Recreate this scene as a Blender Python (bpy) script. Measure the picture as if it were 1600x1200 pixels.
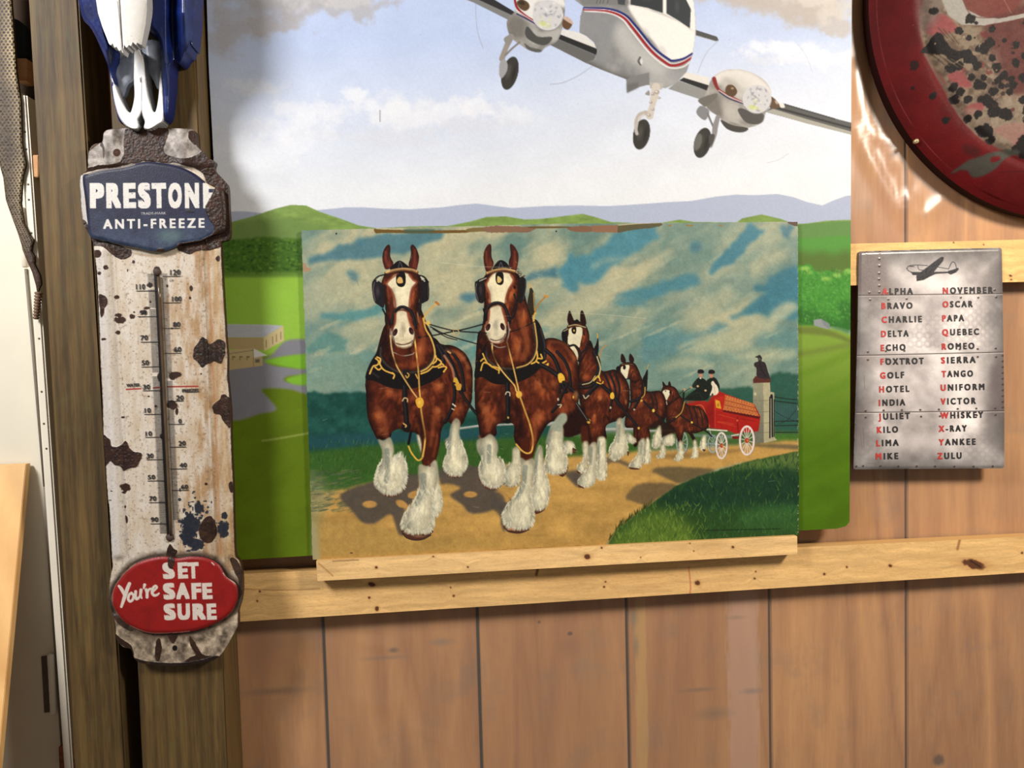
import bpy, bmesh, math, random
import numpy as np
from mathutils import Matrix, Vector

# ---------------------------------------------------------------- camera, light, exposure
SC = bpy.context.scene
for o in list(bpy.data.objects): bpy.data.objects.remove(o)
COL = SC.collection
FPX = 1250.0                       # focal length for a 1600 x 1200 frame
CAM = np.array([0.0, -1.55, 1.62])
PITCH, YAW, ROLL = math.radians(3.005), math.radians(5.36), math.radians(-1.549)
_f = np.array([math.sin(YAW) * math.cos(PITCH), math.cos(YAW) * math.cos(PITCH), -math.sin(PITCH)])
_r = np.array([math.cos(YAW), -math.sin(YAW), 0.0]); _u = np.cross(_r, _f)
CR = math.cos(ROLL) * _r + math.sin(ROLL) * _u; CU = -math.sin(ROLL) * _r + math.cos(ROLL) * _u; CF = _f
cd = bpy.data.cameras.new('camera'); cam = bpy.data.objects.new('camera', cd); COL.objects.link(cam)
cd.sensor_fit = 'HORIZONTAL'; cd.sensor_width = 36.0; cd.lens = FPX * 36.0 / 1600.0; cd.clip_start = 0.02
M = Matrix.Identity(4)
for i in range(3): M[i][0], M[i][1], M[i][2], M[i][3] = CR[i], CU[i], -CF[i], CAM[i]
cam.matrix_world = M
SC.camera = cam
SC.view_settings.view_transform = 'Standard'; SC.view_settings.look = 'None'; SC.view_settings.gamma = 1.0
SC.view_settings.use_curve_mapping = False
SC.view_settings.exposure = 0.0
W = bpy.data.worlds.new('room_air'); SC.world = W; W.use_nodes = True
W.node_tree.nodes['Background'].inputs['Color'].default_value = (1.0, 0.93, 0.84, 1)
W.node_tree.nodes['Background'].inputs['Strength'].default_value = 0.2
def lamp(name, loc, aim, size, power, col):
    d = bpy.data.lights.new(name, 'AREA'); d.shape = 'DISK'; d.size = size; d.energy = power; d.color = col
    o = bpy.data.objects.new(name, d); COL.objects.link(o); o.location = loc
    o.rotation_euler = (Vector(aim) - Vector(loc)).to_track_quat('-Z', 'Y').to_euler()
    return o
lamp('ceiling_lamp', (-1.45, -1.45, 2.85), (-0.1, 0.0, 1.6), 0.6, 60, (1.0, 0.975, 0.955))
lamp('ceiling_lamp', (1.75, -1.45, 2.55), (0.35, 0.0, 1.4), 0.42, 56, (1.0, 0.90, 0.77))

def at(px, py, y=0.0):
    """trace coordinate -> the point where that sight line meets the upright plane at depth y"""
    px = np.asarray(px, float); py = np.asarray(py, float); y = np.asarray(y, float)
    a = (px - 800.0) / FPX; b = -(py - 600.0) / FPX
    d = a[..., None] * CR + b[..., None] * CU + CF
    t = (y - CAM[1]) / d[..., 1]
    return CAM + d * t[..., None]
def trace(p):
    """point(s) -> trace coordinate"""
    q = np.asarray(p, float) - CAM
    z = q @ CF
    return 800.0 + FPX * (q @ CR) / z, 600.0 - FPX * (q @ CU) / z
# ---------------------------------------------------------------- painter (fills a small colour grid that becomes a mesh's vertex colours)
def hx(c):
    return np.array(c, np.float32) / 255.0
def smooth(pts, closed=False, n=6):
    P = np.array(pts, float)
    if len(P) < 3: return P
    if closed:
        Q = np.vstack([P[-1:], P, P[:2]])
    else:
        Q = np.vstack([2 * P[:1] - P[1:2], P, 2 * P[-1:] - P[-2:-1]])
    out = []
    t = np.linspace(0, 1, n, endpoint=False)[:, None]
    for i in range(1, len(Q) - 2):
        a, b, c, d = Q[i - 1], Q[i], Q[i + 1], Q[i + 2]
        out.append(0.5 * (2 * b + (c - a) * t + (2 * a - 5 * b + 4 * c - d) * t * t + (3 * b - a - 3 * c + d) * t ** 3))
    out = np.vstack(out)
    return out if closed else np.vstack([out, P[-1:]])
def frame(x0, y0, s):
    def f(*v):
        return [(x0 + v[i] / s, y0 + v[i + 1] / s) for i in range(0, len(v), 2)]
    return f
def P(*v):
    return [(v[i], v[i + 1]) for i in range(0, len(v), 2)]
def _lat(seed, n=64):
    return np.random.RandomState(seed).rand(n, n).astype(np.float32)
_LC = {}
def vnoise(X, Y, seed):
    if seed not in _LC: _LC[seed] = _lat(seed)
    L = _LC[seed]
    xi = np.floor(X).astype(int); yi = np.floor(Y).astype(int)
    fx = X - xi; fy = Y - yi
    fx = fx * fx * (3 - 2 * fx); fy = fy * fy * (3 - 2 * fy)
    a = L[yi & 63, xi & 63]; b = L[yi & 63, (xi + 1) & 63]; c = L[(yi + 1) & 63, xi & 63]; d = L[(yi + 1) & 63, (xi + 1) & 63]
    return ((a + (b - a) * fx) * (1 - fy) + (c + (d - c) * fx) * fy).astype(np.float32)
def fbm(X, Y, size, octv=4, seed=1):
    v = 0; amp = 1; tot = 0
    for o in range(octv):
        k = 2 ** o / size
        v = v + amp * vnoise(X * k + 17.3 * o, Y * k + 9.1 * o, seed + o); tot += amp; amp *= 0.55
    return v / tot
def blur(m, r):
    r = int(round(r))
    if r < 1: return m
    for _ in range(2):
        for ax in (0, 1):
            pad = [(0, 0)] * m.ndim; pad[ax] = (r + 1, r)
            c = np.cumsum(np.pad(m, pad, mode='edge'), axis=ax, dtype=np.float64)
            n = m.shape[ax]
            hi = np.take(c, np.arange(2 * r + 1, 2 * r + 1 + n), axis=ax); lo = np.take(c, np.arange(0, n), axis=ax)
            m = ((hi - lo) / (2 * r + 1)).astype(np.float32)
    return m
class Canvas:
    def __init__(s, x0, y0, x1, y1, k, col=(128, 128, 128)):
        s.x0, s.y0, s.k = x0, y0, k
        s.W = int(round((x1 - x0) * k)) + 1; s.H = int(round((y1 - y0) * k)) + 1
        s.rgb = np.empty((s.H, s.W, 3), np.float32); s.rgb[:] = hx(col)
        s.X, s.Y = np.meshgrid(x0 + np.arange(s.W) / k, y0 + np.arange(s.H) / k)
        s.X = s.X.astype(np.float32); s.Y = s.Y.astype(np.float32)
        s.clip = None; s.rnd = random.Random(7)
    def mask(s, polys, soft=0, ss=3):
        """even-odd coverage of closed polygons -> (slices, mask)"""
        k = s.k
        pad = 2 * soft * k + 2
        allp = np.vstack([np.array(p, float) for p in polys])
        ax = int(max(0, np.floor((allp[:, 0].min() - s.x0) * k - pad))); bx = int(min(s.W, np.ceil((allp[:, 0].max() - s.x0) * k + pad) + 1))
        ay = int(max(0, np.floor((allp[:, 1].min() - s.y0) * k - pad))); by = int(min(s.H, np.ceil((allp[:, 1].max() - s.y0) * k + pad) + 1))
        if bx <= ax or by <= ay: return None
        w, h = (bx - ax) * ss, (by - ay) * ss
        T = np.zeros((h, w + 1), np.int32)
        for p in polys:
            q = np.array(p, float)
            xs = ((q[:, 0] - s.x0) * k - ax + 0.5) * ss - 0.5; ys = ((q[:, 1] - s.y0) * k - ay + 0.5) * ss - 0.5
            for i in range(len(q)):
                xa, ya, xb, yb = xs[i - 1], ys[i - 1], xs[i], ys[i]
                if ya == yb: continue
                if ya > yb: xa, ya, xb, yb = xb, yb, xa, ya
                r0 = max(0, int(np.ceil(ya))); r1 = min(h - 1, int(np.ceil(yb)) - 1)
                if r1 < r0: continue
                r = np.arange(r0, r1 + 1)
                xc = xa + (r - ya) * (xb - xa) / (yb - ya)
                np.add.at(T, (r, np.clip(np.ceil(xc), 0, w).astype(int)), 1)
        M = (np.cumsum(T[:, :w], axis=1) & 1).astype(np.float32)
        M = M.reshape(by - ay, ss, bx - ax, ss).mean(axis=(1, 3))
        if soft: M = blur(M, soft * k / 1.2)
        return (slice(ay, by), slice(ax, bx)), M
    def put(s, sl, M, col, a=1.0):
        if s.clip is not None: M = M * s.clip[sl]
        M = (M * a)[..., None]
        c = col if isinstance(col, np.ndarray) else hx(col)
        s.rgb[sl] = s.rgb[sl] * (1 - M) + c * M
    def fill(s, pts, col, soft=0, a=1.0, sm=True, rough=0, rs=6, seed=3, col2=None):
        q = smooth(pts, True) if sm else np.array(pts, float)
        if rough:
            q = densify(q, 1.5)
            n = fbm(q[:, 0], q[:, 1], rs, 3, seed) - 0.5; n2 = fbm(q[:, 0], q[:, 1], rs, 3, seed + 20) - 0.5
            q = q + np.stack([n, n2], 1) * 2 * rough
        r = s.mask([q], soft)
        if r is None: return None
        sl, M = r
        c = hx(col)
        if col2 is not None:
            y = s.Y[sl]; t = np.clip((y - y.min()) / max(1e-6, y.max() - y.min()), 0, 1)[..., None]
            c = c * (1 - t) + hx(col2) * t
        s.put(sl, M, c, a)
        full = np.zeros((s.H, s.W), np.float32); full[sl] = M
        return full
    def stroke(s, pts, w, col, soft=0, a=1.0, sm=True, taper=0):
        q = smooth(pts, False) if sm else np.array(pts, float)
        n = len(q); ws = np.full(n, w / 2.0) if np.isscalar(w) else np.interp(np.linspace(0, 1, n), np.linspace(0, 1, len(w)), np.array(w) / 2.0)
        if taper: ws = ws * (1 - taper * np.linspace(0, 1, n))
        k = s.k; mw = ws.max() + soft * 2 + 2 / k
        ax = int(max(0, (q[:, 0].min() - mw - s.x0) * k)); bx = int(min(s.W, (q[:, 0].max() + mw - s.x0) * k + 2))
        ay = int(max(0, (q[:, 1].min() - mw - s.y0) * k)); by = int(min(s.H, (q[:, 1].max() + mw - s.y0) * k + 2))
        if bx <= ax or by <= ay: return
        M = np.zeros((by - ay, bx - ax), np.float32)
        e = max(soft, 0.5 / k)
        for i in range(n - 1):
            (xa, ya), (xb, yb) = q[i], q[i + 1]
            r = max(ws[i], ws[i + 1]) + e + 1 / k
            cx0 = int(max(ax, (min(xa, xb) - r - s.x0) * k)); cx1 = int(min(bx, (max(xa, xb) + r - s.x0) * k + 2))
            cy0 = int(max(ay, (min(ya, yb) - r - s.y0) * k)); cy1 = int(min(by, (max(ya, yb) + r - s.y0) * k + 2))
            if cx1 <= cx0 or cy1 <= cy0: continue
            X = s.X[cy0:cy1, cx0:cx1]; Y = s.Y[cy0:cy1, cx0:cx1]
            dx, dy = xb - xa, yb - ya; L = dx * dx + dy * dy + 1e-12
            t = np.clip(((X - xa) * dx + (Y - ya) * dy) / L, 0, 1)
            d = np.sqrt((X - xa - t * dx) ** 2 + (Y - ya - t * dy) ** 2)
            m = np.clip((ws[i] + (ws[i + 1] - ws[i]) * t - d) / (2 * e) + 0.5, 0, 1)
            v = M[cy0 - ay:cy1 - ay, cx0 - ax:cx1 - ax]; np.maximum(v, m, out=v)
        s.put((slice(ay, by), slice(ax, bx)), M, col, a)
    def blob(s, cx, cy, rx, ry, col, a=1.0, soft=0.5, rot=0, rough=0, seed=5, rs=None):
        """ellipse; soft = share of the radius that fades"""
        R = max(rx, ry) * (1.3 + rough); k = s.k
        ax = int(max(0, (cx - R - s.x0) * k)); bx = int(min(s.W, (cx + R - s.x0) * k + 2))
        ay = int(max(0, (cy - R - s.y0) * k)); by = int(min(s.H, (cy + R - s.y0) * k + 2))
        if bx <= ax or by <= ay: return
        sl = (slice(ay, by), slice(ax, bx)); X = s.X[sl] - cx; Y = s.Y[sl] - cy
        c, n = math.cos(rot), math.sin(rot)
        d = np.sqrt(((X * c + Y * n) / rx) ** 2 + ((-X * n + Y * c) / ry) ** 2)
        if rough: d = d + (fbm(s.X[sl], s.Y[sl], rs or min(rx, ry) * 0.9, 4, seed) - 0.5) * 2 * rough
        e = max(soft, 0.7 / k / min(rx, ry))
        m = np.clip((1 - d) / e + (0.0 if soft > 0.25 else 0.5), 0, 1); m = m * m * (3 - 2 * m)
        s.put(sl, m, col, a)
    def hairs(s, n, pick, ang, ln, w, cols, a=0.8, bend=0.0, soft=0):
        """n short brush hairs; pick() gives a root, ang(x, y) a direction"""
        for _ in range(n):
            x, y = pick(); t = ang(x, y); l = ln * s.rnd.uniform(0.6, 1.3)
            dx, dy = math.cos(t) * l, math.sin(t) * l; b = s.rnd.uniform(-bend, bend) * l
            s.stroke([(x, y), (x + dx * 0.5 - dy / max(l, 1e-6) * b, y + dy * 0.5 + dx / max(l, 1e-6) * b), (x + dx, y + dy)], [w, w * 0.8, w * 0.2], s.rnd.choice(cols), soft=soft, a=a, sm=False)
    def fringe(s, pts, ln, w, cols, n, jit=0.35, dirf=None, a=0.9):
        """hairs standing out along a line, to its left by default"""
        q = smooth(pts, False, 10)
        for _ in range(n):
            i = s.rnd.randrange(len(q) - 1); u = s.rnd.random()
            x, y = q[i] + (q[i + 1] - q[i]) * u; tx, ty = q[i + 1] - q[i]
            t = dirf if dirf is not None else math.atan2(-tx, ty)
            t += s.rnd.uniform(-jit, jit); l = ln * s.rnd.uniform(0.5, 1.2)
            s.stroke([(x - math.cos(t) * l * 0.4, y - math.sin(t) * l * 0.4), (x + math.cos(t) * l * 0.6, y + math.sin(t) * l * 0.6)], [w, w * 0.3], s.rnd.choice(cols), a=a, sm=False)
    def speckle(s, n, box, r0, r1, cols, a=0.9, inside=None):
        for _ in range(n):
            x = s.rnd.uniform(box[0], box[2]); y = s.rnd.uniform(box[1], box[3])
            if inside is not None and not inside(x, y): continue
            r = r0 + (r1 - r0) * s.rnd.random() ** 3
            s.blob(x, y, r * s.rnd.uniform(0.7, 1.4), r, s.rnd.choice(cols), a, 0.4, rough=0.35 if r > 1.2 else 0, seed=s.rnd.randrange(40))
    def grain(s, amt, size=2.0, seed=11, sl=None):
        n = fbm(s.X, s.Y, size, 2, seed) - 0.5
        s.rgb *= (1 + n * 2 * amt)[..., None]
def densify(q, step):
    q = np.array(q, float); out = []
    for i in range(len(q)):
        a, b = q[i], q[(i + 1) % len(q)]
        m = max(1, int(np.hypot(*(b - a)) / step))
        out.append(a + (b - a) * (np.arange(m) / m)[:, None])
    return np.vstack(out)
# ---------------------------------------------------------------- the horse team print
A = frame(560, 360, 4.8); B = frame(560, 600, 4.6154); C_ = frame(720, 360, 4.8); D = frame(720, 600, 4.6154)
E_ = frame(860, 470, 4.0); F = frame(1000, 530, 5.716); G = frame(900, 680, 4.4444); HH = frame(460, 330, 4.0); K = frame(760, 330, 2.7586)
BLK = (30, 27, 28); BRN = (78, 38, 25); BRL = (140, 76, 44); BRD = (46, 24, 19); HIL = (188, 128, 86); WHT = (214, 207, 178); GRY = (158, 160, 144); GLD = (200, 158, 74); HOOF = (92, 58, 44)
def paint_poster(k=1.3):
    c = Canvas(466, 343, 1252, 880, k, (176, 176, 150))
    X, Y = c.X, c.Y
    u = X * 0.86 - Y * 0.51; v = X * 0.51 + Y * 0.86
    n1 = fbm(u / 2.2, v, 46, 4, 3); n2 = fbm(X, Y, 90, 4, 8)
    t = np.clip((n1 - 0.36) * 3.4, 0, 1)[..., None]
    base = hx((106, 132, 124)) * (1 - t) + hx((178, 174, 144)) * t
    t2 = np.clip((n2 - 0.45) * 3, 0, 1)[..., None] * 0.45
    c.rgb[:] = base * (1 - t2) + hx((150, 160, 142)) * t2
    left = np.clip((640 - X) / 170, 0, 1) * np.clip((Y - 380) / 120, 0, 1)
    c.rgb[:] = c.rgb * (1 - 0.35 * left[..., None]) + hx((106, 142, 138)) * 0.35 * left[..., None]
    def streak(pts, w, col, a=0.95, soft=3, rough=9):
        q = smooth(pts); d = np.gradient(q, axis=0); nn = np.stack([-d[:, 1], d[:, 0]], 1); nn /= np.linalg.norm(nn, axis=1)[:, None] + 1e-9
        ww = np.interp(np.linspace(0, 1, len(q)), np.linspace(0, 1, len(w)), np.array(w) / 2)[:, None]
        poly = np.vstack([q + nn * ww, (q - nn * ww)[::-1]])
        c.fill(poly, col, soft, a, sm=False, rough=rough, rs=22, seed=int(pts[0][0]) % 37)
    BL = (74, 116, 130); BD = (50, 106, 122); TL = (88, 138, 140)
    streak(P(484, 410, 520, 398, 552, 392, 590, 388, 640, 376, 690, 364), [8, 16, 30, 34, 30, 14], BL, 0.85)
    streak(P(560, 380, 568, 372), [8, 14], BL, 0.6, 4)
    streak(P(545, 424, 552, 434, 556, 440), [10, 20, 8], BL, 0.75, 4)
    streak(P(500, 500, 540, 496, 585, 484, 610, 478), [8, 18, 20, 12], TL, 0.9)
    streak(P(478, 545, 510, 540, 545, 538), [12, 30, 18], (84, 132, 128), 0.8)
    streak(P(476, 590, 520, 566, 585, 556), [30, 24, 10], (110, 146, 138), 0.7)
    streak(P(720, 470, 735, 464, 748, 462), [6, 18, 10], BL, 0.85, 4)
    streak(P(735, 538, 760, 528, 745, 556), [10, 24, 18], TL, 0.8, 4)
    streak(P(700, 545, 722, 540, 738, 570), [12, 26, 26], TL, 0.7, 5)
    streak(P(818, 436, 850, 430, 870, 428), [8, 14, 14], BL, 0.9)
    streak(P(874, 432, 905, 424, 940, 404, 985, 376, 1030, 358), [26, 44, 40, 36, 22], (80, 132, 146), 0.95, 4)
    streak(P(888, 428, 893, 410, 895, 392), [26, 14, 5], (80, 132, 146), 0.9, 3)
    streak(P(884, 440, 896, 446, 908, 440), [10, 20, 16], (80, 132, 146), 0.9, 3)
    streak(P(968, 474, 992, 464, 1030, 452, 1062, 442, 1092, 432), [16, 22, 16, 26, 20], (78, 128, 140), 0.92, 4)
    streak(P(1112, 428, 1132, 410, 1158, 388, 1172, 368, 1182, 352), [8, 14, 20, 22, 24], (70, 122, 138), 0.95, 3)
    streak(P(1172, 372, 1186, 366), [10, 6], (70, 122, 138), 0.9, 3)
    streak(P(1076, 392, 1086, 386, 1090, 380), [6, 16, 10], BL, 0.8, 4)
    streak(P(1222, 352, 1228, 360, 1238, 350), [10, 16, 10], BL, 0.9, 3)
    c.fill(K(1150, 325, 1200, 318, 1225, 280, 1345, 250, 1345, 460, 1180, 440, 1120, 440, 1200, 360, 1160, 350), (62, 116, 132), 4, 0.95, rough=5, rs=16)
    streak(P(1138, 494, 1165, 486, 1196, 474, 1222, 466), [8, 16, 26, 40], (66, 118, 132), 0.9, 4)
    streak(P(1000, 556, 1030, 546, 1070, 536, 1110, 520, 1140, 508), [22, 28, 26, 18, 8], (92, 132, 138), 0.9, 5)
    streak(P(960, 476, 985, 472, 1012, 472), [8, 14, 8], (96, 136, 140), 0.85, 5)
    streak(P(1005, 536, 1040, 520, 1062, 516), [24, 22, 10], (84, 130, 138), 0.85, 5)
    streak(P(1080, 570, 1120, 560, 1170, 560), [12, 16, 10], (104, 138, 134), 0.7, 6)
    streak(P(1180, 540, 1210, 530, 1246, 528), [14, 22, 30], (92, 130, 132), 0.8, 6)
    for pts, w in ((P(1168, 512, 1190, 508, 1212, 512), [14, 22, 12]), (P(1030, 575, 1075, 566, 1120, 572), [10, 16, 10]), (P(1060, 545, 1110, 536, 1165, 530), [12, 26, 16]), (P(1150, 558, 1200, 556, 1244, 550), [8, 18, 14]), (P(1205, 500, 1232, 480, 1245, 476), [16, 20, 10]), (P(920, 415, 960, 408, 1000, 400), [4, 3, 2])):
        streak(pts, w, (188, 184, 152), 0.75, 5, 6)
    for x, y, rx, ry in ((640, 440, 60, 22), (560, 460, 50, 16), (700, 400, 60, 22), (860, 400, 60, 24), (1010, 420, 70, 20), (1120, 470, 60, 24), (1190, 410, 46, 22), (560, 512, 46, 12), (660, 500, 40, 24), (930, 480, 60, 20), (1080, 500, 60, 16)):
        c.blob(x, y, rx, ry, (180, 176, 146), 0.55, 0.9, -0.5, 0.5, int(x) % 31, 18)
    low = np.clip((Y - 470) / 120, 0, 1)[..., None] * .45; c.rgb[:] = c.rgb * (1 - low) + hx((112, 142, 132)) * low
    for i in range(46):
        x = c.rnd.uniform(480, 1240); y = c.rnd.uniform(480, 600); c.blob(x, y, c.rnd.uniform(14, 46), c.rnd.uniform(3, 8), c.rnd.choice([(186, 184, 154), (160, 170, 148), (96, 132, 130), (178, 178, 150)]), .5, .8, -.42, .6, i % 40, 9)
    c.fill(P(474, 582, 560, 560, 570, 600, 474, 622), (140, 160, 140), 8, 0.5)
    # ---- far trees and lawn
    c.fill(P(470, 616, 492, 612, 520, 616, 545, 611, 572, 614, 600, 640, 700, 650, 740, 640, 900, 640, 900, 720, 470, 720), (40, 84, 76), 2, 1, sm=False, rough=4, rs=9)
    n = fbm(X, Y, 14, 4, 31)
    m = ((Y > 612) & (Y < 722) & (X < 760)).astype(np.float32); m = blur(m, 3)
    c.rgb[:] = c.rgb + (n - 0.5)[..., None] * 0.16 * m[..., None] * hx((180, 255, 230))
    c.fill(P(470, 706, 560, 696, 640, 690, 800, 684, 1000, 674, 1000, 740, 470, 780), (64, 98, 46), 5, 1, sm=False)
    c.fill(P(470, 684, 540, 678, 620, 676, 780, 668, 780, 684, 600, 692, 470, 704), (44, 84, 90), 4, 0.85, sm=False)
    c.hairs(500, lambda: (c.rnd.uniform(470, 1000), c.rnd.uniform(690, 742)), lambda x, y: -1.57 + c.rnd.uniform(-.5, .5), 7, 1.4, [(84, 118, 52), (50, 86, 44), (92, 122, 60), (40, 74, 52)], 0.55)
    c.fill(F(560, 470, 680, 450, 740, 440, 850, 425, 960, 428, 1010, 430, 1160, 330, 1200, 310, 1260, 288, 1330, 300, 1420, 318, 1420, 960, 560, 960), (52, 92, 78), 2, 1, sm=False, rough=3, rs=7)
    c.fill(F(0, 470, 200, 455, 400, 470, 480, 440, 640, 470, 640, 900, 0, 900), (58, 92, 70), 3, 0.9, sm=False, rough=2)
    c.fill(F(60, 800, 800, 800, 1420, 830, 1420, 930, 700, 960, 0, 1000), (74, 104, 56), 4, 0.95, sm=False)
    c.fill(F(1190, 850, 1420, 850, 1420, 905, 1190, 910), (76, 116, 50), 2, 0.9, sm=False)
    # ---- sandy road
    road = P(466, 776, 490, 770, 540, 764, 590, 752, 700, 742, 800, 724, 900, 712, 1000, 706, 1090, 700, 1160, 694, 1252, 688, 1252, 706, 1230, 716, 1170, 722, 1120, 734, 1070, 750, 1020, 790, 985, 812, 950, 850, 946, 880, 466, 884)
    c.fill(road, (190, 152, 88), 3, 1, sm=False, rough=2, rs=10)
    n = fbm(X * 0.5, Y * 1.6, 26, 4, 41)
    m = blur(((Y > 735) & (X < 1060)).astype(np.float32), 4) * 1.0
    c.rgb[:] = c.rgb * (1 + (n - 0.5)[..., None] * 0.30 * m[..., None])
    c.fill(P(468, 800, 560, 815, 640, 838, 800, 850, 930, 846, 930, 884, 466, 886), (170, 142, 84), 8, 0.5, sm=False)
    c.fill(P(470, 740, 500, 748, 520, 780, 500, 800, 488, 884, 466, 884), (150, 150, 112), 10, 0.75, sm=False)
    c.hairs(260, lambda: (c.rnd.uniform(478, 560), c.rnd.uniform(735, 800)), lambda x, y: -0.2, 12, 2.5, [(94, 104, 80), (120, 116, 84), (74, 92, 78)], 0.35)
    # ---- cast shade of the team, part of the print
    SH = (92, 84, 76)
    c.fill(B(-120, 790, 0, 735, 120, 700, 350, 655, 440, 660, 430, 760, 360, 795, 400, 840, 330, 900, 260, 950, 220, 940, 130, 1000, 60, 1010, 0, 970, -120, 830), SH, 2, 0.95, rough=1.5)
    c.blob(577.6, 788, 14, 7, (188, 146, 86), 1, 0.4); c.blob(628, 788, 13, 7, (188, 146, 86), 1, 0.4, 0.5); c.blob(645, 773, 10, 6, (188, 146, 86), 1, 0.4, -0.4)
    c.fill(B(590, 720, 600, 600, 830, 590, 880, 640, 930, 700, 1000, 760, 1060, 800, 1130, 860, 1150, 930, 1080, 960, 1010, 900, 900, 930, 800, 930, 760, 880, 680, 820, 670, 790, 740, 750, 650, 720), SH, 2, 0.95, rough=1.5)
    c.blob(735, 772.5, 13, 6, (188, 146, 86), 1, 0.4); c.blob(785, 776, 17, 8, (188, 146, 86), 1, 0.4, 0.6)
    c.fill(B(250, 930, 330, 900, 330, 1080, 290, 1080, 265, 1010), SH, 2, 0.9)
    c.fill(D(230, 780, 300, 800, 330, 900, 320, 1060, 290, 1020, 280, 950, 200, 860), SH, 2, 0.9)
    c.fill(D(740, 640, 830, 620, 923, 610, 923, 700, 850, 740, 790, 680), SH, 2, 0.8)
    c.fill(E_(100, 1090, 180, 1080, 190, 1160, 150, 1150), SH, 2, 0.8)
    c.fill(E_(230, 1060, 360, 980, 500, 1020, 500, 1045, 400, 1010), SH, 2, 0.8)
    c.fill(G(530, 250, 600, 220, 760, 220, 960, 238, 860, 290, 720, 335, 610, 290), (104, 92, 68), 2, 0.92, rough=1.5)
    c.fill(G(345, 445, 380, 380, 470, 335, 690, 345, 570, 440, 490, 485, 400, 460), (112, 96, 70), 2, 0.92, rough=1.5)
    c.fill(F(100, 1040, 300, 1020, 520, 1010, 700, 1000, 900, 980, 900, 1000, 600, 1040, 300, 1070), (126, 102, 66), 3, 0.7)
    c.fill(F(1010, 935, 1420, 945, 1420, 985, 1010, 955), (108, 98, 74), 2, 0.9)
    # ---- grass bank lower right
    bank = G(180, 900, 235, 735, 290, 640, 430, 540, 560, 450, 700, 350, 870, 280, 1010, 240, 1220, 175, 1560, 110, 1580, 900)
    gm = c.fill(bank, (54, 82, 44), 0.6, 1, sm=False, rough=1.2, rs=5)
    c.clip = gm
    c.fill(G(1010, 240, 1220, 175, 1560, 110, 1560, 230, 1250, 240), (98, 120, 66), 5, 0.9)
    c.fill(G(560, 470, 700, 350, 900, 275, 1250, 240, 1560, 260, 1560, 500, 1200, 500, 800, 520), (36, 66, 50), 8, 0.85)
    c.fill(G(230, 740, 450, 560, 640, 540, 800, 640, 760, 800, 200, 800), (104, 128, 54), 10, 0.8)
    c.fill(G(1180, 520, 1580, 480, 1580, 640, 1180, 640), (70, 112, 62), 8, 0.6)
    dark = [(34, 62, 46), (44, 76, 44), (60, 94, 44), (28, 54, 44)]
    def gcol(x, y):
        return None
    for _ in range(1500):
        x = c.rnd.uniform(950, 1250); y = c.rnd.uniform(712, 850)
        g = (x - 900) * 4.444, (y - 680) * 4.444
        if g[1] > 480: cols = [(112, 140, 60), (136, 156, 74), (78, 110, 48), (58, 88, 42)] if g[0] < 900 else [(66, 106, 56), (84, 126, 66), (40, 78, 50), (52, 92, 54)]
        else: cols = dark + ([(96, 128, 56), (110, 134, 62)] if c.rnd.random() < 0.25 else [])
        l = 9; a = -1.57 + c.rnd.uniform(-0.7, 0.7)
        c.stroke([(x, y), (x + math.cos(a) * l * .5 + c.rnd.uniform(-1, 1), y + math.sin(a) * l * .5), (x + math.cos(a) * l, y + math.sin(a) * l)], [1.5, 1.1, 0.4], c.rnd.choice(cols), a=0.6, sm=False)
    c.clip = None
    c.hairs(60, lambda: (lambda q: (900 + q / 4.444, 680 + np.interp(q, [225, 290, 430, 560, 700], [735, 640, 540, 450, 350]) / 4.444))(c.rnd.uniform(225, 520)), lambda x, y: -1.4 + c.rnd.uniform(-.4, .4), 8, 1.6, [(60, 70, 36), (80, 84, 44)], 0.8)
    # ---- gate, pillar, eagle
    c.fill(F(1190, 560, 1410, 590, 1410, 740, 1190, 740), (66, 100, 96), 2, 0.7, sm=False)
    for x in range(1215, 1410, 16): c.stroke(F(x, 560, x, 735), 0.8, (44, 64, 62), a=0.7)
    for pts in (F(1150, 545, 1400, 575), F(1200, 515, 1330, 535, 1400, 540), F(1200, 735, 1410, 730), F(1150, 775, 1410, 768), F(1200, 832, 1410, 832)): c.stroke(pts, 1.3, (36, 44, 44))
    for pts in (F(1200, 640, 1300, 700, 1410, 740), F(1230, 760, 1320, 720, 1400, 620)): c.stroke(pts, 0.9, (40, 54, 54), a=0.8)
    c.fill(F(1010, 388, 1100, 384, 1106, 926, 1008, 932), (146, 146, 122), 0, 1, sm=False, col2=(112, 112, 98))
    c.fill(F(1100, 384, 1160, 380, 1164, 470, 1198, 476, 1204, 880, 1224, 900, 1106, 928), (172, 166, 136), 0, 1, sm=False)
    for y in (545, 645, 745, 830): c.stroke(F(1010, y, 1105, y + 4, 1162, y - 2), 0.8, (110, 106, 90), a=0.8)
    c.blob(1000 + 1028 / 5.716, 530 + 490 / 5.716, 3, 3.4, (196, 190, 160), 0.8, 0.6)
    c.stroke(F(1160, 520, 1160, 880), 2.2, (38, 42, 42)); c.stroke(F(1180, 520, 1182, 870), 2.6, (32, 36, 38)); c.stroke(F(1197, 540, 1197, 870), 1.5, (40, 44, 44))
    c.blob(1000 + 1175 / 5.716, 530 + 510 / 5.716, 2.6, 4, (36, 38, 38), 1, 0.3)
    c.fill(F(1008, 362, 1030, 330, 1150, 330, 1166, 352, 1166, 386, 1012, 392), (92, 52, 44), 0, 1, sm=False)
    c.fill(F(1032, 160, 1052, 146, 1072, 142, 1090, 168, 1086, 195, 1118, 212, 1140, 280, 1156, 348, 1100, 352, 1044, 332, 1040, 262, 1018, 236, 1026, 208, 1054, 198, 1050, 168), (54, 46, 50), 0, 1)
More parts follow.
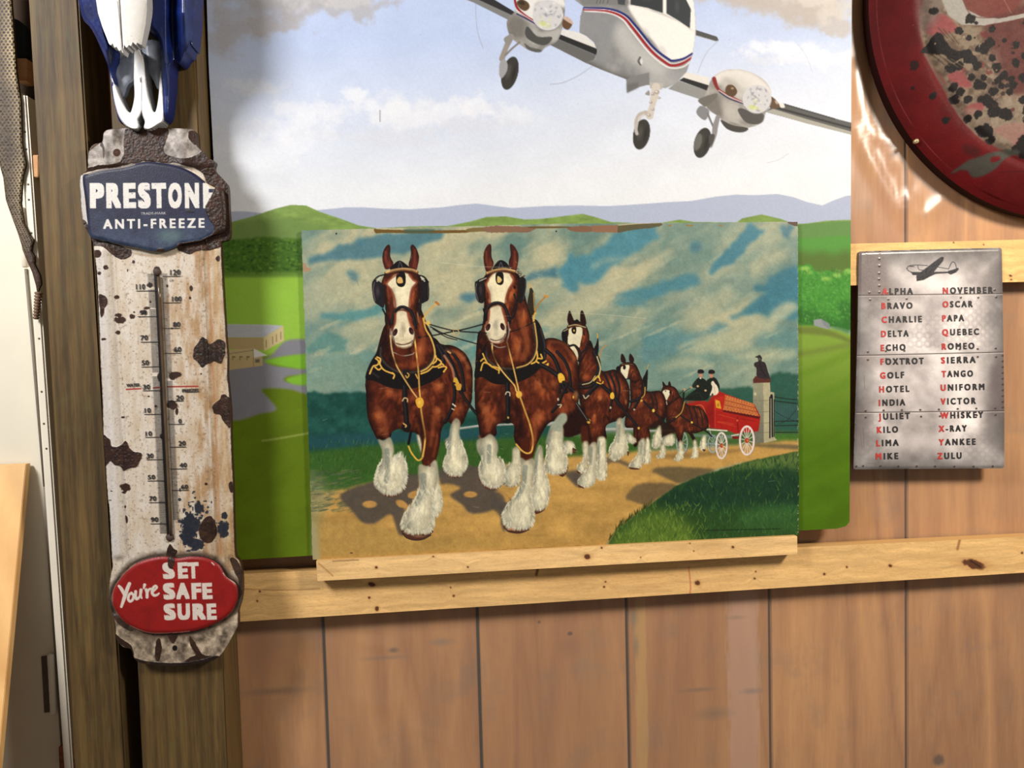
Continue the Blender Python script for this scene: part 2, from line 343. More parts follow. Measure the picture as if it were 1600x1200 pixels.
    c.stroke(F(1070, 215, 1090, 280, 1120, 330), 2, (34, 30, 34), a=0.7); c.blob(1000 + 1068 / 5.716, 530 + 178 / 5.716, 2.2, 3, (104, 98, 92), 0.8, 0.6)
    c.stroke(F(1034, 160, 1044, 158), 1.6, (30, 28, 30))
    # ---- wagon
    RD = (158, 40, 32)
    def wheel(x, y, rx, ry, col, hub, ns, w=2.2, a=1):
        cx, cy = 1000 + x / 5.716, 530 + y / 5.716; rx /= 5.716; ry /= 5.716
        ring = [(cx + rx * math.cos(t), cy + ry * math.sin(t)) for t in np.linspace(0, 2 * math.pi, 41)]
        for i in range(ns):
            t = 2 * math.pi * (i + .3) / ns
            c.stroke([(cx, cy), (cx + rx * math.cos(t), cy + ry * math.sin(t))], 1.1, col, a=a * .95)
        c.stroke([(px + .9, py + .3) for px, py in ring], w * .8, (104, 72, 68), a=a * .7, sm=False)
        c.stroke(ring, w, col, a=a, sm=False)
        c.blob(cx, cy, rx * .34, ry * .22, hub, a, 0.3); c.blob(cx + .8, cy, rx * .16, ry * .1, (200, 120, 70), a, 0.4)
    wheel(375, 925, 48, 98, (150, 168, 168), (110, 100, 90), 10, 2, .9); wheel(650, 935, 42, 76, (152, 170, 168), (120, 100, 90), 10, 2, .9)
    c.fill(F(480, 845, 600, 850, 700, 860, 880, 850, 880, 890, 480, 870), (110, 132, 126), 1, 0.8, sm=False)
    c.stroke(F(590, 935, 690, 935), 2, (132, 152, 152)); c.stroke(F(620, 800, 640, 880), 1.6, (150, 164, 160))
    c.fill(F(412, 575, 560, 552, 606, 560, 650, 500, 700, 462, 770, 490, 1020, 580, 1076, 690, 1058, 822, 850, 842, 782, 812, 620, 792, 590, 690, 550, 620, 430, 620), RD, 0, 1, sm=False)
    c.fill(F(560, 640, 664, 540, 668, 790, 620, 790, 590, 700), (136, 30, 28), 1, .8, sm=False)
    c.fill(F(664, 530, 768, 500, 745, 630, 664, 640), (176, 46, 34), 0.5, 1, sm=False)
    c.fill(F(668, 640, 1060, 720, 1056, 818, 850, 840, 782, 812, 668, 790), (164, 38, 32), 0.5, 1, sm=False)
    c.fill(F(672, 540, 712, 552, 726, 622, 680, 612), (204, 160, 50), 0, 1, sm=False); c.blob(1122, 633, 2.5, 4, (170, 110, 50), .8, .6)
    c.fill(F(764, 498, 1012, 574, 1062, 690, 742, 632), (186, 112, 66), 0, 1, sm=False)
    for r in range(7):
        f = r / 6
        a0 = np.array(F(762 - 16 * f, 502 + 128 * f)[0]); b0 = np.array(F(1012 + 50 * f, 578 + 108 * f)[0])
        for j in range(22):
            q = a0 + (b0 - a0) * (j + .5 * (r % 2)) / 22
            c.blob(q[0], q[1], 1.0, 0.8, (120, 54, 36) if (r + j) % 2 else (214, 150, 92), .8, .6)
    for r in (0.33, 0.66):
        c.stroke([F(762 - 16 * r, 502 + 128 * r)[0], F(1012 + 50 * r, 578 + 108 * r)[0]], 0.9, (120, 56, 36), a=.8)
    c.fill(F(742, 632, 1062, 690, 1078, 694, 1060, 712, 740, 648), (92, 26, 24), 0, 1, sm=False)
    for y0, y1 in ((672, 745), (740, 775)): c.stroke(F(700, y0, 780, y0 + 20, 850, y0 + 40), 1.0, (200, 110, 60), a=.5)
    c.stroke(F(690, 740, 760, 742, 840, 762), 1.4, (190, 92, 52), a=.55); c.stroke(F(900, 710, 1040, 735), .8, (110, 26, 24), a=.8); c.stroke(F(870, 690, 876, 830), 1.2, (110, 24, 24)); c.blob(1152, 657, 2.2, 2.4, (200, 120, 70), .8, .6)
    c.stroke(F(670, 530, 670, 790), 1, (206, 84, 56), a=.7); c.stroke(F(600, 806, 776, 818), 2.2, (206, 200, 184)); c.stroke(F(820, 862, 880, 850), 2, (200, 196, 184)); c.fill(F(822, 866, 890, 868, 885, 890, 828, 892), (120, 34, 30), 0, 1, sm=False)
    c.stroke(F(420, 560, 500, 556, 590, 556), 1.6, (150, 52, 44)); c.stroke(F(470, 600, 560, 600, 620, 780), 1.2, (200, 140, 90), a=.7)
    wheel(728, 950, 48, 114, (218, 208, 202), (168, 58, 40), 12, 2.6); wheel(955, 905, 62, 126, (220, 208, 202), (172, 60, 40), 14, 3)
    # ---- the two drivers and the dog
    GN = (32, 40, 34)
    c.fill(F(590, 380, 620, 350, 660, 340, 692, 370, 712, 430, 690, 480, 610, 500, 590, 440), GN, 0, 1)
    c.fill(F(465, 415, 510, 352, 545, 345, 590, 370, 600, 430, 620, 500, 580, 546, 420, 546, 400, 530, 440, 490, 500, 440), GN, 0, 1)
    c.stroke(F(500, 380, 475, 420, 510, 430), 3.2, (40, 50, 42)); c.stroke(F(440, 500, 520, 480, 560, 530), 2, (44, 56, 46), a=.7)
    for x, y, w in ((541, 322, 0), (638, 325, -1)):
        c.blob(1000 + x / 5.716, 530 + y / 5.716, 3.2, 4.4, (190, 130, 104), 1, .3)
        c.fill(F(x - 27, y - 34, x - 20, y - 50, x + 12, y - 52, x + 30, y - 38, x + 26, y - 20, x - 22, y - 22), (30, 28, 32), 0, 1)
        c.stroke(F(x - 24, y - 20, x, y - 16, x + 24, y - 20), 1, (52, 42, 40))
    c.blob(1000 + 541 / 5.716, 530 + 349 / 5.716, 1.7, 1.4, (220, 216, 200), 1, .4)
    for x, y in ((455, 432), (516, 420), (585, 458), (395, 450)): c.blob(1000 + x / 5.716, 530 + y / 5.716, 2.3, 1.9, (206, 170, 130), 1, .4)
    c.fill(F(634, 398, 642, 378, 656, 374, 668, 392, 690, 420, 702, 462, 690, 490, 660, 502, 648, 480, 634, 502, 624, 498, 642, 450, 644, 420), (216, 206, 184), 0, 1)
    c.blob(1000 + 640 / 5.716, 530 + 396 / 5.716, .8, .8, (60, 44, 40), 1, .5); c.stroke(F(664, 430, 672, 480), 1, (170, 156, 136), a=.8)
    for pts in (F(395, 450, 350, 490, 330, 500), F(455, 434, 400, 470, 390, 520), F(380, 460, 392, 540)): c.stroke(pts, 1, (50, 44, 36), a=.9)
    # ---- shaft poles between the pairs
    for a_, b_ in ((D(0, 320, 130, 302), 3.6), (D(255, 296, 380, 290), 3), (D(610, 292, 780, 285, 923, 278), 5), (E_(0, 768, 250, 758), 6), (E_(100, 815, 230, 800), 3), (E_(340, 806, 560, 800), 5.5), (E_(620, 815, 770, 810), 3.6), (F(60, 820, 300, 815), 3)):
        c.stroke(a_, b_, (166, 172, 164)); c.stroke([(x, y + b_ * .35 / 1) for x, y in a_], b_ * .3, (104, 112, 108), a=.7)
    # ---- small horses, farthest first; each list in its own zoom frame
    def body(pts, lights, darks, col=BRN):
        m = c.fill(pts, col, 0.4)
        c.clip = m
        for x, y, rx, ry, r, a in lights: c.blob(x, y, rx, ry, BRL, a, .9, r)
        for x, y, rx, ry, r, a in darks: c.blob(x, y, rx, ry, BRD, a, .9, r)
        qa = np.array(pts); bx0, by0 = qa.min(0); bx1, by1 = qa.max(0); sz = math.sqrt((bx1 - bx0) * (by1 - by0)); cxm = (bx0 + bx1) / 2
        def lay(x, y): return 1.57 + (x - cxm) / (bx1 - bx0) * -1.1 + c.rnd.uniform(-.35, .35)
        c.hairs(int(60 + sz * 2.2), lambda: (c.rnd.uniform(bx0, bx1), c.rnd.uniform(by0, by1)), lay, max(3, sz * .10), max(1.2, sz * .026), [(150, 82, 48), (112, 58, 36), (58, 28, 20), (44, 22, 17), (96, 48, 30), (132, 70, 42)], .34, .2, max(.6, sz * .008))
        hh_ = max(3.0, min(7.0, math.sqrt(float(m.sum())) / c.k / 14)); ed = np.clip(blur(m, hh_ * c.k) * 2 - 1, 0, 1); nn_ = fbm(X * .8 + Y * .5, Y, hh_ * 1.6, 4, 61) - .5
        f_ = 1 + m * ((.50 + .62 * ed) * (1 + .55 * nn_) - 1); c.rgb[:] = c.rgb * f_[..., None]
        c.clip = None
        return m
    def leg(pts, shade=None, hair=6, n=26, hoof=None):
        if hoof is not None: c.fill(hoof, HOOF, 0.3)
        m = c.fill(pts, WHT, 0.5)
        q = np.array(pts); x0, y0 = q.min(0); x1, y1 = q.max(0); w = x1 - x0; h = y1 - y0
        c.clip = m
        c.blob(x0 + w * .15, (y0 + y1) / 2 - h * .1, w * .32, h * .5, GRY, .75, .9)
        c.blob(x0 + w * .2, y1 - h * .12, w * .3, h * .12, GRY, .6, .9)
        ed = np.clip(blur(m, max(1.5, w * .16) * c.k) * 2 - 1, 0, 1); nn_ = fbm(X * 1.6, Y * .6, max(2.0, w * .25), 3, 67) - .5; f_ = 1 + m * ((.74 + .30 * ed) * (1 + .35 * nn_) - 1); c.rgb[:] = c.rgb * f_[..., None]
        if shade is not None: c.stroke(shade, w * .16, (128, 134, 124), 1.2, .7)
        c.hairs(int(n * 1.2), lambda: (c.rnd.uniform(x0, x1), c.rnd.uniform(y0 + h * .3, y1)), lambda x, y: 1.57 + c.rnd.uniform(-.6, .6), h * .12, max(.6, w * .04), [(232, 226, 200), (186, 184, 164), (200, 194, 168)], .5)
        c.clip = None
        if hair:
            qq = densify(smooth(q, True), 1.0); cx = (x0 + x1) / 2
            lo = qq[qq[:, 1] > y0 + h * .42]
            for _ in range(int(n * 1.6)):
                px, py = lo[c.rnd.randrange(len(lo))]
                t = math.atan2(h * .42, (px - cx) * 1.1) + c.rnd.uniform(-.35, .35); l = hair * c.rnd.uniform(.6, 1.2)
                c.stroke([(px - math.cos(t) * l * .7, py - math.sin(t) * l * .7), (px + math.cos(t) * l * .35, py + math.sin(t) * l * .35)], [1.5, .5], c.rnd.choice([(226, 220, 194), (206, 202, 178), (184, 182, 164)]), a=.75, sm=False)
    def trapp(pts, w, col=(52, 50, 54)):
        c.stroke(pts, w, BLK); c.stroke([(x - w * .15, y - w * .15) for x, y in pts], w * .35, col, a=.8)
    # fifth pair
    body(F(240, 600, 300, 520, 350, 500, 400, 560, 440, 590, 520, 600, 580, 650, 612, 740, 600, 800, 500, 840, 470, 840, 505, 910, 478, 915, 440, 850, 392, 832, 372, 925, 340, 915, 312, 832, 240, 760), [(1060, 652, 7, 8, 0, .7), (1095, 645, 8, 9, .4, .8), (1064, 672, 4, 9, 0, .6)], [(1046, 655, 4, 12, 0, .8), (1080, 675, 12, 4, 0, .7)])
    body(F(190, 470, 210, 420, 250, 412, 310, 430, 345, 480, 352, 520, 300, 560, 262, 592, 232, 584, 205, 500), [(1052, 615, 4, 6, 0, .7)], [(1058, 608, 5, 4, 0, .5)])
    for e in (F(206, 425, 200, 380, 212, 385, 230, 415), F(252, 412, 256, 380, 268, 380, 278, 415)): c.fill(e, BRD, 0)
    c.fill(F(200, 475, 225, 452, 265, 462, 262, 500, 240, 545, 243, 585, 228, 570, 212, 520), WHT, .3)
    c.blob(1000 + 192 / 5.716, 530 + 485 / 5.716, 2, 3.6, BLK, 1, .3); c.blob(1000 + 272 / 5.716, 530 + 475 / 5.716, 2, 3.6, BLK, 1, .3); c.blob(1000 + 228 / 5.716, 530 + 464 / 5.716, 1.1, 1.6, BLK, 1, .3)
    trapp(F(222, 540, 250, 560, 268, 590), 1.4); trapp(F(300, 470, 290, 540, 262, 570), 1.2); trapp(F(390, 480, 380, 620, 340, 690, 270, 740), 3); c.stroke(F(398, 560, 372, 650, 320, 700), 1.3, GLD)
    for dx in (0, 45, 90): trapp(F(430 + dx, 600, 460 + dx, 680, 470 + dx, 760), 1.8)
    trapp(F(360, 680, 450, 740, 600, 830, 640, 870), 2.2); c.blob(1081, 660, 2, 2.2, (224, 190, 90), 1, .4)
    leg(F(345, 920, 375, 915, 390, 1035, 362, 1086, 305, 1084, 322, 1048, 346, 1010), hair=2.5, n=12); leg(F(475, 910, 502, 905, 520, 1036, 492, 1062, 456, 1056, 477, 1000), hair=2.5, n=12); leg(F(556, 872, 592, 862, 590, 970, 570, 1000, 536, 968), hair=2.5, n=12)
    c.fill(F(556, 985, 585, 985, 575, 1004), HOOF, 0)
    leg(F(160, 790, 184, 786, 190, 900, 180, 960, 142, 972, 110, 930, 148, 860), hair=3, n=14); leg(F(190, 880, 240, 876, 300, 852, 306, 918, 255, 952, 200, 915), hair=3, n=12); leg(F(186, 960, 220, 958, 220, 1046, 196, 1060, 150, 1058, 160, 1036, 190, 1010), hair=2, n=12)
    c.fill(F(100, 760, 190, 740, 300, 780, 300, 850, 200, 880, 180, 800, 90, 800), BRD, 1, .9)
    # fourth pair
    body(F(-30, 470, 80, 468, 150, 470, 205, 510, 238, 610, 228, 700, 190, 750, 120, 740, 60, 800, 50, 905, 0, 930, -60, 930), [(1028, 628, 6, 14, -.2, .85), (1036, 650, 4, 6, 0, .7), (1000, 640, 8, 8, 0, .6)], [(1014, 655, 8, 8, 0, .7)])
    body(E_(500, 475, 555, 455, 582, 520, 590, 570, 690, 565, 725, 640, 715, 720, 690, 750, 622, 785, 622, 868, 545, 875, 535, 800, 470, 790, 470, 720, 500, 640), [(1000, 630, 8, 10, 0, .6), (1010, 650, 6, 8, 0, .7), (1032, 630, 6, 12, 0, .6)], [(990, 660, 8, 8, 0, .8), (992, 600, 5, 12, 0, .5)])
    body(E_(425, 415, 455, 388, 520, 388, 550, 430, 562, 480, 530, 515, 500, 495, 470, 480, 440, 448), [(988, 582, 4, 8, 0, .7)], [(982, 572, 6, 3, 0, .6)])
    for e in (E_(443, 382, 440, 345, 450, 330, 468, 360, 470, 385), E_(494, 378, 492, 345, 500, 330, 522, 360, 518, 385)): c.fill(e, BRD, 0)
    c.fill(E_(448, 410, 492, 402, 488, 440, 478, 485, 462, 475, 440, 440), WHT, .3); c.blob(966, 577, 3.6, 5, BLK, 1, .2); c.blob(975.5, 574, 2.4, 3.6, BLK, 1, .2)
    trapp(E_(445, 398, 490, 396, 520, 400), 1.6, GLD); trapp(E_(476, 490, 500, 480, 515, 440), 1.6)
    c.fill(E_(575, 500, 590, 460, 608, 430, 606, 520, 600, 560), BLK, 0); trapp(E_(585, 520, 580, 580, 550, 615, 505, 630), 5); c.stroke(E_(592, 540, 586, 590, 550, 622), 1.4, GLD); c.stroke(E_(604, 425, 612, 400), 1, GLD)
    for d in (0, 26): trapp(E_(620 + d, 570, 640 + d, 640, 640 + d, 690), 2)
    trapp(E_(585, 630, 645, 690, 720, 770), 3.2); c.blob(1021, 641.5, 2.4, 3, (226, 190, 90), 1, .3); c.blob(1002, 626, 2.8, 2.4, GLD, 1, .4); trapp(E_(560, 610, 520, 680), 4); c.blob(991, 640, 2, 2, (190, 180, 150), .9, .5)
    leg(E_(552, 882, 592, 866, 582, 1000, 552, 1050, 495, 1046, 500, 1012, 542, 970), E_(570, 890, 565, 960), 3, 18); leg(E_(596, 868, 620, 868, 626, 1000, 604, 1016, 582, 1004), None, 2.5, 12)
    leg(E_(672, 790, 690, 786, 690, 862, 662, 920, 636, 912, 640, 862), None, 3, 14); leg(E_(690, 900, 716, 896, 716, 968, 684, 986, 664, 972, 686, 950), None, 2, 10); leg(E_(695, 860, 765, 830, 775, 888, 740, 905, 700, 890), None, 3, 12)
    c.fill(E_(495, 1040, 560, 1050, 540, 1056, 500, 1052), HOOF, 0)
    # third pair
    c.fill(E_(80, 640, 230, 680, 240, 790, 190, 830, 80, 840), BRD, 1)
    body(E_(175, 400, 240, 250, 275, 310, 300, 400, 330, 440, 400, 430, 450, 460, 490, 530, 496, 620, 480, 700, 440, 742, 350, 780, 350, 862, 300, 850, 288, 895, 236, 905, 228, 760, 200, 690, 180, 610, 180, 520), [(915, 590, 12, 10, .5, .9), (936, 618, 10, 14, .3, .95), (972, 610, 9, 22, -.2, .85), (928, 655, 6, 12, .1, .9), (955, 600, 9, 12, 0, .7), (912, 560, 7, 12, 0, .7), (890+44, 690, 4, 8, 0, .6)], [(910, 640, 8, 14, 0, .8), (950, 655, 14, 10, 0, .85), (922, 680, 6, 16, 0, .5)])
    c.clip = None
    c.blob(938, 622, 5, 6, HIL, .6, .9); c.blob(978, 628, 3, 7, HIL, .6, .9); c.blob(929, 650, 3, 5, HIL, .5, .9)
    c.fill(E_(192, 790, 232, 790, 236, 890, 200, 895), BRN, .5)
    body(E_(100, 180, 112, 150, 150, 122, 215, 148, 240, 200, 242, 262, 220, 330, 190, 385, 165, 370, 150, 330, 110, 275, 92, 230), [(912, 528, 4, 12, .2, .9), (886, 540, 3, 8, 0, .7)], [(908, 510, 8, 4, 0, .6)])
    for e in (E_(105, 120, 112, 75, 122, 62, 136, 95, 150, 140, 118, 150), E_(186, 85, 192, 62, 204, 65, 220, 110, 222, 150, 190, 142)): c.fill(e, BRD, 0)
    c.fill(E_(145, 140, 165, 115, 185, 140), BLK, 0)
    c.fill(E_(122, 172, 190, 165, 200, 200, 188, 260, 178, 292, 128, 280, 104, 256, 114, 210), WHT, .4); c.fill(E_(118, 290, 150, 288, 172, 330, 168, 372, 150, 350), WHT, .4)
    c.stroke(E_(110, 160, 160, 152, 222, 168), 2.2, (60, 54, 46)); c.stroke(E_(112, 158, 160, 150, 220, 166), 1, (214, 196, 140))
    c.fill(E_(72, 195, 104, 176, 108, 268, 92, 266, 74, 248), BLK, 0); c.stroke(E_(84, 190, 110, 176), 1.2, (170, 160, 140)); c.fill(E_(134, 170, 160, 166, 160, 200, 148, 208, 134, 196), BLK, 0); c.blob(897, 516.5, 1.5, 2, (206, 176, 100), 1, .4)
    trapp(E_(112, 286, 150, 278, 180, 312, 190, 372), 3.4); trapp(E_(232, 260, 220, 300, 192, 330), 2.6); c.stroke(E_(208, 200, 214, 215), 2, BLK)
    c.fill(E_(270, 310, 285, 270, 298, 232, 302, 300, 290, 360), BLK, 0); c.stroke(E_(295, 232, 294, 205), 1.6, GLD); c.stroke(E_(305, 350, 320, 305, 350, 276), 1.8, (172, 130, 76))
    trapp(E_(275, 320, 300, 380, 298, 450, 262, 505, 190, 525), 6.5); c.stroke(E_(292, 350, 312, 420, 300, 480), 2, (190, 176, 130)); c.stroke(E_(280, 470, 250, 510, 200, 524), 1.4, (190, 176, 130))
    trapp(E_(180, 540, 230, 545, 290, 510), 4); trapp(E_(300, 520, 260, 560, 220, 600), 7); c.stroke(E_(206, 590, 218, 610, 240, 592), 1.5, (206, 194, 160))
    for q in (E_(280, 490, 300, 470, 312, 500), E_(290, 510, 320, 520, 330, 505), E_(285, 480, 270, 500)): c.stroke(q, 1.8, (220, 178, 76))
    for d in (0, 34, 66): trapp(E_(335 + d, 450 - d * .1, 372 + d * .9, 540, 384 + d * .6, 620), 3.4)
    trapp(E_(325, 530, 390, 592, 440, 660), 6); trapp(E_(440, 660, 500, 730, 555, 800), 4); c.fill(E_(376, 580, 392, 572, 400, 600, 388, 616, 374, 606), (222, 180, 70), 0); trapp(E_(385, 620, 370, 690), 3.4); c.blob(954, 637, 2, 2.6, (200, 190, 160), .9, .5); c.blob(998, 669, 2.4, 2.6, GLD, 1, .4); c.blob(920, 658, 4, 4, GLD, 1, .4)
    trapp(E_(150, 640, 200, 710, 250, 760), 3.4)
    leg(E_(200, 892, 236, 884, 238, 970, 214, 1064, 196, 1078, 166, 1060, 172, 1028, 205, 1000), None, 3, 22); leg(E_(296, 862, 344, 858, 350, 960, 352, 1096, 322, 1122, 292, 1104, 296, 980), E_(305, 880, 300, 980), 3, 30)
    leg(E_(242, 906, 288, 890, 292, 1030, 282, 1120, 250, 1160, 186, 1164, 172, 1120, 222, 1064, 242, 990), E_(255, 920, 250, 1020), 4, 34)
    c.fill(E_(175, 1150, 215, 1172, 180, 1166), HOOF, 0); c.fill(E_(165, 1060, 190, 1078, 172, 1078), HOOF, 0)
    leg(E_(415, 748, 446, 735, 460, 800, 482, 890, 482, 950, 448, 972, 412, 1000, 374, 985, 368, 925, 398, 880, 410, 830), E_(430, 780, 425, 880), 4, 34); leg(E_(480, 822, 510, 840, 536, 872, 520, 892, 490, 884, 474, 850), None, 3, 12)
    c.fill(E_(480, 940, 492, 950, 484, 972), HOOF, 0)
    # ---- right lead horse
    def big(CF, DF, right):
        return None
    body(C_(130, 780, 200, 830, 400, 1000, 540, 900, 640, 812, 740, 820, 820, 880, 870, 960, 888, 1100, 890, 1200) + D(856, 60, 850, 110, 838, 160, 800, 240, 700, 262, 640, 280, 600, 330, 545, 440, 505, 545, 440, 540, 430, 480, 385, 400, 380, 292, 310, 280, 258, 300, 252, 372, 150, 395, 128, 300, 104, 180, 100, 60) + C_(105, 1100),
         [(858, 552, 30, 16, .7, .8), (890, 580, 10, 26, -.2, .8), (838, 605, 26, 14, .6, .8), (842, 656, 13, 22, .4, .9), (762, 650, 16, 24, -.3, .9), (800, 610, 18, 10, .2, .5), (770, 600, 20, 10, 0, .6), (836, 690, 5, 26, .1, .7), (880, 640, 14, 20, .2, .6)],
         [(800, 640, 14, 30, 0, .85), (812, 670, 10, 26, 0, .9), (870, 655, 12, 18, .5, .8), (748, 620, 8, 16, 0, .6), (780, 680, 8, 20, 0, .6)])
    c.clip = None
    for x, y, rx, ry, r, a in ((842, 600, 10, 5, .9, .7), (760, 640, 5, 9, -.3, .75), (843, 650, 6, 8, .3, .75), (897, 560, 4, 12, -.2, .6), (772, 655, 4, 7, 0, .5), (866, 600, 5, 9, 0, .5), (750, 684, 3, 5, 0, .5)): c.blob(x, y, rx * 1.7, ry * 1.25, (156, 90, 54), a * .8, .9, r, .7, int(x * 3 + y) % 40, 5); c.blob(x, y, rx, ry * .8, HIL, a * .38, .9, r, .6, int(x + y) % 40, 4)
    leg(D(375, 470, 425, 456, 434, 560, 422, 715, 392, 735, 340, 738, 308, 706, 328, 600, 368, 560), None, 4, 40, hoof=D(308, 700, 330, 738, 370, 742, 422, 722, 420, 700))
    leg(D(560, 445, 590, 470, 600, 600, 640, 740, 634, 830, 610, 890, 560, 912, 510, 900, 505, 840, 525, 700, 530, 560), D(555, 480, 540, 600, 530, 700), 5, 60, hoof=D(500, 900, 530, 940, 590, 920, 612, 890, 600, 870, 510, 890))
    leg(D(618, 420, 640, 330, 660, 300, 735, 310, 740, 420, 768, 540, 760, 620, 712, 648, 660, 652, 612, 630, 600, 590, 618, 500), D(640, 340, 630, 440), 5, 60, hoof=D(690, 640, 720, 590, 768, 570, 772, 620, 740, 668, 712, 660))
    c.fill(D(650, 320, 676, 262, 720, 214, 760, 216, 766, 262, 738, 300, 720, 345), (154, 160, 142), 1)
    leg(D(744, 420, 775, 408, 812, 420, 822, 470, 795, 504, 756, 490), None, 4, 20); c.fill(D(808, 460, 832, 476, 822, 500, 806, 490), HOOF, 0)
    c.fill(D(445, 380, 510, 395, 540, 440, 505, 548, 440, 542, 430, 470), BRN, 1); c.stroke(D(520, 400, 500, 500), 3, BRL, 2, .7)
    leg(D(165, 388, 215, 362, 258, 408, 268, 470, 258, 530, 300, 545, 318, 606, 322, 690, 282, 742, 200, 746, 146, 694, 130, 600, 152, 540, 122, 480, 118, 410), D(205, 450, 200, 560), 5, 70, hoof=D(140, 680, 150, 720, 185, 756, 235, 764, 290, 742, 310, 700))
    leg(D(430, 540, 470, 552, 522, 540, 528, 640, 510, 790, 532, 960, 500, 1036, 420, 1050, 336, 1040, 302, 980, 300, 930, 340, 868, 396, 806, 438, 690), D(465, 600, 450, 720, 410, 820), 6, 90, hoof=D(316, 1010, 330, 1060, 380, 1076, 440, 1076, 490, 1050, 500, 1010))
    c.stroke(D(318, 1040, 350, 1066, 420, 1074, 490, 1052), 1.6, (70, 56, 54)); c.blob(798, 827, 10, 3, (190, 140, 110), .7, .8)
    body(C_(190, 330, 240, 296, 300, 290, 410, 316, 450, 370, 500, 560, 540, 680, 570, 860, 545, 970, 420, 1040, 300, 1030, 215, 970, 130, 860, 130, 770, 165, 700), [(808, 540, 11, 20, .25, 1), (820, 495, 7, 20, .2, 1), (795, 560, 12, 9, 0, .6), (775, 563, 16, 6, 0, .4)], [(766, 545, 12, 16, 0, .9), (800, 500, 8, 26, .1, .5), (752, 525, 8, 10, 0, .9)])
    c.blob(810, 545, 4, 10, HIL, .5, .95, .3); c.blob(818, 490, 3, 12, HIL, .5, .95, .1)
    body(C_(188, 330, 240, 298, 300, 294, 400, 310, 445, 370, 445, 480, 415, 565, 385, 640, 365, 730, 340, 800, 285, 845, 220, 838, 185, 780, 172, 690, 182, 560, 168, 480, 155, 400), [(758, 455, 5, 14, 0, .9), (800, 460, 8, 18, .3, 1), (793, 478, 6, 10, .3, 1)], [(810, 440, 5, 16, 0, .7), (757, 440, 4, 10, 0, .5), (805, 500, 5, 14, .2, .6)])
    c.blob(798, 462, 4, 10, (176, 104, 62), .8, .95, .3); c.blob(757, 445, 4, 7, (176, 104, 62), .7, .95, 0)
    for e in (C_(170, 200, 178, 150, 200, 112, 220, 102, 230, 130, 228, 200, 246, 240, 235, 285, 195, 312, 176, 260), C_(370, 110, 382, 102, 410, 130, 432, 180, 430, 240, 410, 310, 365, 272, 360, 230, 376, 180)):
        m = c.fill(e, (74, 36, 30), .3); c.clip = m; c.blob(np.mean([q[0] for q in e]) + 3, np.mean([q[1] for q in e]) + 12, 5, 16, (128, 66, 44), .7, .9); c.clip = None
    c.fill(C_(240, 292, 265, 245, 300, 222, 345, 245, 368, 292, 300, 300), BLK, .3); c.stroke(C_(285, 280, 300, 240, 315, 278), 1.6, (92, 92, 100), a=.8)
    c.fringe(C_(420, 290, 455, 340, 470, 350), 6, .9, [(70, 40, 30), (50, 30, 26)], 16, dirf=-.5)
    c.fill(C_(250, 322, 320, 315, 375, 330, 396, 378, 360, 440, 338, 500, 335, 545, 220, 545, 216, 490, 190, 410, 205, 375), (226, 216, 182), .6); c.stroke(C_(222, 430, 232, 530), 4, (180, 172, 150), 2, .7); c.blob(787, 452, 5, 14, (236, 226, 190), .6, .9)
    m = c.fill(C_(215, 592, 258, 568, 300, 572, 325, 640, 345, 720, 338, 795, 290, 842, 225, 834, 190, 780, 180, 715, 205, 660), (218, 206, 176), .5)
    c.clip = m; c.blob(774, 508, 6, 10, (160, 154, 136), .85, .9); c.blob(763, 522, 6, 7, (168, 160, 140), .7, .9); c.stroke(C_(200, 610, 190, 700), 7, (142, 74, 50), 2, .8); c.stroke(C_(330, 600, 352, 700), 6, (142, 74, 50), 2, .9); c.blob(776, 480, 8, 6, (186, 178, 152), .6, .9); c.clip = None
    for x, y, rr in ((203, 726, .35), (312, 722, -.35)): c.blob(720 + x / 4.8, 360 + y / 4.8, 3.4, 6, (58, 32, 34), 1, .35, rr); c.blob(720 + x / 4.8 + (2.8 if rr > 0 else -2.8), 360 + y / 4.8 + 1, 1.2, 4, (236, 226, 200), .8, .5)
    c.stroke(C_(228, 818, 270, 826, 315, 806, 335, 775), 1.4, (112, 84, 72)); c.stroke(C_(262, 680, 270, 740), 1.2, (132, 126, 112), a=.7)
    trapp(C_(190, 670, 192, 612, 225, 558, 278, 544, 325, 566, 355, 640, 368, 690), 5, (60, 56, 58)); trapp(C_(400, 480, 420, 560, 395, 640, 365, 680), 3); c.stroke(C_(170, 590, 182, 640, 180, 700), 2.6, BLK)
    c.stroke(C_(196, 322, 260, 300, 330, 293, 404, 308), 4.4, (120, 84, 56)); c.stroke(C_(198, 318, 260, 296, 330, 289, 404, 304), 2.6, (206, 170, 116))
    for i in range(22): x = 205 + i * 9.3; c.stroke(C_(x, 324 - math.sin(i / 21 * 3.14) * 26, x + 2, 308 - math.sin(i / 21 * 3.14) * 26 + 2), .7, (96, 64, 44), a=.8)
    c.fill(C_(105, 395, 125, 378, 150, 372, 180, 400, 186, 470, 170, 542, 130, 536, 112, 490), (40, 36, 38), .4); c.stroke(C_(118, 400, 112, 450, 130, 530), 1.3, (108, 104, 104), a=.9); c.blob(751, 453, 4, 12, (70, 62, 66), .8, .9); c.stroke(C_(130, 375, 190, 350, 215, 330), 2, BLK); c.stroke(C_(140, 380, 190, 358), 1.4, (200, 196, 180), a=.8)
    c.fill(C_(438, 362, 470, 352, 488, 375, 490, 430, 470, 520, 445, 548, 424, 520, 430, 440), (36, 32, 34), .4); c.stroke(C_(484, 380, 484, 440, 468, 515), 1, (86, 82, 84), a=.8); c.blob(804.5, 449, 3, 3.6, (40, 24, 22), 1, .5)
    c.fill(C_(268, 318, 314, 316, 322, 370, 316, 400, 296, 410, 270, 398, 260, 360), BLK, .3); c.fill(C_(275, 345, 292, 350, 308, 372, 292, 392, 274, 388), (208, 180, 116), .3)
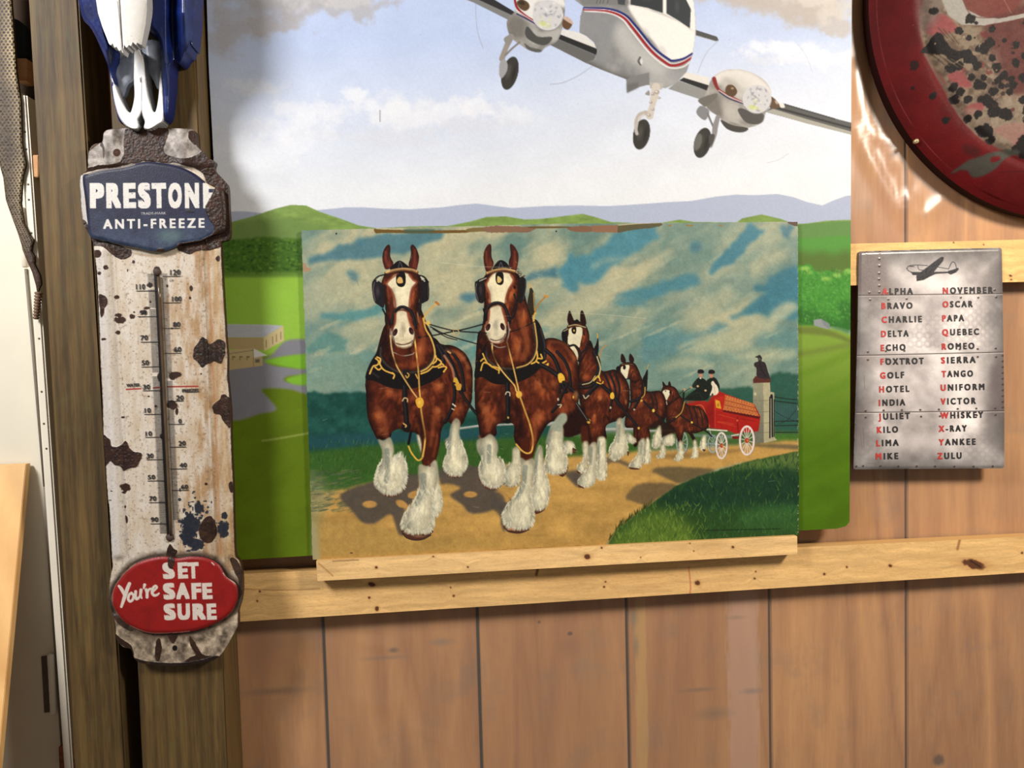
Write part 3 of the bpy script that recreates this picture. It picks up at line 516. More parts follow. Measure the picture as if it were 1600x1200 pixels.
    # collar and traces, right lead
    c.fill(C_(500, 560, 512, 470, 522, 425, 548, 470, 556, 600, 535, 650), (58, 50, 40), .3); c.stroke(C_(545, 470, 553, 600), 1.4, (170, 142, 84))
    c.fill(C_(190, 850, 150, 920, 110, 1020, 105, 1110, 160, 1100, 250, 1150, 380, 1150, 500, 1110, 590, 1040, 640, 960, 640, 850, 600, 720, 565, 670, 545, 690, 568, 860, 540, 970, 420, 1040, 290, 1030, 200, 970), BLK, .4)
    c.stroke(C_(600, 740, 628, 850, 630, 960), 3, (66, 64, 66), 1, .8); c.stroke(C_(195, 880, 200, 960, 280, 1025, 420, 1035, 520, 985, 565, 870, 540, 700), 3.4, (72, 66, 62), .8, .8)
    c.stroke(C_(542, 640, 560, 740, 572, 860, 552, 950, 500, 1005, 420, 1030), 2, (202, 164, 92)); c.stroke(C_(180, 965, 215, 1010, 285, 1050), 2.2, GLD); c.stroke(C_(545, 670, 560, 600, 590, 545, 640, 492), 2.2, (168, 118, 62)); c.stroke(C_(628, 488, 655, 498), 3, (190, 140, 74)); c.stroke(C_(520, 430, 518, 405), 2, GLD); c.stroke(C_(545, 690, 550, 640, 560, 620), 2.6, (210, 170, 84))
    for q in (C_(150, 980, 175, 960, 190, 985, 165, 1000, 150, 1050), C_(175, 990, 215, 1005, 235, 1025), C_(165, 925, 180, 960), C_(240, 1020, 285, 1035, 285, 1070)): c.stroke(q, 2.2, (214, 170, 82))
    for q in (C_(530, 1000, 560, 985, 575, 950, 570, 905), C_(570, 985, 600, 1000, 640, 980), C_(580, 960, 610, 960, 600, 930), C_(600, 1000, 640, 1010, 655, 1000, 640, 1040)): c.stroke(q, 2.3, (218, 174, 82))
    trapp(C_(640, 900, 700, 960, 740, 1060, 760, 1150, 790, 1210), 6.5); trapp(C_(720, 910, 780, 980, 815, 1070, 825, 1200), 5); trapp(C_(600, 1010, 660, 1040, 730, 1090), 7.5); c.fill(C_(728, 1085, 752, 1070, 778, 1100, 775, 1140, 750, 1152, 735, 1130), (222, 178, 70), .2); trapp(C_(770, 1140, 830, 1190, 900, 1250), 5.5)
    trapp(D(770, 0, 735, 70, 700, 150, 660, 200), 5); trapp(D(720, 0, 712, 60), 4.4); c.stroke(D(700, 150, 725, 150, 715, 170), 1.5, (206, 196, 168)); c.blob(872, 624, 2, 3, (206, 196, 168), .9, .5)
    c.blob(720 + 830 / 4.6154, 600 + 80 / 4.6154, 6, 11, (140, 96, 62), .9, .8); c.blob(720 + 812 / 4.6154, 600 + 95 / 4.6154, 1.8, 3, GLD, 1, .5); trapp(D(835, 140, 880, 210, 915, 262), 3.6, (130, 124, 118)); c.blob(920, 660, 3, 2.6, GLD, 1, .4)
    trapp(D(338, 0, 340, 110, 340, 250), 7.5); c.stroke(D(322, 75, 332, 58, 352, 62, 354, 85), 1.6, (206, 196, 170)); c.blob(794, 652.5, 1.8, 2.4, (196, 160, 80), 1, .4); c.blob(793, 659, 7, 4, BLK, .9, .5)
    c.stroke(C_(235, 850, 240, 920, 280, 1010, 330, 1080, 400, 1160) + D(400, 50, 420, 75), 2.2, (212, 176, 104)); c.stroke(C_(348, 840, 370, 930, 400, 1050, 425, 1160) + D(412, 20, 420, 75), 2.2, (212, 176, 104))
    c.stroke(C_(225, 850, 285, 878, 340, 870), 1.3, (150, 144, 132)); c.blob(811, 616.5, 4.8, 5.6, (216, 170, 78), 1, .25)
    c.stroke(D(430, 100, 465, 200, 500, 300, 520, 400, 512, 480, 480, 500, 440, 480, 400, 435), 3.2, (140, 96, 44)); c.stroke(D(430, 100, 465, 200, 500, 300, 520, 400, 512, 480, 480, 500, 440, 480, 400, 435), 2.2, (214, 172, 92))
    for i in range(30):
        for fn, p0, p1 in ((C_, (240, 900), (400, 1160)), (C_, (355, 870), (425, 1160)), (D, (432, 110), (498, 290))):
            x = p0[0] + (p1[0] - p0[0]) * i / 30; y = p0[1] + (p1[1] - p0[1]) * i / 30; a_, b_ = fn(x - 5, y + 3, x + 5, y - 3); c.stroke([a_, b_], .6, (120, 84, 44), a=.6)
    c.stroke(C_(365, 765, 450, 735, 560, 682), 1.6, BLK); c.blob(796.5, 515, 2.2, 2.4, (170, 150, 120), .9, .5); c.stroke(C_(355, 690, 362, 760, 345, 840), 1.8, (150, 136, 120))
    # ---- left lead horse
    body(A(205, 700, 330, 700, 560, 800, 620, 852, 700, 862, 760, 890, 810, 935, 850, 1020, 858, 1100, 855, 1200) + B(822, 60, 815, 130, 780, 220, 742, 300, 690, 300, 640, 275, 600, 330, 585, 440, 552, 560, 505, 588, 465, 582, 452, 480, 420, 360, 340, 346, 300, 322, 245, 345, 225, 390, 145, 402, 110, 350, 72, 260, 60, 180, 55, 60) + A(52, 1150, 70, 1050, 130, 930),
         [(716, 552, 18, 20, .6, .95), (733, 590, 8, 24, -.2, .7), (590, 650, 13, 20, -.3, .9), (685, 605, 14, 12, .3, .9), (682, 650, 12, 22, .2, .9), (650, 620, 20, 12, 0, .5), (712, 640, 14, 20, .2, .7), (610, 615, 16, 12, 0, .7), (678, 695, 4, 26, .1, .7)],
         [(632, 650, 12, 30, 0, .85), (655, 670, 8, 30, 0, .9), (580, 620, 8, 14, 0, .6), (696, 655, 8, 20, .4, .8), (618, 660, 10, 14, 0, .6), (700, 600, 10, 30, .3, .4)])
    for x, y, rx, ry, r, a in ((592, 650, 5, 9, -.3, .8), (686, 602, 6, 6, .2, .85), (684, 642, 5, 7, .2, .8), (724, 560, 5, 10, .5, .5), (730, 572, 3, 8, .1, .4), (596, 672, 4, 8, -.3, .6), (610, 612, 5, 6, 0, .5), (662, 612, 7, 7, 0, .4), (742 - 14, 620, 3, 8, 0, .4), (683, 680, 1.5, 10, .1, .5)): c.blob(x, y, rx * 1.7, ry * 1.25, (156, 90, 54), a * .8, .9, r, .7, int(x * 3 + y) % 40, 5); c.blob(x, y, rx, ry * .8, HIL, a * .38, .9, r, .6, int(x + y) % 40, 4)
    leg(B(420, 370, 445, 380, 460, 470, 455, 500, 440, 460), None, 0, 6)
    leg(B(580, 700, 600, 800, 606, 860, 590, 925, 556, 966, 528, 960, 520, 800, 540, 600, 560, 560, 575, 620), B(555, 600, 545, 760), 5, 50, hoof=B(522, 930, 535, 970, 556, 968, 570, 945))
    leg(B(664, 320, 680, 272, 708, 248, 734, 280, 728, 360, 748, 430, 786, 540, 780, 600, 740, 655, 680, 664, 636, 640, 610, 580, 640, 490, 628, 410, 656, 380), B(660, 340, 650, 460), 6, 70, hoof=B(636, 630, 650, 664, 690, 678, 730, 672, 745, 650))
    c.fill(B(470, 420, 545, 380, 580, 420, 552, 560, 505, 588, 465, 580, 455, 500), BRN, 1); c.stroke(B(570, 380, 540, 520), 3, BRL, 2, .7)
    leg(B(142, 400, 180, 410, 226, 385, 250, 440, 256, 490, 238, 540, 262, 510, 305, 512, 342, 560, 352, 650, 330, 750, 262, 796, 200, 796, 150, 760, 116, 710, 135, 610, 166, 560, 172, 480), B(205, 480, 210, 620, 200, 700), 7, 110, hoof=B(170, 780, 205, 812, 270, 810, 310, 770))
    leg(B(432, 650, 442, 580, 500, 592, 556, 548, 570, 620, 572, 700, 540, 800, 548, 1000, 520, 1064, 430, 1082, 340, 1066, 306, 1010, 338, 930, 400, 852, 438, 750), B(470, 660, 465, 760, 420, 860), 7, 130, hoof=B(318, 1050, 345, 1104, 400, 1124, 470, 1120, 520, 1086, 530, 1050))
    c.stroke(B(318, 1078, 350, 1110, 410, 1126, 470, 1118, 522, 1090), 1.8, (62, 52, 52)); c.blob(655, 838, 14, 3, (150, 116, 96), .7, .8); c.stroke(B(505, 560, 515, 590), 3, (110, 54, 44), 1, .8)
    c.fringe(B(250, 540, 300, 510, 340, 550), 9, 1.4, [(224, 218, 194), (196, 196, 176)], 26, dirf=-1.4)
    body(A(205, 620, 330, 600, 445, 540, 475, 600, 520, 720, 560, 800, 578, 920, 540, 1010, 460, 1065, 320, 1065, 220, 1010, 168, 930, 175, 880, 205, 760), [(655, 545, 10, 20, .2, 1), (648, 570, 14, 8, -.4, .8), (630, 570, 14, 8, 0, .5), (658, 510, 5, 18, .1, .9)], [(606, 540, 10, 20, 0, .9), (640, 545, 5, 18, 0, .5), (612, 560, 10, 12, 0, .7)])
    c.blob(656, 548, 4, 12, HIL, .45, .95, .2)
    body(A(205, 320, 260, 300, 330, 292, 420, 305, 470, 360, 474, 450, 450, 540, 440, 640, 428, 730, 425, 800, 400, 860, 340, 882, 285, 864, 252, 810, 236, 720, 210, 640, 200, 560, 190, 470, 172, 400), [(605, 460, 4, 18, -.2, .9), (646, 465, 5, 22, .15, 1), (600, 440, 4, 8, 0, .8)], [(600, 480, 4, 18, 0, .8), (655, 445, 4, 16, 0, .8), (606, 510, 4, 14, 0, .6), (652, 490, 3, 16, 0, .4)])
    c.blob(645, 462, 2.6, 16, (166, 90, 60), .8, .95, .12); c.blob(606, 452, 2.6, 14, (150, 78, 58), .7, .95, -.25)
    for e in (A(180, 215, 186, 160, 208, 118, 232, 108, 241, 135, 238, 200, 262, 242, 250, 278, 205, 292, 186, 250), A(390, 130, 400, 108, 420, 116, 445, 160, 455, 205, 446, 262, 430, 302, 384, 278, 378, 242, 400, 200)):
        m = c.fill(e, (78, 38, 32), .3); c.clip = m; c.blob(np.mean([q[0] for q in e]) + 3, np.mean([q[1] for q in e]) + 12, 4, 16, (122, 62, 44), .7, .9); c.clip = None
    c.fill(A(236, 290, 268, 250, 310, 226, 360, 256, 392, 292, 320, 298), BLK, .3); c.stroke(A(300, 275, 312, 236, 330, 280), 1.8, (84, 82, 92), a=.8)
    c.fill(A(282, 328, 340, 318, 382, 332, 408, 368, 438, 388, 405, 430, 388, 500, 380, 580, 276, 580, 268, 500, 242, 440, 208, 402, 244, 360), (226, 216, 184), .7)
    c.stroke(A(262, 440, 282, 560), 4, (176, 172, 150), 2, .8); c.blob(631, 455, 6, 20, (236, 228, 196), .6, .9); c.stroke(A(400, 420, 384, 540), 2, (190, 170, 150), 1.4, .6)
    m = c.fill(A(282, 622, 318, 602, 366, 618, 388, 690, 418, 742, 424, 800, 402, 860, 342, 880, 288, 866, 254, 808, 244, 752, 278, 690), (220, 208, 178), .5)
    c.clip = m; c.blob(632, 516, 3, 9, (172, 158, 132), .85, .9); c.blob(620, 530, 5, 6, (178, 166, 140), .7, .9); c.stroke(A(268, 620, 262, 700), 6, (128, 64, 46), 2, .85); c.stroke(A(385, 640, 408, 730), 7, (128, 64, 46), 2, .95); c.blob(628, 490, 8, 6, (196, 186, 158), .5, .9); c.blob(635, 536, 9, 3, (200, 186, 150), .8, .9); c.clip = None
    for x, y, rr in ((274, 765, .4), (397, 755, -.4)): c.blob(560 + x / 4.8, 360 + y / 4.8, 3.6, 6.6, (60, 34, 36), 1, .35, rr); c.blob(560 + x / 4.8 + (3.4 if rr > 0 else -3.6), 360 + y / 4.8 - 1, 1.2, 4, (238, 228, 204), .85, .5)
    c.stroke(A(290, 846, 340, 856, 395, 836), 1.4, (122, 92, 76)); c.stroke(A(332, 720, 336, 800), 1.2, (150, 138, 118), a=.7)
    trapp(A(250, 700, 262, 640, 285, 596, 330, 574, 385, 598, 412, 645, 430, 730), 5, (58, 54, 58)); trapp(A(470, 500, 460, 600, 440, 700), 4); c.stroke(A(440, 610, 455, 690), 2.4, (160, 120, 90), a=.8); trapp(A(182, 590, 205, 640, 215, 700), 2.6); c.stroke(A(240, 740, 238, 800), 2, (120, 110, 100))
    c.stroke(A(205, 320, 262, 302, 330, 292, 400, 298, 440, 314), 4.6, (116, 82, 56)); c.stroke(A(208, 314, 262, 297, 330, 287, 400, 293, 436, 306), 2.8, (208, 172, 120))
    for i in range(24): x = 240 + i * 8.2; c.stroke(A(x, 306 - math.sin(i / 23 * 3.14) * 10, x + 2, 290 - math.sin(i / 23 * 3.14) * 10 + 2), .7, (96, 64, 44), a=.8)
    c.fill(A(104, 388, 130, 370, 178, 400, 198, 450, 192, 575, 150, 560, 118, 530, 103, 450), (42, 38, 42), .4); c.stroke(A(120, 390, 112, 450, 126, 530), 1.2, (112, 106, 108), a=.9); c.blob(590, 455, 5, 14, (76, 68, 74), .8, .9); c.stroke(A(118, 374, 150, 345, 210, 328), 2.2, BLK); c.stroke(A(140, 380, 165, 352), 2.6, (196, 194, 180), a=.8)
    c.fill(A(468, 382, 512, 368, 530, 420, 528, 512, 500, 538, 470, 542, 452, 455), (38, 33, 36), .4); c.stroke(A(524, 400, 524, 500), 1, (80, 74, 80), a=.8); c.stroke(A(440, 335, 490, 348, 524, 388), 2.4, BLK); c.stroke(A(470, 350, 496, 380), 2.4, (196, 196, 184), a=.8); c.fringe(A(400, 312, 450, 340), 6, 1, [(70, 36, 30)], 10, dirf=.3)
    c.fill(A(292, 316, 344, 314, 356, 380, 340, 420, 302, 420, 282, 384), BLK, .3); c.fill(A(290, 370, 306, 350, 326, 356, 334, 390, 312, 398, 292, 392), (206, 168, 104), .3)
    # reins
    for q, w in ((A(450, 802, 560, 788, 660, 768, 800, 740, 940, 702), 2), (A(530, 704, 640, 735, 740, 755, 960, 770), 1.9), (A(540, 722, 640, 775, 760, 815, 930, 862), 1.7), (A(560, 740, 660, 800, 740, 822), 1.4)): c.stroke(q, w, (28, 26, 28))
    c.stroke(A(715, 745, 740, 742, 755, 765, 738, 785, 716, 780, 712, 755), 1.4, (188, 160, 110)); c.blob(656, 527, 3, 3, (40, 32, 30), 1, .4)
    # collar and traces, left lead
    c.fill(A(185, 830, 140, 910, 90, 990, 55, 1080, 60, 1120, 120, 1130, 240, 1180, 380, 1190, 520, 1150, 620, 1090, 655, 1010, 640, 920, 600, 850, 560, 800, 520, 720, 540, 800, 574, 915, 556, 985, 480, 1050, 330, 1072, 235, 1030, 172, 940), BLK, .4)
    c.stroke(A(168, 880, 170, 950, 225, 1020, 330, 1066, 470, 1050, 545, 985, 572, 900, 530, 780), 3.4, (66, 66, 64), .8, .8); c.stroke(A(590, 860, 630, 940, 625, 1010), 3, (60, 58, 62), 1, .8); c.stroke(A(80, 1050, 150, 1100), 3, (58, 54, 56), 1, .8)
    c.stroke(A(485, 660, 505, 740, 545, 810, 572, 900, 566, 970, 520, 1030, 470, 1058), 2.5, (206, 168, 92)); c.stroke(A(495, 700, 495, 650, 530, 600, 590, 545), 2.2, (204, 164, 84)); c.stroke(A(582, 538, 602, 556), 3.6, (168, 112, 62)); c.stroke(A(500, 690, 525, 710, 520, 680, 535, 700), 2.2, (214, 176, 92))
    for q in (A(130, 960, 155, 985, 140, 1010, 110, 1020, 85, 1075), A(150, 985, 190, 1045, 260, 1075), A(125, 1025, 150, 1045, 170, 1035), A(140, 950, 165, 965, 160, 1000), A(255, 1068, 270, 1085, 262, 1110)): c.stroke(q, 2.4, (216, 172, 88))
    for q in (A(560, 1000, 585, 975, 580, 940), A(555, 1025, 590, 1020, 620, 1000, 640, 1010), A(590, 960, 620, 985, 615, 1010), A(600, 1030, 640, 1020, 660, 1030, 640, 1060), A(470, 1075, 520, 1055, 560, 1020)): c.stroke(q, 2.4, (218, 172, 84))
    c.fill(A(335, 1050, 380, 1050, 382, 1110, 340, 1110), (38, 36, 40), .3); c.stroke(A(368, 1070, 380, 1085, 365, 1105, 355, 1090), 1.8, (196, 152, 80)); c.stroke(A(430, 1080, 445, 1110), 2.2, (196, 152, 80))
    trapp(A(620, 870, 690, 980, 730, 1080, 770, 1210), 7.5); trapp(A(660, 880, 730, 950, 775, 1050, 795, 1200), 5); c.stroke(A(645, 940, 700, 1030, 720, 1110), 3.6, (190, 130, 100), .8, .8); c.fill(A(712, 1120, 735, 1105, 762, 1165, 755, 1200, 722, 1180), (206, 166, 70), .3); c.stroke(A(672, 908, 690, 920), 2.4, (206, 172, 120))
    trapp(B(690, 0, 694, 90, 670, 190, 625, 275), 5.5); trapp(B(740, 60, 800, 150, 852, 215), 4.6); c.stroke(B(680, 145, 700, 160), 2.2, (206, 200, 180)); c.stroke(B(674, 178, 690, 186), 1.6, (200, 190, 160)); c.fill(B(695, 0, 740, 0, 735, 45, 705, 20), (196, 150, 66), .4)
    trapp(B(335, 20, 336, 130, 345, 220, 350, 300), 8); c.stroke(B(318, 122, 330, 102, 352, 106, 354, 128), 1.8, (206, 178, 130)); c.blob(635, 666, 9, 8, (34, 30, 32), 1, .35); c.stroke(B(325, 285, 345, 300, 340, 310), 2.2, (206, 160, 100)); c.stroke(B(380, 340, 362, 430), 4, BLK)
    c.stroke(B(362, 450, 385, 500, 430, 550, 462, 530, 470, 500), 2.6, (212, 172, 76))
    c.stroke(A(240, 790, 250, 890, 280, 1000, 330, 1090, 400, 1200) + B(420, 95), 2.2, (208, 172, 108)); c.stroke(A(420, 800, 436, 930, 450, 1060, 458, 1200) + B(445, 90), 2.5, (212, 172, 96))
    c.stroke(B(448, 150, 462, 260, 480, 370, 476, 450, 462, 525), 3.4, (140, 96, 44)); c.stroke(B(448, 150, 462, 260, 480, 370, 476, 450, 462, 525), 2.4, (216, 174, 96))
    for i in range(30):
        for fn, p0, p1 in ((A, (262, 950), (400, 1200)), (A, (440, 960), (458, 1200)), (B, (448, 160), (478, 360))):
            x = p0[0] + (p1[0] - p0[0]) * i / 30; y = p0[1] + (p1[1] - p0[1]) * i / 30; a_, b_ = fn(x - 5, y + 3, x + 5, y - 3); c.stroke([a_, b_], .7, (116, 80, 44), a=.6)
    c.fill(B(412, 125, 425, 102, 455, 98, 472, 130, 460, 165, 430, 170), (216, 168, 66), .2); c.blob(655.5, 629, 3.4, 4, (234, 196, 104), .8, .7)
    c.stroke(A(265, 915, 330, 940, 400, 930, 420, 915), 1.3, (160, 150, 136)); c.stroke(A(245, 790, 245, 850, 262, 930), 1.6, (176, 160, 134), a=.8)
    # ---- second pass over the two lead heads: flesh edges of the blaze, nostrils, chin, ears, neck planes
    RB = (136, 70, 50); DKB = (44, 24, 20)
    for fr, paths in ((A, ((A(240, 362, 212, 404, 246, 446, 270, 510, 278, 575), 3.2), (A(384, 336, 410, 370, 436, 392, 404, 436, 388, 510, 382, 575), 3.2), (A(300, 322, 270, 345, 245, 362), 2), (A(276, 625, 272, 690, 250, 748), 3.4), (A(372, 622, 392, 690, 420, 745), 3.6))),
                      (C_, ((C_(206, 372, 192, 408, 214, 470, 220, 540), 3), (C_(376, 334, 396, 378, 362, 440, 340, 510, 336, 545), 3.4), (C_(212, 600, 206, 670, 186, 725), 3), (C_(312, 590, 330, 650, 350, 720), 3.2)))):
        for q, w in paths: c.stroke(q, w, RB, 1.0, .8)
    for q, w in ((A(200, 420, 206, 500, 222, 600), 5), (A(460, 420, 452, 520, 440, 610), 4), (C_(172, 430, 180, 510, 190, 580), 4), (C_(436, 400, 432, 500, 400, 600), 4), (A(262, 700, 256, 770, 270, 840), 2), (A(420, 740, 424, 800, 404, 852), 2.4), (C_(344, 720, 344, 790, 300, 836), 2.4)): c.stroke(q, w, DKB, 1.4, .7)
    for fr, x, y, sd in ((A, 276, 764, 1), (A, 396, 754, -1), (C_, 205, 726, 1), (C_, 313, 722, -1)):
        px, py = fr(x, y)[0]
        c.blob(px + sd * 1.2, py, 5.2, 8.4, (236, 226, 200), .9, .4, sd * .3); c.blob(px, py, 4.0, 7.0, (52, 30, 32), 1, .3, sd * .35); c.blob(px - sd * 1.5, py + 1.5, 1.5, 4.4, (112, 70, 62), .7, .7, sd * .3)
    for fr, q, w, col in ((A, A(318, 790, 330, 740, 336, 700), 6, (176, 166, 140)), (A, A(300, 828, 340, 822, 392, 815), 5, (190, 178, 146)), (C_, C_(262, 780, 266, 720, 270, 680), 7, (168, 162, 142)), (C_, C_(222, 812, 262, 818, 310, 800), 4, (178, 170, 146))): c.stroke(q, w, col, 2, .55)
    c.stroke(A(282, 845, 305, 858, 345, 856, 385, 846, 405, 826), 1.8, (118, 92, 78), .4, .9); c.stroke(A(300, 872, 345, 882, 390, 868), 2, (150, 130, 104), .8, .8); c.stroke(C_(222, 815, 250, 826, 290, 822, 322, 802, 338, 776), 1.8, (116, 92, 80), .4, .9); c.stroke(C_(230, 838, 285, 844, 320, 826), 2, (186, 150, 130), .8, .7)
    for q in (A(228, 118, 234, 190, 252, 240), A(184, 200, 196, 150, 222, 112), A(402, 116, 396, 190, 384, 240), A(450, 200, 432, 140, 408, 112), C_(222, 110, 226, 190, 240, 240), C_(372, 112, 378, 190, 366, 240)): c.stroke(q, 1.8, (44, 26, 24), .6, .8)
    for q in (A(205, 160, 205, 220, 222, 262), A(424, 150, 420, 220, 412, 270), C_(192, 160, 194, 230, 208, 280), C_(404, 160, 404, 230, 396, 280)): c.stroke(q, 3.4, (120, 66, 46), 1.2, .7)
    for q, w, col, a_ in ((A(455, 660, 480, 760, 490, 880, 470, 980), 7, (148, 82, 50), .6), (A(300, 900, 340, 980, 380, 1010), 9, (96, 46, 30), .6), (A(430, 900, 460, 930, 440, 1000), 6, (150, 84, 52), .55), (A(200, 800, 205, 900, 260, 990), 8, (40, 20, 17), .7), (C_(440, 620, 470, 740, 500, 860, 470, 960), 9, (150, 86, 52), .6), (C_(400, 800, 430, 880, 420, 960), 7, (160, 92, 56), .5), (C_(180, 800, 210, 900, 280, 980), 8, (42, 22, 18), .7), (C_(360, 830, 340, 920, 330, 980), 8, (70, 34, 24), .6),
                          (B(140, 170, 190, 260, 200, 370), 8, (150, 86, 58), .5), (B(230, 120, 290, 180, 300, 260), 9, (50, 24, 19), .6), (B(560, 180, 540, 300, 520, 440), 6, (150, 84, 56), .5), (B(420, 200, 450, 300, 470, 380), 8, (48, 24, 19), .6), (D(150, 150, 190, 220, 200, 330), 8, (158, 92, 60), .5), (D(560, 190, 540, 300, 520, 430), 7, (156, 88, 56), .5), (D(400, 160, 430, 260, 440, 370), 9, (44, 22, 18), .6), (D(250, 100, 290, 180, 300, 250), 9, (50, 25, 20), .6), (A(660, 900, 760, 930, 830, 1030), 4, (178, 110, 74), .5), (C_(660, 830, 770, 850, 850, 960), 5, (150, 88, 56), .5)): c.stroke(q, w, col, 2.4, a_)
    # ---- scuffs and torn edges of the old board
    c.grain(0.05, 2.2, 13); c.grain(0.05, 9, 17)
    c.stroke(P(690, 410, 740, 416, 800, 418), .8, (206, 204, 180), a=.5); c.stroke(P(870, 488, 950, 492, 1010, 498), .8, (206, 204, 180), a=.45)
    for _ in range(40):
        x = c.rnd.uniform(480, 1240); y = c.rnd.uniform(365, 860); c.stroke([(x, y), (x + c.rnd.uniform(-10, 14), y + c.rnd.uniform(-3, 3))], .7, (210, 200, 168), a=.35, sm=False)
    c.stroke(P(553, 426, 560, 446), .8, (110, 126, 124), a=.7)
    c.fill(K(565, 64, 740, 50, 745, 66, 640, 80, 566, 92), (92, 84, 58), .4, .9, rough=1)
    c.fill(HH(498, 112, 540, 114, 800, 120, 1070, 118, 1070, 134, 800, 138, 560, 136, 510, 138), (112, 88, 48), .4, 1, rough=.6, rs=3); c.fill(HH(700, 112, 860, 112, 860, 132, 700, 134), (70, 96, 86), 2, .8)
    c.fill(HH(1240, 108, 1330, 96, 1420, 98, 1480, 124, 1440, 132, 1300, 130), (126, 92, 74), .3, 1, rough=1, rs=3); c.fill(HH(1090, 108, 1240, 100, 1250, 120, 1090, 130), (120, 100, 62), .4, .9, rough=.6)
    c.fill(K(0, 66, 190, 68, 195, 84, 60, 92, 0, 90), (132, 104, 84), .3, 1, rough=1.2, rs=3); c.fill(K(350, 70, 440, 64, 460, 86, 380, 88), (128, 98, 78), .3, 1, rough=1.2, rs=3); c.fill(K(450, 62, 566, 60, 566, 92, 460, 90), (140, 106, 84), .3, 1, sm=False, rough=.5)
    c.fill(K(190, 66, 350, 66, 340, 72, 200, 74), (104, 84, 50), .3, .9); c.stroke(K(570, 60, 700, 52, 1000, 46, 1330, 44), 1.2, (196, 180, 140), a=.8)
    for x in (790, 868, 884, 1010): c.blob(330 + x if False else 760 + x / 2.7586, 330 + 62 / 2.7586, 4, 1.6, (150, 112, 50), .9, .5)
    c.fill(K(1300, 46, 1345, 40, 1345, 64, 1310, 58), (90, 66, 52), .3, 1, rough=1)
    c.blob(525.5, 365, 1.6, 1.6, BLK, 1, .3); c.blob(869, 361.5, 1.6, 1.6, BLK, 1, .3)
    c.fill(HH(46, 330, 70, 326, 80, 350, 108, 362, 84, 378, 50, 374), (164, 138, 114), .4, 1, rough=.8)
    c.fill(P(474, 820, 492, 820, 500, 884, 484, 884), (166, 162, 128), 3, .7)
    for i in range(90):
        y = c.rnd.uniform(355, 835); c.blob(1246.8 + c.rnd.uniform(-.8, .8), y, .7, c.rnd.uniform(1, 3), (190, 184, 160), .7, .5)
    c.stroke(P(1100, 829, 1150, 828, 1220, 826.5), .8, (26, 34, 26), a=.55)
    for x in np.arange(1102, 1218, 2.6): c.stroke([(x, 829.5 - (x - 1100) * .02), (x + .6, 827.6 - (x - 1100) * .02)], .7, (24, 32, 24), a=.6, sm=False)
    c.blob(549, 864, 3, 1.2, (60, 56, 44), .9, .4)
    c.rgb[:] = np.clip((c.rgb - .45) * 1.12 + .435, .02, 1)
    return c
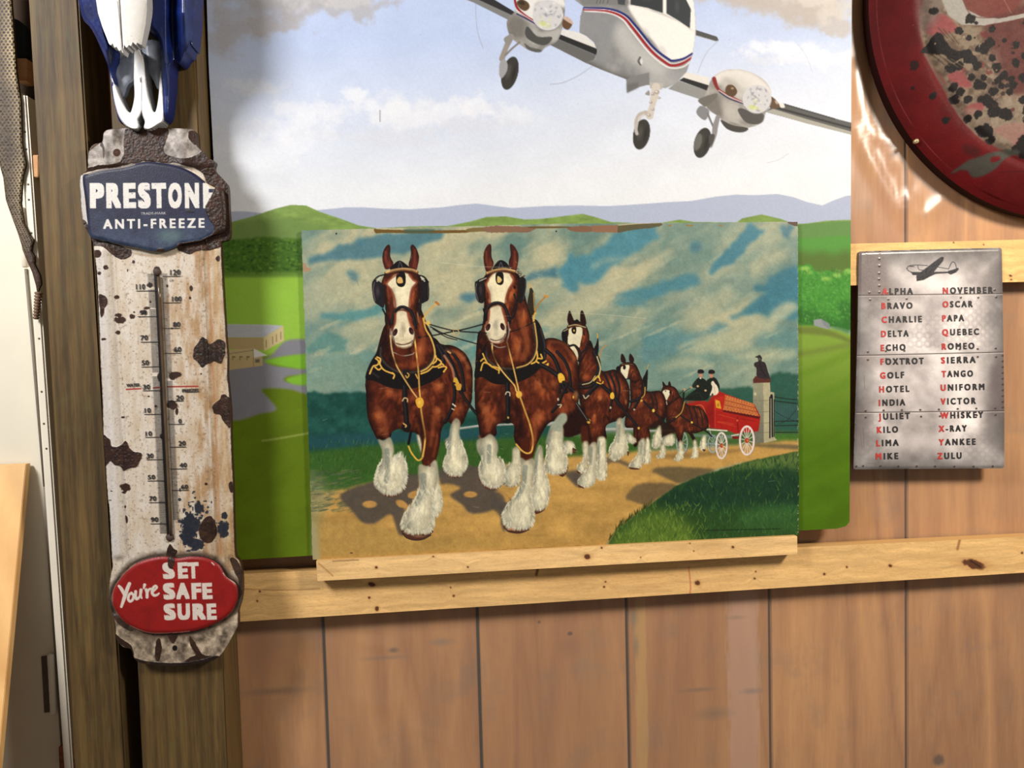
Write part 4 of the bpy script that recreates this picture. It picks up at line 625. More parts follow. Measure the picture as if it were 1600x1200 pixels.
# ---------------------------------------------------------------- the airfield mural
def paint_mural(k=0.8):
    c = Canvas(316, -140, 1334, 884, k, (224, 230, 238))
    M1 = frame(740, 0, 5.0); M2 = frame(1020, 0, 5.0); M3 = frame(300, 0, 3.4783); M4 = frame(320, 300, 3.6364); M5 = frame(330, 420, 2.5); M6 = frame(1200, 300, 4.0); K = frame(760, 330, 2.7586)
    X, Y = c.X, c.Y
    t = np.clip((Y - 60) / 240, 0, 1)[..., None]
    c.rgb[:] = hx((190, 206, 240)) * (1 - t) + hx((236, 240, 246)) * t
    t = np.clip((X - 700) / 500, 0, 1)[..., None] * np.clip((Y) / 150, 0, 1)[..., None]
    c.rgb[:] = c.rgb * (1 - t * .5) + hx((236, 238, 242)) * t * .5
    n = fbm(X, Y * 1.5, 70, 4, 51)
    def cloud(x, y, rx, ry, col, a, seed, rough=.8, soft=.6):
        c.blob(x, y, rx, ry, col, a, soft, 0, rough, seed, min(rx, ry) * .8)
    # upper cloud banks
    for i, (x, y, rx, ry, a) in enumerate(((350, -40, 90, 70, .95), (430, -10, 110, 52, .95), (520, -20, 90, 42, .9), (380, 40, 60, 40, .6), (440, 40, 70, 22, .85), (560, 8, 60, 26, .8), (350, 60, 40, 40, .5), (600, -60, 90, 50, .9))): cloud(x, y, rx, ry, (180, 178, 182), a, i)
    for i, (x, y, rx, ry, a) in enumerate(((470, -6, 60, 24, .8), (530, 0, 60, 20, .7), (420, -20, 60, 20, .6))): cloud(x, y, rx, ry, (202, 200, 202), a, i + 9)
    for i, (x, y, rx, ry, a) in enumerate(((1180, -30, 120, 52, .9), (1270, 0, 90, 48, .9), (1220, 12, 90, 22, .7), (1300, 30, 60, 30, .8), (1120, -10, 60, 22, .6))): cloud(x, y, rx, ry, (192, 183, 176), a, i + 14)
    for i, (x, y, rx, ry, a) in enumerate(((1270, -10, 70, 26, .7), (1310, 20, 40, 24, .7))): cloud(x, y, rx, ry, (214, 208, 200), a, i + 20)
    # middle cumulus
    for i, (x, y, rx, ry, a) in enumerate(((600, 170, 60, 34, .9), (560, 152, 30, 20, .9), (640, 180, 60, 30, .9), (700, 172, 60, 24, .85), (740, 166, 40, 20, .8), (470, 176, 60, 26, .8), (520, 178, 50, 20, .7), (400, 136, 60, 20, .5), (800, 180, 60, 20, .6), (1215, 78, 60, 22, .8), (1290, 90, 60, 22, .6), (1170, 84, 30, 10, .6), (450, 205, 90, 28, .8), (400, 240, 90, 40, .7))): cloud(x, y, rx, ry, (238, 241, 248), a * .85, i + 3, .9, .8)
    for i, (x, y, rx, ry, a) in enumerate(((600, 212, 90, 16, .7), (740, 196, 80, 16, .7), (500, 212, 60, 12, .5), (410, 142, 40, 9, .5), (1240, 94, 90, 9, .7), (380, 200, 50, 16, .5), (680, 226, 60, 10, .4), (820, 190, 50, 10, .4))): cloud(x, y, rx, ry, (222, 226, 236), a * .8, i + 23)
    c.rgb[:] = c.rgb + (n - .5)[..., None] * .05 * (Y < 320)[..., None]
    for i in range(26): c.blob(c.rnd.uniform(340, 1320), c.rnd.uniform(10, 300), c.rnd.uniform(.6, 1.2), .8, (150, 148, 150), .7, .5)
    c.stroke(M3(1022, 600, 1022, 660), 1.2, (130, 120, 112), a=.9)
    # ---- blue ridges
    RG = (180, 189, 212)
    c.fill(P(316, 330, 345, 331, 380, 330, 420, 334, 470, 331, 500, 328, 540, 324, 570, 324, 600, 326, 640, 327, 690, 324, 720, 320, 745, 318, 775, 322, 800, 325, 850, 322, 900, 321, 950, 322, 1000, 319, 1040, 316, 1080, 314, 1120, 307, 1150, 304, 1180, 305, 1215, 303, 1240, 308, 1262, 316, 1285, 321, 1300, 314, 1322, 306, 1340, 304, 1340, 380, 316, 380), RG, .6, 1, sm=False)
    c.fill(P(316, 350, 340, 352, 365, 346, 395, 338, 430, 326, 455, 320, 478, 321, 500, 331, 530, 341, 560, 352, 590, 357, 640, 354, 700, 353, 735, 346, 760, 339, 790, 338, 820, 343, 845, 342, 870, 339, 910, 334, 930, 339, 955, 347, 985, 348, 1000, 354, 1040, 347, 1062, 343, 1085, 347, 1110, 347, 1150, 348, 1160, 341, 1190, 335, 1220, 342, 1240, 350, 1262, 349, 1290, 345, 1310, 344, 1340, 343, 1340, 400, 316, 420), (128, 156, 82), .6, 1, sm=False)
    m = blur(((Y > 322) & (Y < 372)).astype(np.float32), 6)[..., None]
    nn = fbm(X, Y * 2, 14, 4, 61)
    c.rgb[:] = c.rgb * (1 + (nn - .5)[..., None] * .3 * m * (c.rgb[..., 1:2] > c.rgb[..., 2:3] + .1))
    c.fill(P(370, 350, 420, 340, 470, 345, 520, 358, 470, 376, 316, 384, 316, 366), (112, 140, 76), 5, .8)
    # ---- right hand country
    c.fill(P(1240, 352, 1290, 347, 1340, 345, 1340, 380, 1240, 384), (104, 144, 80), .6, 1, sm=False)
    c.fill(P(1240, 372, 1280, 371, 1310, 368, 1340, 370, 1340, 440, 1240, 440), (92, 154, 68), 1, 1, sm=False)
    c.fill(M6(180, 370, 260, 380, 340, 370, 420, 385, 520, 370, 530, 500, 440, 520, 330, 510, 180, 490), (92, 116, 54), 6, .9, rough=4)
    c.fill(M6(180, 490, 215, 462, 265, 458, 290, 490, 330, 512, 360, 488, 410, 500, 440, 520, 470, 500, 500, 480, 540, 485, 540, 830, 400, 840, 180, 840), (76, 148, 58), .6, 1, rough=2, rs=6)
    for x, y, rx, ry in ((1256, 420, 14, 6), (1262, 425, 10, 5), (1308, 430, 12, 6), (1325, 424, 10, 6), (1290, 435, 12, 6)): c.blob(x, y, rx, ry, (148, 196, 92), .9, .8, 0, .4, int(x) % 20, 5)
    c.fill(M6(180, 720, 260, 740, 330, 750, 420, 800, 520, 830, 520, 900, 440, 880, 330, 840, 180, 830), (50, 108, 46), 4, .8, rough=3)
    c.fill(M6(440, 700, 530, 700, 530, 830, 470, 830), (46, 104, 44), 5, .7)
    c.hairs(600, lambda: (c.rnd.uniform(1246, 1330), c.rnd.uniform(422, 505)), lambda x, y: c.rnd.uniform(0, 6.28), 4, 2.2, [(98, 168, 72), (66, 132, 50), (54, 112, 44), (120, 182, 84)], .4)
    c.fill(P(1240, 508, 1275, 509, 1310, 516, 1340, 528, 1340, 885, 1240, 885), (132, 164, 62), 1.2, 1, sm=False)
    c.fill(M6(180, 850, 300, 845, 400, 870, 520, 925, 520, 945, 400, 905, 280, 890, 180, 880), (112, 126, 58), 2, .9); c.fill(M6(180, 1000, 280, 985, 400, 960, 520, 938, 520, 965, 400, 990, 180, 1030), (116, 132, 60), 2.5, .8)
    c.fill(M6(285, 800, 330, 792, 384, 825, 386, 858, 340, 850, 288, 835), (150, 156, 158), .4, 1, sm=False); c.fill(M6(330, 792, 384, 825, 386, 858, 350, 835), (128, 134, 138), .4, .8, sm=False)
    t = np.clip((Y - 540) / 160, 0, 1)[..., None] * (X > 1236)[..., None]
    c.rgb[:] = c.rgb * (1 - t) + hx((82, 118, 20)) * t
    for y in range(570, 860, 44): c.stroke(P(1240, y + 20, 1290, y, 1340, y - 26), 12, (92, 132, 28), 5, .35)
    # ---- left hand country
    c.fill(P(316, 378, 345, 376, 380, 374, 410, 370, 450, 373, 490, 372, 490, 436, 316, 436), (72, 110, 40), 1, 1, sm=False, rough=2, rs=5)
    for i in range(420):
        x = c.rnd.uniform(330, 480); y = c.rnd.uniform(374, 430); c.blob(x, y, c.rnd.uniform(2, 5), c.rnd.uniform(1.5, 4), c.rnd.choice([(96, 138, 48), (54, 88, 34), (82, 122, 42), (44, 76, 32), (112, 150, 58)]), .6, .8)
    c.fill(P(316, 431, 400, 431, 490, 428, 490, 570, 316, 570), (150, 194, 70), 1, 1, sm=False)
    c.fill(P(316, 425, 400, 426, 490, 424, 490, 433, 316, 434), (104, 140, 58), 1.5, .8, sm=False)
    c.fill(P(316, 556, 490, 556, 490, 886, 316, 886), (100, 124, 24), 4, 1, sm=False)
    AS = (132, 132, 140)
    c.fill(M5(50, 345, 210, 350, 290, 282, 380, 280, 380, 328, 280, 345, 215, 362, 260, 380, 380, 392, 380, 412, 300, 420, 290, 440, 380, 452, 380, 490, 300, 470, 200, 470, 215, 495, 255, 548, 200, 565, 60, 580), AS, .8, 1)
    c.fill(M5(205, 362, 270, 345, 375, 338, 375, 388, 300, 384), (128, 184, 52), .8, 1); c.fill(M5(292, 432, 330, 418, 380, 412, 380, 452, 320, 450), (128, 184, 52), .8, 1)
    c.stroke(M5(200, 672, 280, 660, 380, 642), 3.2, (150, 166, 84), 1, .8)
    c.fill(M5(40, 216, 220, 218, 282, 222, 205, 268, 40, 268), (184, 188, 194), .4, 1, sm=False); c.fill(M5(40, 268, 205, 268, 205, 318, 40, 312), (176, 156, 110), .4, 1, sm=False); c.fill(M5(205, 268, 282, 222, 284, 280, 207, 322), (208, 190, 142), .4, 1, sm=False)
    for x in (215, 240, 255, 272): c.stroke(M5(x, 285 - (x - 205) * .55, x, 312 - (x - 205) * .55), 1.4, (120, 104, 76), a=.8)
    for i in range(6): c.stroke(M5(60, 225 + i * 7, 240 - i * 5, 228 + i * 7), .7, (150, 156, 164), a=.6)
    c.fill(M5(40, 318, 160, 312, 165, 352, 40, 356), (190, 172, 126), .4, 1, sm=False); c.fill(M5(40, 352, 200, 340, 202, 378, 40, 400), (184, 164, 118), .4, 1, sm=False); c.fill(M5(164, 310, 220, 338, 165, 348), (216, 216, 210), .4, 1, sm=False)
    for x in (84, 112, 140): c.stroke(M5(x, 344, x + 8, 344), 2, (110, 98, 76)); c.stroke(M5(x, 344, x, 356), .8, (110, 98, 76))
    c.fill(M5(172, 354, 190, 352, 190, 366, 172, 367), (110, 104, 90), .3, 1, sm=False); c.stroke(M5(40, 336, 165, 318), .8, (120, 108, 84)); c.stroke(M5(164, 312, 166, 380), .8, (120, 108, 84), a=.8)
    n = fbm(X + Y * .6, Y * 1.3, 40, 3, 71); gm = np.clip((Y - 600) / 40, 0, 1)[..., None]
    c.rgb[:] = c.rgb * (1 + (n - .5)[..., None] * .16 * gm)
    c.hairs(30, lambda: (c.rnd.uniform(370, 1325), c.rnd.uniform(700, 860)), lambda x, y: -1.2, 4, 1, [(70, 110, 36)], .5)
    # ---- twin engined aeroplane
    DK = (62, 62, 62); G1 = (148, 148, 148); G2 = (196, 194, 192); G3 = (106, 106, 104)
    c.stroke(M1(15, 30, 22, 180, 40, 280, 75, 380), 1, (160, 160, 172), .4, .7); c.stroke(M1(600, 660, 700, 645, 820, 590, 930, 515), 1, (158, 158, 166), .4, .8); c.stroke(M2(505, 325, 430, 400, 390, 470, 350, 570), .9, (170, 168, 176), .4, .8); c.stroke(M2(1130, 340, 1200, 440, 1245, 560), .8, (196, 194, 198), .4, .7); c.stroke(M2(900, 1270, 980, 1250, 1060, 1200), .9, (190, 188, 192), .4, .7)
    c.fill(M1(-900, -420, 0, -55, 130, -5, 330, 110, 270, 155, 0, 20, -900, -330), (126, 126, 126), .3, 1, sm=False); c.fill(M1(-900, -440, 20, -60, 150, -10, 340, 105, 320, 128, 0, -20, -900, -400), (50, 50, 52), .3, 1, sm=False)
    c.fill(M1(690, 235, 830, 258, 920, 320, 968, 385, 700, 280), (222, 220, 218), .4, 1)
    c.fill(M1(660, 262, 968, 382, 960, 432, 640, 296), (44, 44, 44), .4, 1, sm=False); c.fill(M1(640, 296, 958, 432, 940, 476, 880, 494, 596, 350, 620, 310), (104, 104, 102), .5, 1, sm=False)
    # tailplane
    c.fill(M2(330, 232, 500, 286, 516, 316, 490, 322, 335, 276), (84, 84, 84), .4, 1, sm=False); c.stroke(M2(340, 278, 490, 322), 1, (180, 178, 176))
    # right wing
    c.fill(M2(230, 556, 440, 606, 440, 690, 220, 614), (226, 222, 216), .5, 1, sm=False)
    c.fill(M2(120, 694, 200, 630, 490, 730, 470, 770, 370, 776), (146, 146, 144), .5, 1, sm=False); c.fill(M2(205, 628, 240, 606, 520, 692, 500, 736), (44, 44, 44), .4, 1, sm=False)
    c.fill(M2(1015, 806, 1420, 925, 1550, 958, 1640, 985, 1640, 1075, 1548, 1050, 1200, 962, 880, 874, 920, 840), (92, 92, 90), .4, 1, sm=False); c.fill(M2(880, 872, 940, 850, 1200, 930, 1550, 1028, 1640, 1050, 1640, 1078, 1548, 1052, 1200, 964), (168, 166, 156), .6, 1, sm=False); c.stroke(M2(960, 840, 1200, 905, 1400, 960, 1550, 1000), 3, (52, 52, 52), .5); c.stroke(M2(1020, 812, 1420, 928), 1.6, (58, 58, 58)); c.fill(M2(990, 815, 1020, 805, 1030, 840, 1000, 840), (230, 226, 218), .4, 1)
    # fuselage
    fus = M1(790, 0, 830, -180, 1000, -330, 1300, -380, 1560, -300, 1690, -120, 1720, 20, 1735, 160, 1735, 260, 1712, 420, 1664, 560, 1580, 650, 1500, 690, 1360, 664, 1200, 622, 1000, 545, 880, 492, 950, 460, 968, 400, 940, 330, 880, 280, 826, 254, 834, 130, 858, 50)
    m = c.fill(fus, G1, .4, 1, sm=False); c.clip = m
    nz = fbm(X, Y, 16, 4, 81); c.rgb[:] = c.rgb + ((nz - .5)[..., None] * .22) * m[..., None]
    c.fill(M1(830, 60, 1060, 80, 1180, 140, 1100, 300, 1000, 500, 880, 490, 820, 260), (136, 138, 142), 6, .8)
    c.fill(M1(1150, 160, 1300, 320, 1460, 480, 1560, 560, 1500, 620, 1340, 560, 1180, 420, 1100, 300), (188, 188, 186), 8, .9)
    c.fill(M1(900, 480, 1100, 570, 1300, 620, 1300, 700, 880, 540), (88, 88, 84), 4, .9); c.fill(M1(1500, 560, 1640, 540, 1700, 440, 1640, 620, 1540, 680), (158, 158, 160), 4, .9); c.fill(M1(1380, 590, 1500, 600, 1580, 650, 1400, 680), (172, 172, 170), 3, .7)
    c.fill(M1(800, -20, 1000, -20, 1250, 0, 1230, 60, 1060, 40, 860, 44), (122, 122, 122), 2, .9, sm=False)
    for x in (960, 985, 1010, 1045): c.stroke(M1(x + 10, -10, x, 26), 1, (70, 70, 70), a=.8)
    c.fill(M1(1205, 44, 1300, 52, 1400, 84, 1600, 165, 1690, 226, 1735, 260, 1712, 420, 1640, 460, 1560, 472, 1490, 430, 1400, 320, 1290, 190), (240, 237, 232), 2, 1)
    c.blob(1010, 50, 6, 14, (206, 206, 206), .6, .9, -.6); c.blob(1036, 78, 6, 14, (206, 206, 206), .7, .9, -.6)
    c.fill(M1(1240, -300, 1540, -260, 1690, -80, 1735, 40, 1740, 260, 1690, 226, 1600, 162, 1420, 84, 1220, 40, 1200, -100), (238, 236, 232), .8, 1, sm=False)
    c.fill(M1(1230, -180, 1478, -120, 1478, 102, 1360, 62, 1224, 36), (58, 62, 64), .4, 1, sm=False); c.fill(M2(106, -60, 252, -20, 298, 72, 290, 222, 200, 160, 105, 104), (62, 66, 68), .4, 1, sm=False); c.fill(M1(1100, -120, 1205, -140, 1180, 40, 1130, 34), (70, 74, 78), .4, 1, sm=False)
    c.blob(1058, 10, 6, 16, (80, 86, 90), .6, .9); c.blob(1012, -4, 16, 10, (74, 78, 82), .6, .9)
    c.stroke(M1(870, 86, 1050, 100, 1160, 150, 1230, 236, 1370, 410, 1490, 510, 1560, 532, 1640, 520, 1706, 470), 2.4, (224, 222, 222), .4); c.stroke(M1(862, 72, 1040, 84, 1165, 132, 1245, 220, 1385, 395, 1500, 490, 1555, 512, 1630, 496, 1706, 446), 3.8, (156, 38, 44), .3); c.stroke(M1(862, 64, 1050, 70, 1180, 114, 1265, 200, 1405, 370, 1520, 460, 1560, 474, 1640, 458, 1708, 420), 3.4, (40, 44, 110), .3); c.stroke(M1(864, 70, 1050, 79, 1172, 124, 1256, 211, 1396, 383, 1512, 478, 1558, 496, 1634, 478, 1706, 436), 1.0, (236, 234, 236), .3)
    c.clip = None
    c.stroke(M1(1300, 450, 1288, 478, 1304, 505), 3.2, (96, 96, 96), .4); c.blob(740 + 1312 / 5, 480 / 5, 2.4, 6, (212, 212, 210), 1, .4)
    c.fill(M1(1192, 622, 1230, 598, 1372, 566, 1372, 660, 1290, 682, 1198, 727), (126, 126, 126), .4, 1, sm=False); c.fill(M1(1195, 660, 1290, 640, 1290, 682, 1198, 727), (104, 104, 102), 1, .8, sm=False)
    # nose gear
    c.fill(M1(1376, 640, 1490, 650, 1470, 700, 1376, 690), (180, 178, 172), .4, 1, sm=False); c.stroke(M1(1425, 680, 1410, 760, 1395, 830, 1375, 905), [13, 12, 9, 12], (206, 198, 188), .4); c.fill(M1(1340, 735, 1370, 705, 1375, 745), (150, 144, 138), .3, 1)
    for x, y, r in ((1432, 720, 5), (1400, 735, 4), (1450, 765, 3), (1385, 800, 3.4), (1400, 855, 3.6), (1370, 900, 4)): c.blob(740 + x / 5, y / 5, r, r * .8, (160, 150, 142), .8, .4); c.blob(740 + x / 5 - .8, y / 5 - .8, r * .5, r * .4, (232, 228, 222), .8, .5)
    c.stroke(M1(1345, 880, 1300, 900, 1276, 950, 1270, 1040), [7, 8, 8, 6], (186, 178, 172), .4); c.stroke(M1(1330, 895, 1290, 930, 1280, 1030), 2, (226, 220, 214), .5, .8)
    def tyre(x, y, rx, ry, rot, hub=None):
        c.blob(x, y, rx, ry, (60, 58, 54), 1, .08, rot); c.blob(x - rx * .2, y - ry * .1, rx * .5, ry * .7, (84, 82, 76), .8, .8, rot); c.blob(x + rx * .5, y, rx * .3, ry * .8, (40, 39, 36), .6, .8, rot)
        if hub: c.blob(x + hub, y, rx * .5, ry * .55, (150, 150, 150), 1, .2, rot)
    tyre(740 + 1312 / 5, 1050 / 5, 13, 24, .2)
    c.stroke(M1(1276, 960, 1268, 1010, 1276, 1045), 5, (186, 180, 176), .4)
    # left engine
    m = c.fill(M1(258, 190, 275, 140, 325, 80, 316, 0, 340, -90, 470, -150, 620, -130, 700, -40, 714, 60, 706, 150, 690, 230, 650, 322, 560, 372, 520, 410, 440, 396, 380, 360, 290, 290), (146, 144, 140), .4); c.clip = m
    c.rgb[:] = c.rgb + ((nz - .5)[..., None] * .3) * m[..., None]
    c.fill(M1(330, -100, 480, -150, 620, -130, 716, 0, 714, 60, 500, 20, 480, 180, 330, 90), (232, 230, 228), 3, .95); c.fill(M1(440, 200, 520, 250, 660, 220, 690, 240, 640, 330, 540, 300, 440, 230), (186, 184, 180), 3, .8); c.fill(M1(270, 140, 340, 110, 420, 160, 400, 300, 280, 280), (112, 108, 102), 6, .7)
    c.clip = None
    c.stroke(M1(322, 0, 340, 60, 400, 120, 480, 170), 3.6, (140, 40, 44), .3); c.stroke(M1(338, 108, 400, 140, 500, 195), 2.2, (50, 52, 92), .3); c.stroke(M1(335, 80, 410, 130, 490, 180), 1, (230, 228, 228), .3)
    c.fill(M1(335, 20, 372, -6, 425, 20, 436, 60, 402, 86, 360, 64), (92, 72, 50), .4, 1); c.fill(M1(345, 25, 372, 4, 400, 20, 392, 40), (60, 48, 38), .6, .9); c.fill(M1(693, 170, 720, 134, 762, 160, 772, 190, 740, 232, 700, 214), (100, 74, 54), .4, 1); c.fill(M1(700, 145, 730, 128, 776, 172, 770, 190), (206, 180, 168), .4, .9)
    c.fill(M1(402, 250, 424, 208, 500, 285, 612, 290, 575, 348, 500, 345, 420, 300), (78, 78, 76), .5, 1); c.fill(M1(398, 338, 450, 372, 520, 386, 526, 404, 480, 406, 420, 382), (92, 92, 90), .5, 1)
    def spinner(x, y, r, sd):
        c.blob(x, y, r, r, (206, 206, 208), 1, .06); m = c.mask([[(x + (r - .6) * math.cos(t), y + (r - .6) * math.sin(t)) for t in np.linspace(0, 6.283, 40)[:-1]]]); f = np.zeros((c.H, c.W), np.float32); f[m[0]] = m[1]; c.clip = f
        for i in range(40):
            a = c.rnd.uniform(0, 6.28); q = c.rnd.uniform(0, r); col = c.rnd.choice([(158, 158, 166), (232, 232, 234), (190, 190, 198), (140, 140, 150)] + ([(196, 204, 140), (210, 214, 160)] if math.sin(a) > .2 else []))
            c.blob(x + q * math.cos(a), y + q * math.sin(a), c.rnd.uniform(2, 6), c.rnd.uniform(1.4, 3.4), col, .7, .8, c.rnd.uniform(0, 3))
        c.blob(x - r * .3, y + r * .55, r * .5, r * .28, (200, 208, 128), .8, .9, .2); c.clip = None
        c.stroke([(x + r * math.cos(t), y + r * math.sin(t)) for t in np.linspace(.2, 2.6, 16)], 1.2, (120, 120, 122), .4, .8)
    spinner(740 + 580 / 5, 120 / 5, 24, 3)
    c.stroke(M1(290, 290, 250, 380, 222, 460), [10, 8, 9], (150, 142, 136), .4); c.stroke(M1(360, 330, 300, 380, 250, 430), 3, (130, 122, 116), .4); c.fill(M1(245, 290, 300, 270, 300, 310, 270, 350, 238, 320), (140, 138, 134), .4, 1)
    tyre(740 + 284 / 5, 572 / 5, 12.5, 26.5, .25); c.fill(M1(205, 490, 240, 465, 265, 500, 258, 560, 220, 612, 200, 580), (158, 158, 162), .4, 1)
    # right engine
    m = c.fill(M2(400, 790, 428, 690, 470, 604, 560, 550, 680, 543, 800, 580, 896, 655, 928, 760, 884, 876, 862, 950, 800, 985, 745, 1000, 700, 1036, 620, 1024, 560, 970, 520, 915, 440, 860), (164, 160, 154), .4); c.clip = m
    c.rgb[:] = c.rgb + ((nz - .5)[..., None] * .3) * m[..., None]
    c.fill(M2(470, 600, 560, 545, 690, 540, 820, 590, 930, 700, 930, 780, 740, 700, 640, 640, 560, 610, 520, 660), (226, 222, 216), 3, .95); c.fill(M2(520, 640, 600, 590, 680, 600, 760, 680, 700, 780, 620, 740), (210, 206, 200), 4, .8); c.fill(M2(560, 620, 640, 640, 690, 720, 640, 700), (160, 154, 148), 4, .6)
    c.fill(M2(400, 780, 500, 740, 560, 860, 520, 930, 430, 860), (110, 106, 100), 4, .8); c.fill(M2(540, 780, 640, 820, 680, 900, 620, 960, 560, 900), (186, 182, 174), 5, .8); c.clip = None
    c.fill(M2(358, 776, 490, 730, 500, 760, 420, 830, 385, 820), (112, 108, 102), .5, 1)
    c.fill(M2(664, 862, 700, 846, 780, 880, 862, 890, 856, 950, 800, 972, 720, 950), (84, 82, 80), .5, 1); c.fill(M2(530, 936, 620, 976, 742, 1000, 716, 1030, 640, 1030, 570, 1000), (72, 70, 66), .6, 1); c.blob(1020 + 640 / 5, 970 / 5, 14, 3.4, (132, 128, 120), .8, .8, .3)
    c.fill(M2(462, 616, 490, 604, 520, 690, 600, 740, 712, 800, 690, 806, 580, 748, 500, 700), (134, 44, 46), .4, 1); c.stroke(M2(520, 720, 600, 772, 715, 812), 1.8, (50, 50, 84), .3); c.stroke(M2(516, 706, 600, 756, 715, 806), 1.2, (232, 228, 226), .3)
    c.fill(M2(566, 700, 586, 664, 630, 668, 660, 716, 630, 754, 580, 742), (92, 70, 50), .4, 1); c.blob(1020 + 622 / 5, 690 / 5, 3.4, 2.4, (206, 180, 150), .7, .7); c.fill(M2(918, 760, 950, 770, 992, 826, 960, 850, 914, 836), (100, 78, 60), .4, 1); c.blob(1020 + 966 / 5, 800 / 5, 2.4, 5, (206, 184, 164), .8, .6, -.6)
    spinner(1020 + 814 / 5, 776 / 5, 22.5, 4)
    c.fill(M2(342, 862, 380, 826, 442, 868, 410, 938, 352, 902), (132, 132, 134), .4, 1); c.stroke(M2(430, 890, 450, 940, 470, 985), 3, (120, 116, 116), .4); c.stroke(M2(508, 915, 488, 990, 480, 1050, 452, 1140), [7, 9, 8, 6], (140, 138, 138), .4)
    tyre(1020 + 388 / 5, 1116 / 5, 13, 24, .25); c.blob(1020 + 352 / 5, 1110 / 5, 6.5, 16, (112, 110, 106), .9, .3, .25); c.fill(M2(438, 1060, 480, 1050, 476, 1100, 450, 1142), (80, 78, 76), .4, 1)
    c.grain(.02, 2.5, 91)
    return c
# ---------------------------------------------------------------- lettering
_GC = {}
def raw_text(body, bold, space):
    key = (body, bold, space)
    if key not in _GC:
        cu = bpy.data.curves.new('text', 'FONT'); cu.body = body; cu.size = 1.0; cu.offset = bold; cu.space_character = space; cu.resolution_u = 3
        ob = bpy.data.objects.new('text', cu); COL.objects.link(ob)
        dg = bpy.context.evaluated_depsgraph_get(); ev = ob.evaluated_get(dg); me = ev.to_mesh()
        _GC[key] = (np.array([tuple(q.co)[:2] for q in me.vertices]), [tuple(p.vertices) for p in me.polygons])
        ev.to_mesh_clear(); bpy.data.objects.remove(ob); bpy.data.curves.remove(cu)
    return _GC[key]
def glyphs(body, bold=0.0, space=1.0):
    """outline faces of a line of text (five shifted copies make it bold), unit cap height, x from 0 -> (points, faces, width)"""
    v, f = raw_text(body, 0.0, space); e = raw_text('E', 0.0, space)[0][:, 1]
    v = v.copy(); v[:, 0] -= v[:, 0].min(); v[:, 1] = (v[:, 1] - e.min()) / (e.max() - e.min()); n = len(v)
    b = bold * 1.4; sh = [(i * b, j * b) for i in (-1, 0, 1) for j in (-1, 0, 1)] if bold else [(0, 0)]
    V = np.vstack([v + np.array(d) for d in sh]); V[:, 1] = (V[:, 1] + b) / (1 + 2 * b); V[:, 0] += b
    return V, [tuple(i + k * n for i in g) for k in range(len(sh)) for g in f], V[:, 0].max()
def set_text(body, p0, p1, h, bold=0.0, space=1.0, skew=0.0):
    """text from baseline point p0 to p1, cap height h (trace px) -> list of polygons"""
    v, f, w = glyphs(body, bold, space)
    p0 = np.array(p0, float); p1 = np.array(p1, float); ax = (p1 - p0) / w; un = (p1 - p0) / np.linalg.norm(p1 - p0); up = np.array([un[1], -un[0]]) * h + un * skew * h
    q = p0 + v[:, :1] * ax + v[:, 1:] * up
    return q, f
def letter(c, body, p0, p1, h, col, bold=0.0, space=1.0, a=1.0, skew=0.0):
    q, f = set_text(body, p0, p1, h, bold, space, skew); n = 9 if bold else 1; m = len(f) // n
    M = np.zeros((c.H, c.W), np.float32)
    for k in range(n):
        r = c.mask([q[list(g)] for g in f[k * m:(k + 1) * m]])
        if r: M[r[0]] = np.maximum(M[r[0]], r[1])
    c.put((slice(0, c.H), slice(0, c.W)), M, col, a)

# ---------------------------------------------------------------- old enamel thermometer sign
RUST = (56, 36, 27); RUSD = (36, 24, 20); RUSL = (90, 58, 38)
T1 = frame(0, 0, 4.0); T2 = frame(100, 180, 5.3333); T3 = frame(100, 380, 5.3333); T4 = frame(100, 580, 5.3333); T5 = frame(100, 780, 4.2857)
THERMO_OUT = T2(200, 420, 198, 360, 214, 285, 250, 242, 318, 222, 330, 150, 370, 120, 480, 108, 640, 104, 860, 108, 1055, 114, 1094, 150, 1106, 250, 1150, 300, 1200, 360, 1254, 382, 1248, 430, 1256, 462, 1310, 520, 1345, 560, 1366, 600, 1374, 770, 1380, 1012, 1312, 1052, 1308, 1100) + T3(1314, 200, 1332, 500, 1350, 800, 1362, 950, 1360, 1100) + T4(1372, 150, 1388, 350, 1392, 600, 1406, 900, 1412, 1150) + T5(1138, 200, 1146, 370, 1176, 416, 1190, 480, 1196, 600, 1188, 680, 1166, 760, 1162, 850, 1132, 912, 1092, 985, 1040, 1052, 985, 1084, 880, 1104, 740, 1118, 600, 1110, 505, 1094, 470, 1062, 448, 1004, 398, 990, 352, 940, 346, 870, 338, 810, 318, 750, 300, 680, 300, 600, 314, 500, 326, 450, 320, 380, 312, 200, 302, 20) + T4(376, 1190, 352, 850, 330, 540, 320, 200, 308, 0) + T3(305, 1000, 300, 800, 286, 500, 274, 250, 256, 100) + T2(238, 1052, 190, 960, 156, 880, 134, 620, 138, 510, 182, 468)
BLUE_OUT = T2(156, 516, 200, 486, 330, 450, 500, 428, 600, 402, 700, 386, 800, 396, 900, 412, 1000, 442, 1100, 494, 1180, 560, 1252, 602, 1330, 640, 1340, 940, 1240, 1000, 1130, 1050, 980, 1072, 930, 1104, 820, 1136, 700, 1126, 600, 1102, 480, 1080, 330, 1042, 220, 1012, 196, 890, 176, 700)
RED_OUT = T5(324, 690, 334, 600, 400, 502, 480, 432, 590, 394, 680, 384, 760, 396, 850, 384, 960, 396, 1040, 442, 1084, 516, 1150, 566, 1164, 640, 1142, 722, 1080, 792, 980, 846, 850, 886, 700, 898, 560, 894, 440, 846, 364, 772)
